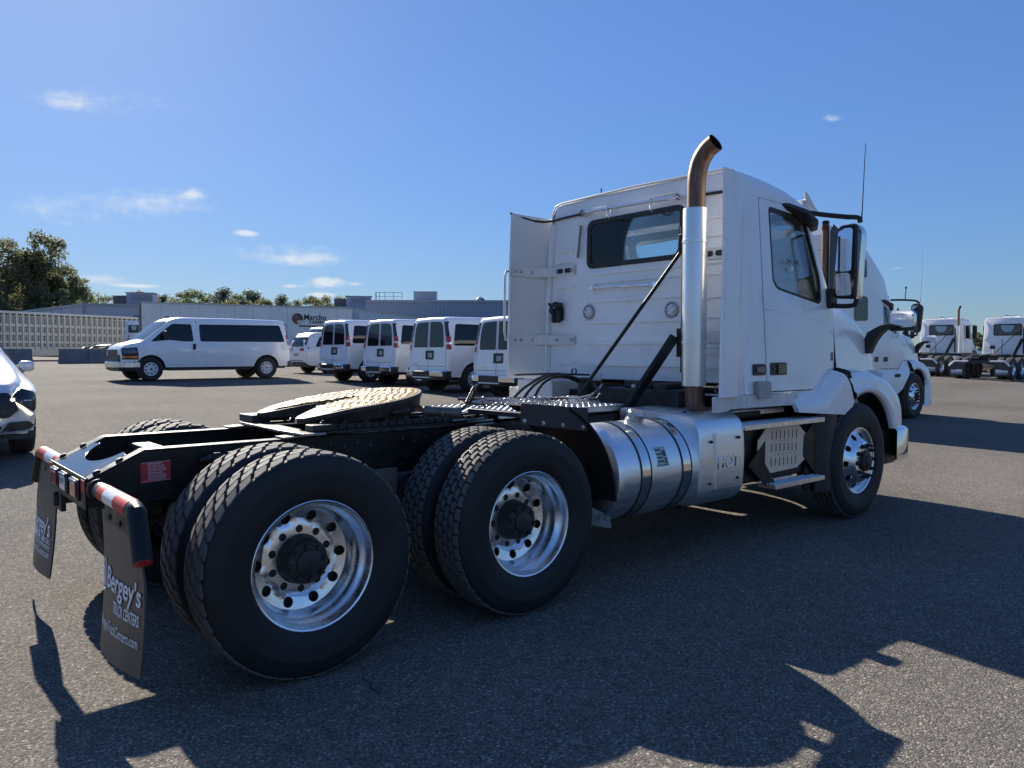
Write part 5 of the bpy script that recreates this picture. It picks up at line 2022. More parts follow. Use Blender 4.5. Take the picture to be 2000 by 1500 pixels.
def passenger_van():
    t = thing("passenger_van", "white passenger van parked broadside with its front to the left, amber lamp below the headlight", "van")
    st = [(-.905, 2.00, .56, .80, .90, .74, 1.0, .14), (-.895, 2.05, .50, .92, .975, .79, 1.0, .14), (-.85, 2.085, .46, .955, 1.0, .82, 1.0, .14), (-.5, 2.11, .44, .965, 1.0, .83, 1.0, .14), (1.0, 2.125, .44, .965, 1.0, .83, 1.0, .14), (2.9, 2.11, .44, .965, 1.0, .83, 1.0, .14),
          (3.15, 2.07, .44, .965, 1.0, .825, 1.0, .12), (3.30, 1.99, .44, .965, 1.0, .835, 1.0, .09), (4.10, 1.345, .44, .965, 1.0, .90, 1.0, .07), (4.22, 1.285, .44, .96, .995, .93, 1.0, .07), (4.5, 1.225, .44, .95, .98, .90, .95, .08), (4.72, 1.135, .46, .93, .96, .86, .85, .09), (4.79, 1.04, .50, .90, .92, .80, .8, .1), (4.81, .97, .52, .86, .88, .76, .75, .1)]
    lean = lambda x, z: .085 * max(0, (z - .6) / 1.4) * max(0, min(1, (-.6 - x) / .28))
    B = Body(st, (0, 3.94), .465, .39)
    B.build("body", WHITE, t, lean)
    # dark belly and wheel housings
    b = MB()
    b.box(-.8, 4.85, -.74, .74, .36, .85)
    b.box(.55, 3.3, -.90, .90, .33, .46)
    b.build("chassis", BLACK_PLASTIC, t)
    put_wheels(t, W_VAN, (0, 3.94), .975, .39)
    for s in (-1, 1):
        b = MB()
        B.patch(b, roundpoly([(-.70, 1.315), (2.34, 1.30), (2.34, 1.885), (-.55, 1.915)], .07), s)
        b.build("side_window", GLASS_DARK, t)
        b = MB()
        B.patch(b, roundpoly([(2.56, 1.30), (3.92, 1.29), (3.66, 1.53), (3.22, 1.885), (2.60, 1.885)], .06), s)
        b.build("front_window", VAN_GLASS, t)
        b = MB()
        for q in ([(2.43, .56), (2.445, .56), (2.445, 2.02), (2.43, 2.02)], [(3.50, .90), (3.51, .90), (3.93, 1.26), (3.925, 1.275)], [(1.10, .56), (1.108, .56), (1.108, 1.28), (1.10, 1.28)]):
            B.patch(b, q, s, off=.002, grid=.3)
        b.build("door_seam", PRINT_DARK, t, recalc=False)
        b = MB()
        b.prism(rrect(2.50, 2.60, 1.02, 1.23, .035), lambda u, v: (u, s * 1.0, v), (0, s * .022, 0))
        b.build("door_handle", BLACK_PLASTIC, t, bev=.006)
        b = MB()
        secs = [[(3.52 + u * k, s * (y), 1.50 + v * k) for u, v in rrect(-.05, .05, -.14, .14, .03, 3)] for y, k in ((1.05, .8), (1.07, 1), (1.20, 1), (1.24, .8))]
        b.loft(secs)
        b.bar((3.52, s * .93, 1.40), (3.52, s * 1.08, 1.43), .05, .04)
        mr = b.build("door_mirror", BLACK_PLASTIC, t)
        b = MB()
        b.box(2.45, 3.35, s * .88, s * .965, .33, .40)
        b.build("running_board", BLACK_PLASTIC, t)
        # lamps at the front corners
        b = MB()
        B.patch(b, roundpoly([(4.30, .70), (4.80, .70), (4.78, 1.07), (4.34, 1.10)], .04), s, off=.014, grid=.035)
        lh = b.build("lamp_housing", BLACK_PLASTIC, t, recalc=False)
        b = MB()
        B.patch(b, roundpoly([(4.36, .90), (4.77, .90), (4.75, 1.05), (4.40, 1.075)], .04), s, off=.024, grid=.035)
        b.build("headlight", mat("smoked_headlight", (.10, .115, .13), .08, .2, coat=.6), lh, recalc=False)
        b = MB()
        B.patch(b, roundpoly([(4.32, .74), (4.80, .74), (4.79, .825), (4.32, .815)], .01), s, off=.026, grid=.035)
        b.build("turn_signal", AMBER, lh, recalc=False)
        # black corner trim and tall tail lamp at the back
        b = MB()
        secs = []
        for z in (1.56, 1.70, 1.84, 1.92, 1.97):
            w = B.side(-.86, z)
            x = -.905 + lean(-.9, z)
            secs.append([(x - .004, s * (w - .115), z), (x - .008, s * (w - .05), z), (x + .02, s * (w + .008), z), (x + .085, s * (w + .007), z)])
        b.loft(secs, close=False, caps=False)
        b.build("corner_trim", BLACK_GLOSS, t)
        b = MB()
        for z0, z1, m_ in ((1.21, 1.35, 0), (1.35, 1.405, 1), (1.405, 1.56, 0)):
            vs = []
            for z in (z0, z1):
                w = B.side(-.86, z)
                x = -.905 + lean(-.9, z)
                vs += [(x - .014, s * (w - .10), z), (x - .016, s * (w - .03), z), (x + .03, s * (w + .010), z), (x + .09, s * (w + .008), z)]
            b.add(vs, [(0, 1, 5, 4), (1, 2, 6, 5), (2, 3, 7, 6), (0, 3, 2, 1), (4, 5, 6, 7), (3, 0, 4, 7)], m_)
        b.build("tail_light", [RED_LENS, CLEAR_LENS], t)
    # windscreen
    b = MB()
    tz = lambda x, y: B.at(x)[0] + .018 * (1 - (abs(y) / .8) ** 2) - .05 * max(0, abs(y) - .70)
    b.panel(roundpoly([(3.33, -.72), (4.10, -.80), (4.10, .80), (3.33, .72)], .06), lambda u, v: (u + .006, v, tz(u, v) + .006), None, grid=.12)
    b.build("windshield", VAN_GLASS, t)
    # grille, bumper
    b = MB()
    b.prism(rrect(-.60, .60, .74, 1.02, .03), lambda u, v: (4.81, u, v), (.022, 0, 0))
    g = b.build("grille", BLACK_PLASTIC, t)
    b = MB()
    for z in (.735, 1.03):
        b.tube([(4.82, -.62, z), (4.835, 0, z), (4.82, .62, z)], .016, 8)
    for s in (-1, 1):
        b.tube([(4.82, s * .62, .735), (4.82, s * .62, 1.03)], .016, 8)
    b.build("grille_surround", CHROME, g)
    text("GMC", .13, (4.834, 0, .88), (0, 1, 0), (0, 0, 1), RED_TAPE, g, bold=.006)
    b = MB()
    path = [(4.28, 1.012), (4.5, 1.005), (4.74, .96), (4.87, .83), (4.92, .5), (4.93, 0)]
    path += [(x, -y) for x, y in path[-2::-1]]
    b.loft([[(x - o, y * (1 - o), z) for x, y in path] for z, o in ((.44, .03), (.455, 0), (.60, 0), (.625, .02), (.64, .06))], close=False, caps=False)
    b.build("front_bumper", mat("silver_bumper", (.60, .60, .60), .25, .8, rvary=.05), t)
    b = MB()
    b.loft([[(x - .03 - o, y * .97, z) for x, y in path] for z, o in ((.32, .10), (.43, 0), (.46, 0))], close=False, caps=False)
    b.loft([[(x - .04 - o, y * .965, z) for x, y in path] for z, o in ((.60, 0), (.72, .03))], close=False, caps=False)
    b.build("front_valance", BLACK_PLASTIC, t)
    # rear doors: two windows, seam, plate, badge lines, stepped chrome bumper
    rx = lambda y, z: -.905 + lean(-.9, z) - .006
    for s in (-1, 1):
        b = MB()
        b.panel(roundpoly([(s * .045, 1.27, .03), (s * .73, 1.27, .05), (s * .70, 1.70, .2), (s * .62, 1.965, .14), (s * .045, 1.985, .03)], .05), lambda u, v: (rx(u, v), u, v), None, grid=.12)
        b.build("rear_window", VAN_GLASS if False else GLASS_DARK, t)
    b = MB()
    b.panel([(-.006, .64), (.006, .64), (.006, 1.96), (-.006, 1.96)], lambda u, v: (rx(u, v) + .002, u, v), None, grid=.2)
    b.panel([(-.80, .74), (.80, .74), (.80, .752), (-.80, .752)], lambda u, v: (rx(u, v) + .002, u, v), None, grid=.2)
    for y in (-.855, .855):
        b.panel([(y - .005, .62), (y + .005, .62), (y + .005 - .05 * (y > 0) + .05 * (y < 0), 1.95), (y - .005 - .05 * (y > 0) + .05 * (y < 0), 1.95)], lambda u, v: (rx(u, v) + .003, u, v), None, grid=.2)
    b.build("rear_seam", mat("seam_grey", (.12, .12, .125), .6), t, recalc=False)
    b = MB()
    b.prism(rrect(-.27, .11, .93, 1.18, .03), lambda u, v: (rx(u, v), u, v), (-.012, 0, 0))
    pl = b.build("plate_recess", BLACK_PLASTIC, t)
    b = MB()
    b.prism(rrect(-.23, -.02, .985, 1.115, .015), lambda u, v: (rx(u, v) - .013, u, v), (-.004, 0, 0))
    b.build("number_plate", mat("plate_grey_white", (.34, .36, .37), .5, vary=.5, vscale=22), pl)
    b = MB()
    for y0, y1, z in ((.50, .72, .80), (-.74, -.60, .83)):
        for k in range(4):
            yy = y0 + (y1 - y0) * (k + .2) / 4
            b.box(rx(yy, z) - .004, rx(yy, z), yy, yy + (y1 - y0) * .15, z, z + .028)
    b.build("badge", CHROME, t)
    b = MB()
    q = [(-.80, .99), (-.95, .97), (-1.02, .90), (-1.03, .60), (-1.03, 0)]
    q += [(x, -y) for x, y in q[-2::-1]]
    b.loft([[(x + o, y, z) for x, y in q] for z, o in ((.40, .05), (.47, .0), (.60, .0), (.615, .03), (.615, .12))], close=False, caps=False)
    b.build("rear_bumper", BLACK_PLASTIC, t)
    for y0, y1 in ((-.97, -.28), (.55, .97)):
        b = MB()
        ys = [y0 + (y1 - y0) * k / 6 for k in range(7)]
        rxx = lambda y: -1.036 + .09 * max(0, (abs(y) - .86) / .11) ** 1.5
        b.loft([[(rxx(y) + o, y, z) for y in ys] for z, o in ((.46, .02), (.475, -.004), (.595, -.004), (.622, .015), (.624, .10))], close=False, caps=False)
        b.build("bumper_chrome", CHROME, t)
    b = MB()
    b.box(-1.05, -.95, -.28, .55, .42, .452)
    b.build("tow_step", STEEL_WHITE, t)
    b = MB()
    b.prism([(3.02, -.02), (3.16, -.015), (3.16, .015), (3.02, .02)], lambda u, v: (u, v, 2.115), (.02, 0, .055))
    b.build("roof_fin", BLACK_GLOSS, t)
    b = MB()
    for x in (.1, 1.2, 2.1, 3.0):
        for y in (-.45, .45):
            b.box(x, x + .12, y - .24, y + .24, .9, 1.62)
    b.build("seat_row", SEAT, t, bev=.03)
    b = MB()
    b.box(-.86, -.84, -.75, .75, 1.3, 1.33)
    b.box(-.8, 3.4, -.9, .9, .9, .92)
    b.build("cabin_floor", INTERIOR_DARK, t)
    return t


VANG = "white passenger vans parked in a row"
van = passenger_van()
van.location = (9.57, 23.30, gz(23.3))
van.rotation_euler = (0, 0, R(181.4))
for (x, y, yaw, lab) in ((11.69, 19.63, 2.2, "white passenger van seen from behind, beside the minivan, first of the row"),
                         (11.91, 16.93, 1.3, "white passenger van seen from behind, second in the row after the minivan"),
                         (11.46, 13.48, .1, "white passenger van seen from behind, third in the row with its rear wheel arch showing"),
                         (11.44, 10.40, -1.7, "white passenger van seen from behind, half hidden by the cab's side extender"),
                         (16.6, 31.0, 1.5, "white passenger van far behind the minivan, only roof and windows showing")):
    copy_tree(van, loc=(x, y, gz(y)), rz=R(yaw), label=lab)["group"] = VANG
van["group"] = VANG


def minivan():
    t = thing("minivan", "pearl white minivan seen from behind between the broadside van and the van row", "minivan", (13.73, 26.7, gz(26.7)), R(3.0))
    st = [(-1.03, 1.30, .50, .70, .86, .62, .85, .15), (-1.0, 1.42, .42, .86, .95, .66, .88, .16), (-.92, 1.52, .36, .92, .985, .68, .9, .16), (-.70, 1.70, .34, .94, 1.0, .68, .92, .15), (-.3, 1.765, .34, .94, 1.0, .70, .95, .15), (1.4, 1.78, .33, .94, 1.0, .71, .95, .15), (2.1, 1.72, .33, .94, .99, .70, .95, .14), (3.1, 1.16, .34, .93, .98, .78, .9, .08), (3.6, 1.02, .36, .9, .95, .75, .8, .08), (4.0, .80, .42, .75, .8, .6, .7, .08)]
    B = Body(st, (0, 3.09), .42, .355)
    B.build("body", mat("pearl_paint", (.74, .74, .72), .3, coat=.6, vary=.03), t, lambda x, z: .22 * max(0, (z - .9)) * max(0, min(1, (-.5 - x) / .5)))
    b = MB()
    b.box(-.9, 3.7, -.74, .74, .28, .7)
    b.build("chassis", BLACK_PLASTIC, t)
    put_wheels(t, W_CAR, (0, 3.09), .965, .355)
    b = MB()
    rx = lambda y, z: -1.035 + .22 * max(0, z - .9) * 1.0 + .06 * (abs(y) / .8) ** 3 + .10 * max(0, (z - 1.30) / .3)
    b.panel(roundpoly([(-.74, 1.12), (.74, 1.12), (.66, 1.56), (-.66, 1.56)], .1), lambda u, v: (rx(u, v) - .012, u, v), None, grid=.1)
    b.build("rear_window", GLASS_DARK, t)
    for s in (-1, 1):
        b = MB()
        vs = []
        for z0, z1, w in ((.98, 1.12, 0),):
            for (y, z) in ((.34, z0), (.62, z0 - .02), (.90, z0 + .02), (.92, z1), (.62, z1 - .01), (.34, z1 - .05)):
                vs.append((rx(y, z) - .045 + .10 * max(0, y - .75) * 2, s * y, z))
        vs2 = [(x + .03, y, z) for x, y, z in vs]
        n = 6
        b.add(vs + vs2, [tuple(range(6)), tuple(range(11, 5, -1))] + [(i, (i + 1) % n, n + (i + 1) % n, n + i) for i in range(n)])
        b.build("tail_light", RED_LENS, t)
        b = MB()
        B.patch(b, roundpoly([(-.62, 1.14), (1.7, 1.10), (1.7, 1.56), (-.30, 1.58)], .06), s)
        b.build("side_window", GLASS_DARK, t)
    b = MB()
    b.prism(rrect(-.2, .2, .74, .88, .02), lambda u, v: (-1.045, u, v), (-.008, 0, 0))
    b.build("number_plate", mat("plate_grey_white", (.5, .5, .5)), t)
    b = MB()
    b.box(-1.05, -.9, -.8, .8, .36, .48)
    b.tube([(-1.05, -.6, .56), (-1.05, .6, .56)], .014, 6)
    b.build("rear_valance", BLACK_PLASTIC, t)
    b = MB()
    b.prism([(-.35, -.02), (-.22, -.015), (-.22, .015), (-.35, .02)], lambda u, v: (u, v, 1.775), (.0, 0, .05))
    b.build("roof_fin", BLACK_GLOSS, t)


minivan()


def suv():
    # cut by the left edge of the picture: nose towards the camera
    t = thing("suv", "silver white compact SUV at the left edge with a lit angular daytime lamp", "car", (-.735, 9.93, gz(7.6)), R(268.5))
    paint = mat("silver_white_paint", (.66, .67, .69), .28, .1, coat=.7, vary=.02)
    st = [(-.95, 1.30, .45, .70, .84, .58, .9, .14), (-.85, 1.48, .36, .86, .92, .62, .92, .14), (-.4, 1.62, .32, .88, .935, .66, .95, .13), (.8, 1.64, .30, .88, .935, .67, .98, .13), (1.3, 1.58, .30, .88, .935, .67, 1.0, .12), (2.05, 1.14, .30, .88, .935, .80, .98, .07), (2.2, 1.08, .30, .885, .935, .82, .95, .07), (2.9, .99, .30, .89, .935, .80, .86, .08), (3.25, .93, .30, .875, .915, .74, .80, .08), (3.42, .86, .30, .83, .87, .66, .72, .09), (3.50, .76, .30, .74, .78, .55, .66, .10), (3.525, .66, .31, .68, .70, .5, .6, .1)]
    B = Body(st, (0, 2.755), .40, .365)
    B.build("body", paint, t)
    b = MB()
    b.box(-.8, 3.3, -.70, .70, .25, .6)
    b.build("chassis", BLACK_PLASTIC, t)
    put_wheels(t, W_SUV, (0, 2.755), .915, .365)
    tz = lambda x, y: B.at(x)[0] + .018 - .06 * (abs(y) / .8) ** 2
    b = MB()
    b.panel(roundpoly([(1.36, -.60), (2.02, -.76), (2.02, .76), (1.36, .60)], .06), lambda u, v: (u + .006, v, tz(u, v) + .012), None, grid=.12)
    b.build("windshield", VAN_GLASS, t)
    for s in (-1, 1):
        b = MB()
        B.patch(b, roundpoly([(-.4, 1.06), (1.9, 1.03), (1.25, 1.48), (-.2, 1.5)], .06), s)
        b.build("side_window", GLASS_DARK, t)
    # front mask follows the nose
    nx = lambda y, z: lerp_tab([(0, 3.53), (.69, 3.53), (.78, 3.505), (.87, 3.425), (.915, 3.26), (.935, 2.95)], abs(y)) + .015 + lerp_tab([(.66, 0), (.76, -.025), (.86, -.105), (.93, -.27)], z)
    b = MB()
    b.panel(roundpoly([(-.60, .50), (.60, .50), (.70, .60), (.66, .70), (.60, .80), (-.60, .80), (-.66, .70), (-.70, .60)], .03), lambda u, v: (nx(u, v) + .008, u, v), None, grid=.08)
    b.build("grille", mat("grille_black", (.015, .015, .016), .35, vary=.3, vscale=30), t)
    for s in (-1, 1):
        b = MB()
        b.panel(roundpoly([(s * .62, .72), (s * .86, .56), (s * .905, .60), (s * .91, .72), (s * .88, .80), (s * .70, .86)], .02), lambda u, v: (nx(u, v) + .012, u, v), None, grid=.05)
        hl = b.build("headlight", BLACK_GLOSS, t)
        b = MB()
        for q in ([(.70, .86), (.735, .855), (.655, .715), (.61, .715)], [(.61, .715), (.655, .715), (.855, .535), (.825, .515)]):
            o = [(nx(y, z) + .020, s * y, z) for y, z in q]
            b.add(o, [(0, 1, 2, 3)])
        b.build("daytime_lamp", mat("lamp_glow", (.9, .85, .7), .4, emit=(1, .90, .66), estr=1.0), hl, recalc=False)
        b = MB()
        b.tube([(nx(.78, .70) + .02, s * .75, .705), (nx(.84, .70) + .02, s * .84, .70)], .008, 6)
        b.build("headlight_trim", CHROME, hl)
        # lower fog surround
        b = MB()
        b.panel(roundpoly([(s * .50, .32), (s * .80, .335), (s * .875, .39), (s * .80, .455), (s * .60, .45), (s * .52, .39)], .02), lambda u, v: (nx(u, v) + .014, u, v), None, grid=.06)
        b.build("lower_vent", BLACK_PLASTIC, t)
        b = MB()
        pts = [(.57, .43), (.50, .345), (.60, .325), (.80, .345), (.87, .395)]
        b.tube([(nx(y, z) + .022, s * y, z) for y, z in pts], .010, 6)
        b.build("vent_trim", mat("satin_trim", (.5, .5, .5), .3, .8), t)
        b = MB()
        secs = [[(1.78 + u * k, s * y, 1.09 + v * k) for u, v in rrect(-.07, .07, -.075, .075, .045, 4)] for y, k in ((.90, .7), (.93, 1), (1.03, .98), (1.075, .7))]
        b.loft(secs)
        mr = b.build("door_mirror", paint, t)
        b = MB()
        b.bar((1.80, s * .84, 1.0), (1.80, s * .95, 1.03), .05, .05)
        b.build("mirror_foot", BLACK_PLASTIC, mr)
    b = MB()
    b.panel(roundpoly([(-.55, .34), (.55, .34), (.48, .46), (-.48, .46)], .03), lambda u, v: (nx(u, v) + .01, u, v), None, grid=.1)
    b.build("lower_grille", BLACK_PLASTIC, t)
    b = MB()
    b.panel(roundpoly([(-.86, .235), (.86, .235), (.88, .33), (-.88, .33)], .03), lambda u, v: (nx(u, v) - .01, u, v), (-.05, 0, 0), grid=.1)
    b.build("front_valance", BLACK_PLASTIC, t)


suv()


# ------------------------------------------------------------------ sleeper tractor beside the main truck
def sleeper():
    t = thing("sleeper_truck", "white high-roofed sleeper truck parked behind the main cab", "semi truck", (11.16, 4.00, gz(2.6) - .02), 0)
    xf = XF
    hood_mesh(xf).build("hood", WHITE, t, ang=45)
    for s in (-1, 1):
        fender_mesh(xf, s).build("front_fender", WHITE, t, ang=50)
        b = MB()
        lip = spline([(XF + x, s * 1.160, z - .012) for x, z in ((-.07, 1.085), (.08, 1.12), (.25, 1.126), (.40, 1.085), (.52, 1.015), (.61, .925), (.67, .825), (.70, .74))], 4)
        b.loft([lip, [(p.x + .02, s * .95, p.z + .05) for p in lip], [(p.x + .02, s * .46, p.z + .05) for p in lip]], close=False, caps=False)
        b.build("fender_liner", BLACK_PLASTIC, t)
    # sleeper and cab body lofted along x
    st = [(1.62, 3.80, 1.02, 1.17, 1.20, 1.10, 1.6, .16), (1.70, 3.98, 1.02, 1.17, 1.21, 1.17, 1.6, .2), (2.40, 3.96, 1.02, 1.17, 1.21, 1.17, 1.6, .22), (2.74, 3.85, 1.02, 1.17, 1.21, 1.16, 1.6, .24), (3.05, 3.71, 1.02, 1.17, 1.21, 1.15, 1.6, .24), (3.40, 3.53, 1.02, 1.17, 1.21, 1.13, 1.6, .24), (3.96, 3.22, 1.04, 1.16, 1.19, 1.08, 1.6, .22), (4.25, 2.90, 1.05, 1.15, 1.17, 1.03, 1.6, .18), (4.40, 2.66, 1.06, 1.15, 1.16, 1.02, 1.6, .14), (4.72, 2.12, 1.1, 1.14, 1.14, 1.04, 1.6, .06), (4.88, 1.93, 1.25, 1.12, 1.13, 1.05, 1.6, .05), (5.02, 1.90, 1.34, 1.08, 1.10, 1.04, 1.6, .05)]
    B = Body(st, (), .1, 0)
    B.build("body", WHITE, t)
    for s in (-1, 1):
        b = MB(); B.patch(b, roundpoly([(2.42, 3.02), (2.93, 3.02), (2.93, 3.40), (2.62, 3.44), (2.42, 3.36)], .08), s, off=.008)
        b.build("upper_window", GLASS_DARK, t)
        b = MB(); B.patch(b, roundpoly([(2.35, 2.13), (2.95, 2.15), (2.95, 2.64), (2.35, 2.64)], .09), s, off=.008)
        b.build("sleeper_window", GLASS_DARK, t)
        b = MB(); B.patch(b, roundpoly([(3.74, 2.03), (4.50, 1.90), (4.53, 2.05), (4.33, 2.46), (3.76, 2.50)], .05), s, off=.008)
        dw = b.build("door_window", VAN_GLASS, t)
        b = MB()
        for q in ([(3.655, 1.15), (3.67, 1.15), (3.67, 2.60), (3.655, 2.60)], [(3.67, 1.15), (4.55, 1.145), (4.55, 1.158), (3.67, 1.163)], [(4.55, 1.145), (4.80, 1.34), (4.795, 1.355), (4.54, 1.158)], [(4.795, 1.34), (4.808, 1.34), (4.74, 1.98), (4.728, 1.98)], [(3.20, 1.15), (3.21, 1.15), (3.21, 2.76), (3.20, 2.76)], [(1.75, 2.765), (4.33, 2.70), (4.33, 2.714), (1.75, 2.78)], [(3.67, 2.585), (4.3, 2.56), (4.3, 2.572), (3.67, 2.597)]):
            B.patch(b, q, s, off=.003, grid=.25)
        b.build("door_seam", mat("seam_grey", (.12, .12, .125), .6), t, recalc=False)
        b = MB()
        for x0, x1 in ((3.28, 3.45), (3.72, 3.93)):
            B.patch(b, rrect(x0, x1, 1.31, 1.41, .02), s, off=.010)
        b.build("door_handle", BLACK_PLASTIC, t, recalc=False)
        # lower fairing with a grab slot
        b = MB()
        out = [(2.3, .62), (4.35, .60), (4.62, .70), (4.92, .98), (5.08, 1.10), (5.06, 1.33), (4.80, 1.30), (4.55, 1.12), (2.3, 1.10)]
        b.panel(roundpoly(out, .05, 3), lambda u, v: (u, s * (1.13 + .09 * min(1, max(0, (1.25 - v) / .25))), v), (0, -s * .04, 0), grid=.12)
        fr = b.build("side_fairing", WHITE, t, ang=50)
        b = MB()
        b.prism(rrect(4.24, 4.50, .97, 1.04, .03), lambda u, v: (u, s * 1.222, v), (0, s * .004, 0))
        b.build("grab_slot", PRINT_DARK, fr)
        # mirrors
        b = MB()
        secs = [[(4.98 + dx, s * (1.32 + u * k), 2.26 + v * k) for u, v in roundpoly([(-.13, -.32), (.08, -.33), (.13, .26), (.05, .33), (-.11, .31)], .07)] for dx, k in ((0, .97), (.02, 1), (.10, .95), (.16, .6))]
        b.loft(secs)
        dm = b.build("door_mirror", BLACK_PLASTIC, t, ang=50)
        b = MB()
        b.prism(roundpoly([(-.11, -.08), (.06, -.08), (.06, .28), (-.09, .27)], .03), lambda u, v: (4.978, s * (1.32 + u), 2.26 + v), (-.002, 0, 0))
        b.prism(roundpoly([(-.11, -.29), (.06, -.29), (.06, -.11), (-.11, -.11)], .03), lambda u, v: (4.978, s * (1.32 + u), 2.26 + v), (-.002, 0, 0))
        b.build("mirror_glass", MIRROR_GLASS, dm)
        b = MB()
        b.tube(spline([(4.36, s * 1.04, 2.64), (4.6, s * 1.14, 2.65), (4.9, s * 1.32, 2.64), (4.97, s * 1.40, 2.58)], 4), .022, 8)
        b.tube(spline([(4.84, s * 1.10, 1.95), (4.9, s * 1.18, 1.88), (4.95, s * 1.34, 1.88), (4.97, s * 1.36, 1.95)], 4), .022, 8)
        b.build("mirror_bracket", BLACK_PLASTIC, t)
        b = MB()
        secs = []
        for x, z, h, o in ((3.70, 2.60, .012, .02), (3.85, 2.58, .05, .07), (4.2, 2.53, .05, .10), (4.42, 2.44, .03, .05)):
            y0 = B.side(x, z)
            secs.append([(x, s * y0, z + h), (x, s * (y0 + o), z + h * .3), (x, s * (y0 + o), z - h * .5), (x, s * y0, z - h)])
        b.loft(secs)
        b.build("window_deflector", BLACK_PLASTIC, t)
    # hood mirror on the near side
        wedge = [(-.86, 1.50), (-.916, 1.616), (-.95, 1.696), (-1.024, 1.739), (-1.077, 1.763), (-1.16, 1.775), (-1.26, 1.750), (-1.16, 1.721), (-1.117, 1.717), (-1.074, 1.678), (-1.031, 1.62), (-1.002, 1.565), (-.970, 1.490)]
        b = MB()
        b.loft([[(5.99 + dx, -s * u, v - (1 - k) * .02) for u, v in wedge] for dx, k in ((-.04, .72), (-.025, 1.0), (.025, 1.0), (.04, .72))])
        b.build("hood_mirror_arm", BLACK_PLASTIC, t)
        b = MB()
        b.loft([[(5.985 + dx, s * (1.262 + u * k), 1.812 + v * k) for u, v in rrect(-.115, .115, -.083, .083, .05, 5)] for dx, k in ((0, .96), (.012, 1.0), (.04, .99), (.075, .90), (.10, .70), (.115, .35))])
        b.build("hood_mirror", CHROME, t, ang=60)
    b = MB()
    b.tube([(5.0, -1.40, 2.60), (5.04, -1.41, 3.72)], [.008, .003], 6)
    b.build("antenna", mat("pale_antenna", (.6, .6, .6)), t)
    b = MB()
    b.tube([(4.70, -1.20, 2.66), (4.735, -1.20, 2.90)], .010, 6)
    b.lathe([(0, 0), (.022, .01), (.022, .05), (0, .06)], (4.735, -1.20, 2.89), (0, 0, 1), 8)
    b.build("satellite_stub", BLACK_PLASTIC, t)
    b = MB()
    b.prism([(1.36, 1.2), (1.66, 1.2), (1.70, 3.88), (1.50, 3.95), (1.40, 3.80)], lambda u, v: (u, -1.19, v), (0, .02, 0))
    b.build("side_extender", mat("extender_black", (.016, .017, .02), .45), t, bev=.006)
    b = MB()
    b.prism([(1.36, 1.2), (1.66, 1.2), (1.70, 3.88), (1.50, 3.95), (1.40, 3.80)], lambda u, v: (u, 1.19, v), (0, -.02, 0))
    b.build("side_extender", MATS["extender_black"], t, bev=.006)
    b = MB()
    b.tube(spline([(1.45, -1.05, 1.2), (1.45, -1.05, 3.7), (1.44, -1.05, 3.86), (1.36, -1.10, 3.98)], 6), .068, 18, caps=False)
    b.build("exhaust_stack", RUST, t)
    me = MB().box(1.600, 1.619, -1.0, 1.0, -.012, .012).mesh("wall_ridge", WHITE_PLASTIC)
    for k in range(9):
        link("wall_ridge", me, t, (0, 0, 1.35 + k * .27), bev=.004)
    b = MB()
    b.lathe([(.07, 0), (0, -.01)], (1.36, -1.10, 3.98), (-.6, -.3, .75), 16)
    b.build("stack_bore", SOOT, t)
    b = MB()
    path = [(5.95, -1.16), (6.10, -1.215), (6.30, -1.19), (6.55, -1.05), (6.7, -.7), (6.74, 0)]
    path += [(x, -y) for x, y in path[-2::-1]]
    b.loft([[(x - o, y, z) for x, y in path] for z, o in ((.27, .06), (.32, 0), (.80, 0), (.86, .05))], close=False, caps=False)
    b.build("front_bumper", WHITE, t)
    b = MB()
    b.box(6.0, 6.6, -1.0, 1.0, .30, .8)
    b.box(6.34, 6.40, -.66, .66, .78, 1.50)
    b.build("grille", BLACK_PLASTIC, t)
    b = MB()
    for s in (-1, 1):
        b.box(-3.6, 5.95, s * .43 - .02, s * .43 + .02, .765, 1.02)
    b.box(1.7, 5.9, -.4, .4, .55, 1.2)
    b.build("frame", BLACK, t)
    truck_wheels(t, [(-1.6, ME_LUG), (-.3, ME_LUG)], XF, nuts=True)
    for s in (-1, 1):
        b = MB()
        b.lathe([(0, 0), (.3, .01), (.33, .05), (.33, 1.4), (.3, 1.44), (0, 1.45)], (.75, s * .87, .69), (1, 0, 0), 28)
        b.build("fuel_tank", ALU_BRUSHED, t)
    return t


sleeper()


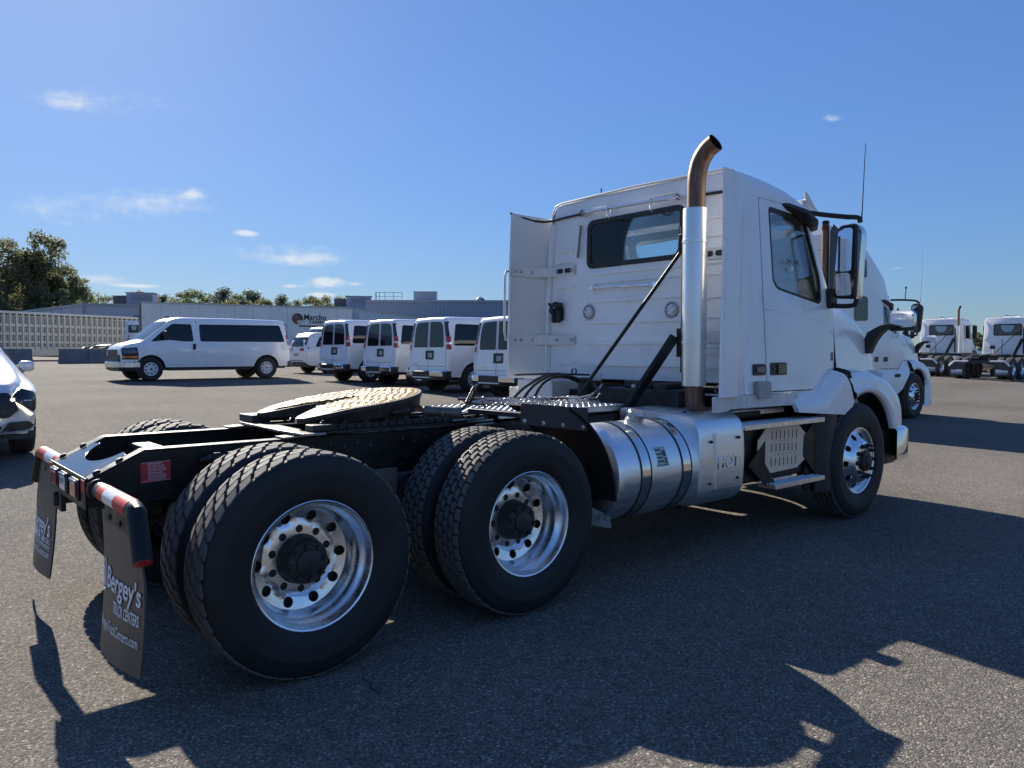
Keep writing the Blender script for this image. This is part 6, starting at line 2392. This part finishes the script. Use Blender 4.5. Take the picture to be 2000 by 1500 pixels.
# ------------------------------------------------------------------ day cabs parked far right
def far_day_cab():
    t = thing("day_cab_truck", "white day cab truck", "semi truck")
    b = MB()
    w, r = 1.12, .12
    out = roundpoly([(-w, 1.15, .05), (w, 1.15, .05), (w - .05, 2.2, .3), (w - .10, 3.02, .18), (-w + .10, 3.02, .18), (-w + .05, 2.2, .3)], .1, 6)
    secs = []
    for x, k, dz in ((3.30, .96, -.03), (3.33, 1, 0), (4.2, 1, 0), (4.42, .985, -.06)):
        secs.append([(x, y * k, z + dz * (z - 1.15) / 1.9) for y, z in out])
    b.loft(secs)
    out2 = [(y, z if z < 2.0 else 2.0) for y, z in out]
    secs = [[(4.42, y * .985, z) for y, z in out], [(4.85, y * .96, min(z, 2.0) if z > 2 else z) for y, z in out], [(4.90, y * .9, min(z, 1.9)) for y, z in out]]
    b.loft(secs)
    b.build("cab_shell", WHITE, t, ang=40)
    b = MB()
    b.prism(rrect(-.62, .62, 2.12, 2.70, .07), lambda u, v: (3.298, u, v), (-.012, 0, 0))
    rw = b.build("rear_window", BLACK_PLASTIC, t)
    b = MB()
    b.prism(rrect(-.57, .57, 2.17, 2.65, .06), lambda u, v: (3.2855, u, v), (-.004, 0, 0))
    b.build("window_glass", mat("dim_window", (.06, .07, .085), .06, coat=.4), rw)
    b = MB()
    b.prism(roundpoly([(-.28, 2.63), (.30, 2.63), (.26, 2.42), (.12, 2.30), (-.14, 2.30), (-.24, 2.44)], .05), lambda u, v: (3.281, u, v), (-.001, 0, 0))
    b.build("painted_view_through", mat("painted_daylight", (.34, .46, .55), .1), rw)  # opaque pale plate: daylight seen through the cab, painted as its colour
    for s in (-1, 1):
        b = MB()
        b.prism(roundpoly([(3.62, 1.95), (4.38, 1.95), (4.30, 2.65), (3.62, 2.65)], .06), lambda u, v: (u, s * (1.115 - .045 * (v - 1.95)), v), (0, s * .004, 0))
        b.build("side_window", GLASS_DARK, t)
        b = MB()
        b.prism(rrect(3.52, 4.42, 1.22, 2.72, .06), lambda u, v: (u, s * (1.118 - .05 * max(0, v - 1.95)), v), (0, s * .002, 0))
        b.build("door", WHITE, t)
        b = MB()
        b.box(4.30, 4.45, s * 1.30 - .1, s * 1.30 + .1, 1.95, 2.65)
        b.bar((4.4, s * 1.0, 2.68), (4.4, s * 1.32, 2.68), .03, .03)
        b.bar((4.4, s * 1.0, 1.93), (4.4, s * 1.32, 1.93), .03, .03)
        b.build("door_mirror", BLACK_PLASTIC, t, bev=.02)
    # hood, fenders, bumper
    b = MB()
    secs = []
    for x, w_, zt in ((4.88, 1.0, 1.95), (5.3, .94, 1.86), (5.9, .86, 1.66), (6.2, .80, 1.42), (6.26, .7, 1.3)):
        o = roundpoly([(-w_, .95), (w_, .95), (w_ - .03, zt), (-w_ + .03, zt)], .14, 4)
        secs.append([(x, y, z) for y, z in o])
    b.loft(secs)
    b.build("hood", WHITE, t, ang=45)
    for s in (-1, 1):
        fender_mesh(5.25, s).build("front_fender", WHITE, t, ang=50)
    b = MB()
    b.box(6.2, 6.45, -1.15, 1.15, .4, .8)
    b.build("front_bumper", CHROME, t, bev=.08)
    # roof lights
    for y in (-.78, -.55, 0, .55, .78):
        b = MB()
        b.lathe([(.055, 0), (.055, .03), (.03, .055), (0, .06)], (4.0, y, 3.03), (0, 0, 1), 10)
        b.build("roof_lamp", AMBER, t)
    b = MB()
    b.tube([(3.95, -.35, 3.10), (3.95, .35, 3.10)], .04, 8)
    b.lathe([(.06, 0), (.09, .35)], (3.9, .28, 3.11), (1, 0, 0), 10)
    b.build("air_horn", CHROME, t)
    # stack at the right rear corner, struts on the back wall
    b = MB()
    b.lathe([(.09, 1.2), (.09, 2.62), (.065, 2.63)], (3.08, -.92, 0), (0, 0, 1), 18)
    b.build("muffler_shield", MUFF, t)
    b = MB()
    b.tube(spline([(3.08, -.92, 2.62), (3.08, -.92, 3.4), (3.07, -.95, 3.55), (3.0, -1.02, 3.64)], 5), .06, 14, caps=False)
    b.lathe([(.06, 0), (0, -.01)], (3.0, -1.02, 3.64), (-.6, -.5, .6), 14)
    b.build("exhaust_stack", RUST, t)
    b = MB()
    b.tube([(3.12, -.72, 2.55), (3.0, .55, 1.15)], .022, 8)
    b.bar((3.12, -.70, 1.95), (2.9, -.35, 1.05), .05, .14)
    b.bar((3.15, -.74, 1.2), (3.15, -.74, 2.5), .05, .05)
    b.build("stand_leg", BLACK, t)
    b = MB()
    b.prism(rrect(.55, .75, 1.45, 1.62, .03), lambda u, v: (3.296, u, v), (-.06, 0, 0))
    b.tube([(3.28, .66, 1.5), (3.0, .5, 1.2), (2.7, .35, 1.1)], .014, 6)
    b.tube([(2.9, .12, 1.05), (2.9, .12, 1.95)], .02, 8)
    b.build("hose_holder", BLACK_PLASTIC, t)
    # chassis
    for s in (-1, 1):
        b = MB()
        b.prism([(-.765, .765), (5.9, .765), (5.9, 1.02), (-.52, 1.02), (-.765, .90)], lambda u, v: (u, s * .43, v), (0, -s * .07, 0))
        b.build("frame_rail", BLACK, t)
        b = MB()
        b.lathe([(0, 0), (.3, .01), (.33, .05), (.33, 1.3), (.3, 1.34), (0, 1.35)], (2.0, s * .87, .69), (1, 0, 0), 28)
        b.build("fuel_tank", ALU_BRUSHED, t)
        # mud flap with striped hanger
        b = MB()
        b.tube([(-.74, s * .45, .86), (-.74, s * 1.05, .86)], .04, 10)
        h = b.build("mud_flap_hanger", WHITE_TAPE, t)
        b = MB()
        b.tube([(-.74, s * 1.05, .86), (-.75, s * 1.27, .64)], .04, 10)
        b.build("hanger_end", WHITE_TAPE, h)
        b = MB()
        b.prism([(.62, .84), (1.06, .84), (1.26, .66), (1.26, .20), (.62, .20)], lambda u, v: (-.745, s * u, v), (-.012, 0, 0))
        f = b.build("mud_flap", FLAP_RUBBER, t)
        b = MB()
        for z0, z1, y0, y1 in ((.39, .45, .70, 1.18), (.345, .375, .70, 1.18), (.29, .31, .70, 1.18), (.45, .48, .70, .95)):
            b.box(-.7595, -.758, min(s * y0, s * y1), max(s * y0, s * y1), z0, z1)
        b.build("print_bars", PRINT_GREY, f)
    b = MB()
    b.box(-.775, -.765, -.43, .43, .765, .90)
    b.box(2.9, 3.3, -.4, .4, .8, 1.1)
    b.box(3.3, 5.9, -.5, .5, .6, 1.2)
    b.build("end_plate", GREASY, t)
    b = MB()
    arc = [(.42 * math.cos(a), .45 * math.sin(a)) for a in [R(-110) + R(220) * k / 24 for k in range(25)]]
    b.panel(arc + [(-.5, .30), (-.5, .18), (0, .04), (0, -.04), (-.5, -.18), (-.5, -.30)], lambda u, v: (.75 + u, v, 1.18 + .10 * u), (0, 0, -.05))
    b.box(.5, 1.0, -.4, .4, 1.02, 1.12)
    b.build("fifth_wheel", GREASY, t)
    truck_wheels(t, [(0.0, ME_LUG), (1.3165, ME_LUG)], 5.25, nuts=False)
    return t


DG = "white day cab trucks parked at the far right"
far = far_day_cab()
far.location = (40.1, 12.2, gz(11.5))
far.rotation_euler = (0, 0, R(1))
far["label"] = "white day cab truck at the far right, nearer the sleeper truck's mirror, dark rear window"
far["group"] = DG
for (x, y, yaw, lab) in ((38.75, 8.62, 1, "white day cab truck at the right edge of the photo, mud flaps in full view"),
                         (49.5, 11.7, 2, "white day cab truck glimpsed between the two day cabs at the far right"),
                         (41.5, 16.0, 1, "white day cab truck peeping out behind the sleeper truck's mirrors")):
    copy_tree(far, loc=(x, y, gz(y)), rz=R(yaw), label=lab)
yt = copy_tree(far, loc=(11.2, 56.35, gz(56)), rz=R(26), label="white day cab tractor in front of the livestock trailer, partly behind the broadside van")
del yt["group"]
for o in kids(yt):
    if o.name.split(".")[0] in ("exhaust_stack", "muffler_shield", "stand_leg", "roof_lamp", "air_horn"):
        bpy.data.objects.remove(o)
# ------------------------------------------------------------------ far trailers
def livestock_trailer():
    t = thing("livestock_trailer", "pale punched aluminium livestock trailer with rows of air holes behind the concrete blocks", "trailer", (6.2, 61.5, 0), math.atan2(4.6, 10.0))
    m = mat("pale_aluminium_wall", (.72, .66, .55), .5, .35, vary=.08, vscale=1.5, dirt=(.42, .38, .30), dirt_amt=.4, dscale=1.2)
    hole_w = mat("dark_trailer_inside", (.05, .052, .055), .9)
    L0, L1, z0, z1 = -9.0, 12.2, 2.06, 4.46
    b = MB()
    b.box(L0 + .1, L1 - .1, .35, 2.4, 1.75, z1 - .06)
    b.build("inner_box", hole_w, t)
    # ribs, one part each; lattice wall between them joined
    n = 46
    pitch = (L1 - L0) / n
    me = MB().box(-.065, .065, -.06, .02, 1.78, z1 - .05).mesh("rib", m)
    for k in range(n + 1):
        link("rib", me, t, (L0 + k * pitch, 0, 0))
    b = MB()
    rows = [(4.40, 4.30), (3.86, 3.60), (3.18, 3.06), (2.60, 2.50), (2.12, 2.06)]
    bars = []
    z = z1 - .08
    # horizontal strips leave slots and hole rows
    solid = [(4.38, 4.46), (4.20, 4.27), (4.06, 4.085), (3.92, 3.945), (3.78, 3.805), (3.46, 3.66), (3.32, 3.345), (3.18, 3.205), (2.82, 3.05), (2.68, 2.705), (2.54, 2.565), (2.24, 2.42), (2.10, 2.125), (1.76, 1.98)]
    for a_, c_ in solid:
        b.box(L0, L1, .0, .02, a_, c_)
    for k in range(n):
        x = L0 + k * pitch
        for q in (.36, .66):
            b.box(x + pitch * q - .022, x + pitch * q + .022, -.002, .018, 1.78, 4.235)
        b.box(x + pitch * .0, x + pitch * .22, .001, .017, 1.78, z1 - .08)
        b.box(x + pitch * .80, x + pitch * 1.0, .001, .017, 1.78, z1 - .08)
    w = b.build("punched_wall", m, t, ang=0, recalc=False)
    tag(w, kind="stuff")
    b = MB()
    b.box(L0, L1, -.10, .05, z1 - .02, z1 + .10)
    b.box(L0, L1, 0, 2.5, z1 + .0, z1 + .05)
    b.build("roof_rail", mat("bright_rail", (.80, .78, .72), .4, vary=.03), t)
    b = MB()
    b.box(L0, L0 + 2.5, .0, .02, 1.50, 1.78)
    b.box(L0 + 4.2, L1 - 4.5, .0, .02, 1.30, 1.78)
    b.build("drop_belly", m, t)
    b = MB()
    b.box(L0, L1, .3, 2.2, 1.25, 1.5)
    b.build("trailer_frame", BLACK_PLASTIC, t)
    for x in (-4.9, -3.6, 8.2, 9.5):
        w = link("wheel", ME_RIMP, t, (x, .05, .92 + RT), rot=(0, 0, 0))
        link("tyre", ME_LUG, w)
    b = MB()
    b.lathe([(.66, -.15), (.70, -.15), (.70, .4), (.66, .4)], (-4.25, .1, 1.42), (0, 1, 0), 24)
    b.build("mudguard", BLACK_PLASTIC, t)


livestock_trailer()


def reefer(name, label, A, B_, H, z0, sign=False, m=None, dark_end=True):
    A, B_ = Vector((*A, 0)), Vector((*B_, 0))
    d = B_ - A
    t = thing(name, label, "trailer", (A.x, A.y, z0), math.atan2(d.y, d.x))
    L_ = d.length
    m = m or mat("cream_trailer_wall", (.80, .785, .73), .5, vary=.05, vscale=.8, dirt=(.45, .43, .38), dirt_amt=.3, dscale=.7)
    b = MB()
    b.box(0, L_, 0, 2.55, 1.1, H)
    b.build("box", m, t, bev=.03)
    n = 12
    me = MB().box(-.012, .012, -.012, -.001, 1.12, H - .12).mesh("panel_joint", mat("joint_grey", (.52, .51, .48), .6))
    for k in range(1, n):
        link("panel_joint", me, t, (L_ * k / n, 0, 0))
    b = MB()
    b.box(-.02, L_ + .02, -.03, .02, H - .10, H + .02)
    b.box(-.02, L_ + .02, -.03, .02, 1.06, 1.20)
    b.build("rail", mat("rail_grey", (.48, .47, .45), .5, .3), t)
    if dark_end:
        e = mat("dark_end_panel", (.14, .155, .175), .5, vary=.2, vscale=2)
        b = MB()
        b.box(-.05, -.003, -.02, 2.57, 1.08, H + .01)
        en = b.build("end_wall", e, t)
        me = MB().box(-.10, -.051, -.05, .05, 1.15, H - .05).mesh("end_rib", mat("end_rib_grey", (.20, .21, .23), .5))
        for k in range(8):
            link("end_rib", me, en, (0, .18 + k * .31, 0))
        b = MB()
        for y in (.05, 1.2, 2.4):
            b.box(-.12, -.06, y, y + .09, H - 1.0, H - .9)
            b.box(-.12, -.06, y, y + .09, 1.6, 1.7)
        b.build("hinge", PRINT_DARK, en)
    b = MB()
    b.box(.5, L_ - .5, .3, 2.2, .8, 1.06)
    b.build("trailer_frame", BLACK_PLASTIC, t)
    for x in (L_ * .12, L_ * .2):
        w = link("wheel", ME_RIMP, t, (x, .05, RT))
        link("tyre", ME_LUG, w)
    if sign:
        sx = sign
        b = MB()
        b.prism(circ(sx, H - .92, .41, 32), lambda u, v: (u, -.014, v), (0, -.012, 0))
        s_ = b.build("round_emblem", mat("emblem_brown", (.10, .055, .05), .5), t)
        b = MB()
        b.prism([(sx - .03, H - 1.28), (sx + .34, H - 1.28), (sx + .36, H - 1.07), (sx + .25, H - 1.0), (sx - .03, H - 1.05)], lambda u, v: (u, -.028, v), (0, -.004, 0))
        b.build("emblem_barn", mat("emblem_cream", (.62, .55, .48), .5), s_)
        b = MB()
        b.prism(circ(sx - .12, H - .80, .15, 16), lambda u, v: (u, -.028, v), (0, -.004, 0))
        b.prism([(sx - .35, H - 1.10), (sx - .05, H - 1.03), (sx - .05, H - 1.26), (sx - .2, H - 1.26)], lambda u, v: (u, -.028, v), (0, -.004, 0))
        b.build("emblem_field", mat("emblem_red", (.24, .09, .07), .5), s_)
        text("Marcho", .60, (sx + 1.30, -.02, H - .80), (1, 0, 0), (0, 0, 1), PRINT_DARK, t, bold=.010, ext=.004, sx=.92)
        text("FARMS", .30, (sx + 1.40, -.02, H - 1.16), (1, 0, 0), (0, 0, 1), PRINT_DARK, t, bold=.006, ext=.004, sx=1.15, space=1.1)
        b = MB()
        b.box(sx + .1, sx + 2.3, -.024, -.012, H - 1.50, H - 1.40)
        b.build("print_bar", PRINT_DARK, t)
    return t


reefer("box_trailer", "long cream box trailer with a round farm emblem and dark corrugated end", (13.1, 51.8), (27.4, 48.6), 4.08, gz(50) + .02, sign=10.5)
reefer("box_trailer", "second plain bluish box trailer continuing right of the lettered trailer", (28.6, 49.6), (42.5, 59.2), 4.05, gz(53), m=mat("bluish_trailer_wall", (.56, .59, .62), .45, vary=.05, vscale=.6), dark_end=False)


def jersey(x, y, rz, ln, label):
    t = thing("concrete_barrier", label, "barrier", (x, y, gz(y)), rz, "concrete barriers along the lot's edge")
    b = MB()
    prof = [(-.32, 0), (.32, 0), (.32, .12), (.18, .34), (.13, .86), (.10, .90), (-.10, .90), (-.13, .86), (-.18, .34), (-.32, .12)]
    b.prism(prof, lambda u, v: (-ln / 2, u, v), (ln, 0, 0))
    b.build("block", CONCRETE, t, bev=.03)
    b = MB()
    b.box(-.02, .02, -.36, -.10, .05, .84)
    b.build("cast_joint", mat("paler_concrete", (.26, .26, .26), .9), t)


jersey(4.75, 48.6, R(12), 3.0, "grey concrete barrier block under the livestock trailer's rear wheels, left of the gap")
jersey(9.25, 48.9, R(10), 3.3, "grey concrete barrier block beside the broadside van's front bumper")


# ------------------------------------------------------------------ buildings behind
def wall_building(name, label, pts, z0, z1, m, ribs=0, parent_parts=None):
    """pts: ground plan corner list, near face first"""
    c = pts[0]
    t = thing(name, label, "building", (c[0], c[1], z0))
    b = MB()
    q = [(x - c[0], y - c[1]) for x, y in pts]
    b.prism(q, lambda u, v: (u, v, 0), (0, 0, z1 - z0))
    b.build("wall", m, t)
    return t, q


BW = mat("grey_lilac_siding", (.40, .42, .47), .55, vary=.04, vscale=.3)
t, q = wall_building("warehouse", "low grey warehouse wall behind the livestock trailer, rooftop unit on it", [(16.9, 88.6), (60.0, 66.0), (80, 104), (50, 140), (11, 137)], gz(90), 6.85, BW)
H = 6.85 - gz(90)
b = MB()
for p0, p1 in ((q[0], q[1]), (q[0], q[4])):
    d = Vector((p1[0] - p0[0], p1[1] - p0[1], 0))
    nrm = Vector((d.y, -d.x, 0)).normalized()
    if nrm.y > 0: nrm = -nrm
    a_ = Vector((*p0, 0)) + nrm * .06
    b.bar(a_ + Vector((0, 0, H - .1)), a_ + d + Vector((0, 0, H - .1)), .14, .26)
b.build("roof_edge", mat("roof_edge_grey", (.30, .32, .36), .5), t)
b = MB()
for k in range(1, 14):
    p = Vector((q[0][0] + (q[4][0] - q[0][0]) * k / 14, q[0][1] + (q[4][1] - q[0][1]) * k / 14, 0))
    me_j = MB().box(-.03, .03, -.06, .02, 0, H - .2).mesh("wall_joint", mat("joint_blue_grey", (.27, .29, .33), .6)) if k == 1 else me_j
    link("wall_joint", me_j, t, p)
b = MB()
b.box(-.10, .10, -.12, .06, 0, H)
b.build("wall_joint", mat("joint_blue_grey", (.27, .29, .33), .6), t)
for k, (px_, py_) in enumerate(((-1.3, 10.8), (-2.9, 24.0))):
    b = MB()
    b.box(px_ - .25, px_ + .25, py_ - .45, py_ - .20, H - 1.75, H - 1.15)
    b.build("wall_lamp", PRINT_DARK, t)
b = MB()
b.lathe([(.38, 0), (.38, .1), (.3, .12)], (4.6, -2.55, H - 1.6), (0, -1, .0), 16)
b.build("wall_vent", PRINT_DARK, t)


def rooftop_unit(x, y, z, rz, w, d, h, label):
    t = thing("rooftop_unit", label, "rooftop unit", (x, y, z), rz, "ventilation units on the warehouse roof")
    b = MB()
    b.box(-w * .5, w * .5, 0, d, 0, h)
    b.build("housing", mat("unit_blue_grey", (.25, .28, .34), .5, vary=.08), t, bev=.04)
    b = MB()
    b.box(-w * 1.0, -w * .5 - .02, .1, d - .1, 0, h * .82)
    b.build("fan_box", mat("unit_dark", (.06, .065, .075), .6), t, bev=.04)
    b = MB()
    for k in range(5):
        b.box(-w * .30, w * .45, -.03, 0.0, h * (.52 + .08 * k), h * (.55 + .08 * k))
    b.box(-w * .55, w * .55, -.05, d + .05, h, h + .06)
    b.build("louvre", mat("unit_louvre", (.12, .13, .16), .5), t)


rooftop_unit(23.7, 93.0, 6.85, R(-28), 2.9, 2.4, 1.75, "blue grey ventilation unit on the warehouse roof above the livestock trailer")
rooftop_unit(45.5, 80.0, 6.85, R(-28), 3.0, 2.4, 1.65, "blue grey ventilation unit showing over the cream box trailer's roof")

BR = mat("blue_corrugated_siding", (.27, .33, .42), .5, vary=.04, vscale=.4)
t, q = wall_building("metal_hall", "tall blue grey corrugated metal hall behind the row of vans", [(38.9, 66.7), (53.4, 55.0), (62, 66), (47, 78)], gz(65), 6.95, BR)
H2 = 6.95 - gz(65)
d = Vector((14.5, -11.7, 0))
nrm = Vector((d.y, -d.x, 0)).normalized()
me = MB().box(-.05, .05, -.05, .0, 0, H2 - .1).mesh("siding_rib", mat("siding_rib_blue", (.235, .29, .375), .5))
for k in range(47):
    p = d * (k + .5) / 47 + nrm * .0
    link("siding_rib", me, t, p, rot=(0, 0, math.atan2(d.y, d.x)))
b = MB()
b.bar(nrm * .08 + Vector((0, 0, H2)), nrm * .08 + d + Vector((0, 0, H2)), .2, .22)
b.build("roof_edge", mat("roof_edge_blue", (.30, .345, .42), .5), t)
ru = thing("rooftop_box", "pale box shaped unit standing on the blue hall's roof", "rooftop unit", (44.6, 64.2, 6.98), math.atan2(d.y, d.x))
b = MB(); b.box(-1.2, 1.2, 0, 2, 0, 1.05); b.build("housing", mat("unit_pale", (.36, .38, .42), .5), ru, bev=.04)
b = MB(); b.box(-1.25, 1.25, -.05, 2.05, 1.051, 1.12); b.build("lid", mat("unit_lid", (.42, .43, .46), .5), ru)
rv = thing("roof_vent", "small round vent cowl near the right end of the blue hall's roof", "roof vent", (49.2, 60.0, 6.98))
b = MB(); b.lathe([(.35, 0), (.35, .35), (.55, .36), (.55, .55), (.3, .8), (0, .85)], n=16); b.build("cowl", mat("vent_beige", (.42, .41, .38), .5), rv)
rv2 = thing("roof_vent", "stubby pipe vent left of the round cowl on the blue hall's roof", "roof vent", (47.6, 61.2, 6.98))
b = MB(); b.lathe([(.16, 0), (.16, .3), (.22, .31), (.22, .45), (0, .5)], n=12); b.build("cowl", MATS["vent_beige"], rv2)
rl = thing("roof_railing", "thin railing and ladder at the left end of the blue hall's roof", "railing", (40.6, 65.6, 6.9), math.atan2(d.y, d.x))
for k in range(4):
    b = MB(); b.tube([(-1.0 + k * .9, .3, 0), (-1.0 + k * .9, .3, 1.0)], .035, 6); b.build("post", ZINC, rl)
for z in (.55, 1.0):
    b = MB(); b.tube([(-1.0, .3, z), (1.7, .3, z)], .03, 6); b.build("rail", ZINC, rl)
b = MB()
for x in (-1.0, -.6):
    b.tube([(x - .0, -.12, -4.5), (x, -.12, 1.0)], .03, 6)
b.build("ladder", mat("ladder_dark", (.10, .11, .13), .5), rl)


# ------------------------------------------------------------------ trees
def leaf_mat(name, c, t_=.35):
    m = bpy.data.materials.new(name)
    m.use_nodes = True
    t = m.node_tree
    b = t.nodes["Principled BSDF"]
    L = t.links.new
    tc = NN(t, "ShaderNodeTexCoord")
    n = NN(t, "ShaderNodeTexNoise", i_Scale=.55, i_Detail=4.0)
    L(tc.outputs["Object"], n.inputs["Vector"])
    oi = NN(t, "ShaderNodeObjectInfo")
    cr = NN(t, "ShaderNodeValToRGB")
    e = cr.color_ramp.elements
    e[0].position = .32; e[0].color = (c[0] * .75, c[1] * .75, c[2] * .8, 1)
    e[1].position = .70; e[1].color = (c[0] * 1.5, c[1] * 1.25, c[2] * .9, 1)
    L(n.outputs["Fac"], cr.inputs[0])
    hs = NN(t, "ShaderNodeHueSaturation")
    mr = NN(t, "ShaderNodeMapRange", i_To_Min=.47, i_To_Max=.53)
    L(oi.outputs["Random"], mr.inputs["Value"])
    L(mr.outputs[0], hs.inputs["Hue"])
    L(cr.outputs[0], hs.inputs["Color"])
    L(hs.outputs[0], b.inputs["Base Color"])
    b.inputs["Roughness"].default_value = .55
    tr = NN(t, "ShaderNodeBsdfTranslucent")
    L(hs.outputs[0], tr.inputs[0])
    mx = NN(t, "ShaderNodeMixShader")
    mx.inputs[0].default_value = t_
    out = t.nodes["Material Output"]
    L(b.outputs[0], mx.inputs[1]); L(tr.outputs[0], mx.inputs[2])
    L(mx.outputs[0], out.inputs["Surface"])
    return m


LEAF_A = leaf_mat("leaves_mid_green", (.15, .185, .10), .6)
LEAF_B = leaf_mat("leaves_dark_pine", (.09, .125, .08), .45)
BARK = mat("bark", (.10, .085, .07), .9, vary=.3, vscale=3)


def tree_meshes(seed, kind):
    rnd = random.Random(seed)
    tr = MB()
    cl = []
    if kind == "broad":
        Ht = 1.0
        tr.tube([(0, 0, 0), (.01, 0, .25), (0, .01, .55), (.01, 0, .82)], [.028, .022, .014, .004], 8)
        for k in range(16):
            a = rnd.uniform(0, 6.28)
            z0 = rnd.uniform(.18, .62)
            ln = rnd.uniform(.14, .30) * (1.15 - z0 * .6)
            z1 = z0 + rnd.uniform(.08, .26)
            p1 = (ln * math.cos(a), ln * math.sin(a), z1)
            tr.tube([(0, 0, z0), (p1[0] * .5, p1[1] * .5, z0 + (z1 - z0) * .35), p1], [.012, .008, .003], 5)
            cl.append((Vector(p1), rnd.uniform(.07, .12)))
            for q in range(2):
                cl.append((Vector(p1) + Vector((rnd.uniform(-.11, .11), rnd.uniform(-.11, .11), rnd.uniform(-.05, .12))), rnd.uniform(.05, .09)))
        for k in range(20):
            z = rnd.uniform(.55, .98)
            rr = .22 * math.sqrt(max(.02, 1 - z)) + .03
            a = rnd.uniform(0, 6.28)
            cl.append((Vector((rr * math.cos(a), rr * math.sin(a), z)), rnd.uniform(.045, .085)))
        nper, ls = 170, .0115
    else:
        tr.tube([(0, 0, 0), (0, 0, .5), (0, 0, .97)], [.020, .012, .002], 7)
        for k in range(46):
            z = .16 + .80 * k / 46
            rr = (1 - z) * .30 + .03 + rnd.uniform(-.04, .05)
            a = k * 2.4 + rnd.uniform(-.4, .4)
            p1 = Vector((rr * math.cos(a), rr * math.sin(a), z + .03))
            tr.tube([(0, 0, z), tuple(p1 * .6 + Vector((0, 0, z * .4))), tuple(p1)], [.006, .004, .002], 4)
            cl.append((p1 * .9 + Vector((0, 0, z * .1)), .05 + rr * .12))
            cl.append((Vector((p1.x * .5, p1.y * .5, z)), .05))
        nper, ls = 120, .0105
    b = MB()
    for c, r in cl:
        for _ in range(int(nper * (r / .07) ** 1.5)):
            d = Vector((rnd.gauss(0, 1), rnd.gauss(0, 1), rnd.gauss(0, .75)))
            d = d.normalized() * r * rnd.random() ** .45
            p = c + d
            u = Vector((rnd.gauss(0, 1), rnd.gauss(0, 1), rnd.gauss(0, .6))).normalized()
            w = u.cross(Vector((rnd.gauss(0, 1), rnd.gauss(0, 1), rnd.gauss(0, 1)))).normalized()
            s_ = ls * rnd.uniform(.6, 1.35)
            b.add([tuple(p - u * s_), tuple(p + w * s_ * .6), tuple(p + u * s_), tuple(p - w * s_ * .6)], [(0, 1, 2, 3)])
    return tr.mesh("trunk", BARK, 60), b.mesh("crown", LEAF_A if kind == "broad" else LEAF_B, 0, recalc=False)


TM = {("broad", i): tree_meshes(20 + i, "broad") for i in range(4)}
TM.update({("pine", i): tree_meshes(40 + i, "pine") for i in range(2)})


def tree(kind, v, x, y, h, wid, label, group):
    t = thing("pine_tree" if kind == "pine" else "broadleaf_tree", label, "tree", (x, y, gz(y) - .1), (x * 7 + y * 3) % 6.28, group)
    for nm, me in zip(("trunk", "crown"), TM[(kind, v)]):
        o = link(nm, me, t)
        o.scale = (h * wid, h * wid, h)
    return t


FWD = Vector((math.cos(R(49.59)), math.sin(R(49.59))))
RGT = Vector((math.sin(R(49.59)), -math.cos(R(49.59))))


def away(px, d):
    """ground point seen in column px of the 2000 px wide photo at distance d"""
    p = Vector((-1.5583, -4.4099)) + FWD * d + RGT * ((px - 1000) / 1494 * d)
    return p.x, p.y


TG1, TG2 = "tall trees behind the livestock trailer", "trees on the skyline behind the trailers"
for i, (px, d, top, w, lab) in enumerate(((-60, 118, 470, 1.0, "tall broad tree cut by the left edge of the photo"), (18, 112, 466, 1.0, "dark broad tree at the photo's left edge, second of the tall group"), (58, 126, 500, .95, "shaded broad tree behind the two tallest at the left"), (96, 116, 455, .92, "tallest thin-topped tree of the left group, sky showing through"), (140, 120, 520, .85, "lower tree at the right end of the tall group, branches bare on one side"), (-10, 105, 560, 1.0, "low bushy tree at the foot of the tall left group"), (118, 108, 565, 1.0, "small bushy tree under the tall thin-topped tree"))):
    x, y = away(px, d)
    h = (690 - top) / 1494 * d + 1.49 - gz(y)
    tree("broad", i % 4, x, y, h, w, lab, TG1)
sk = ((205, 575, "broad", 1.2), (240, 583, "broad", 1.1), (268, 570, "broad", 1.0), (296, 576, "broad", 1.1), (320, 574, "pine", 1.0), (352, 572, "broad", 1.3), (382, 567, "broad", 1.3), (410, 575, "broad", 1.1), (438, 562, "pine", 1.3), (462, 575, "broad", 1.2), (496, 566, "pine", 1.5), (520, 582, "broad", 1.1), (551, 575, "pine", 1.1), (575, 586, "broad", 1.1), (604, 580, "broad", 1.1), (630, 578, "broad", 1.2), (658, 578, "broad", 1.1), (686, 584, "broad", 1.2), (708, 584, "broad", 1.0))
where = ("right of the tall group", "left of the first rooftop unit", "behind the first rooftop unit", "just right of the first rooftop unit", "over the trailer's dark end", "behind the trailer roof, left part", "rounded crown in the middle left", "low between two higher crowns", "tallest conifer of the skyline", "right of the tallest conifer", "wide dark conifer alone", "low gap-filler right of the wide conifer", "conifer above the second rooftop unit", "just right of the second rooftop unit", "left of the lettered emblem", "above the round emblem", "above the trailer lettering", "left of the blue hall's railing", "touching the blue hall's left end")
for i, ((px, top, kind, w), wh) in enumerate(zip(sk, where)):
    d = 150 + (i * 37 % 22)
    x, y = away(px, d)
    h = (690 - top) / 1494 * d + 1.49 - gz(y)
    tree(kind, i % 2 if kind == "pine" else i % 4, x, y, h, w, "distant %s on the skyline, %s" % ("pine" if kind == "pine" else "leafy tree", wh), TG2)
for i, (px, top, lab) in enumerate(((1843, 640, "distant leafy tree low behind the sleeper truck's mirrors"), (1902, 648, "distant leafy tree low between the two far day cabs"))):
    x, y = away(px, 120)
    tree("broad", i, x, y, (690 - top) / 1494 * 120 + 1.49 - gz(y), 1.6, lab, "trees beyond the far right trucks")
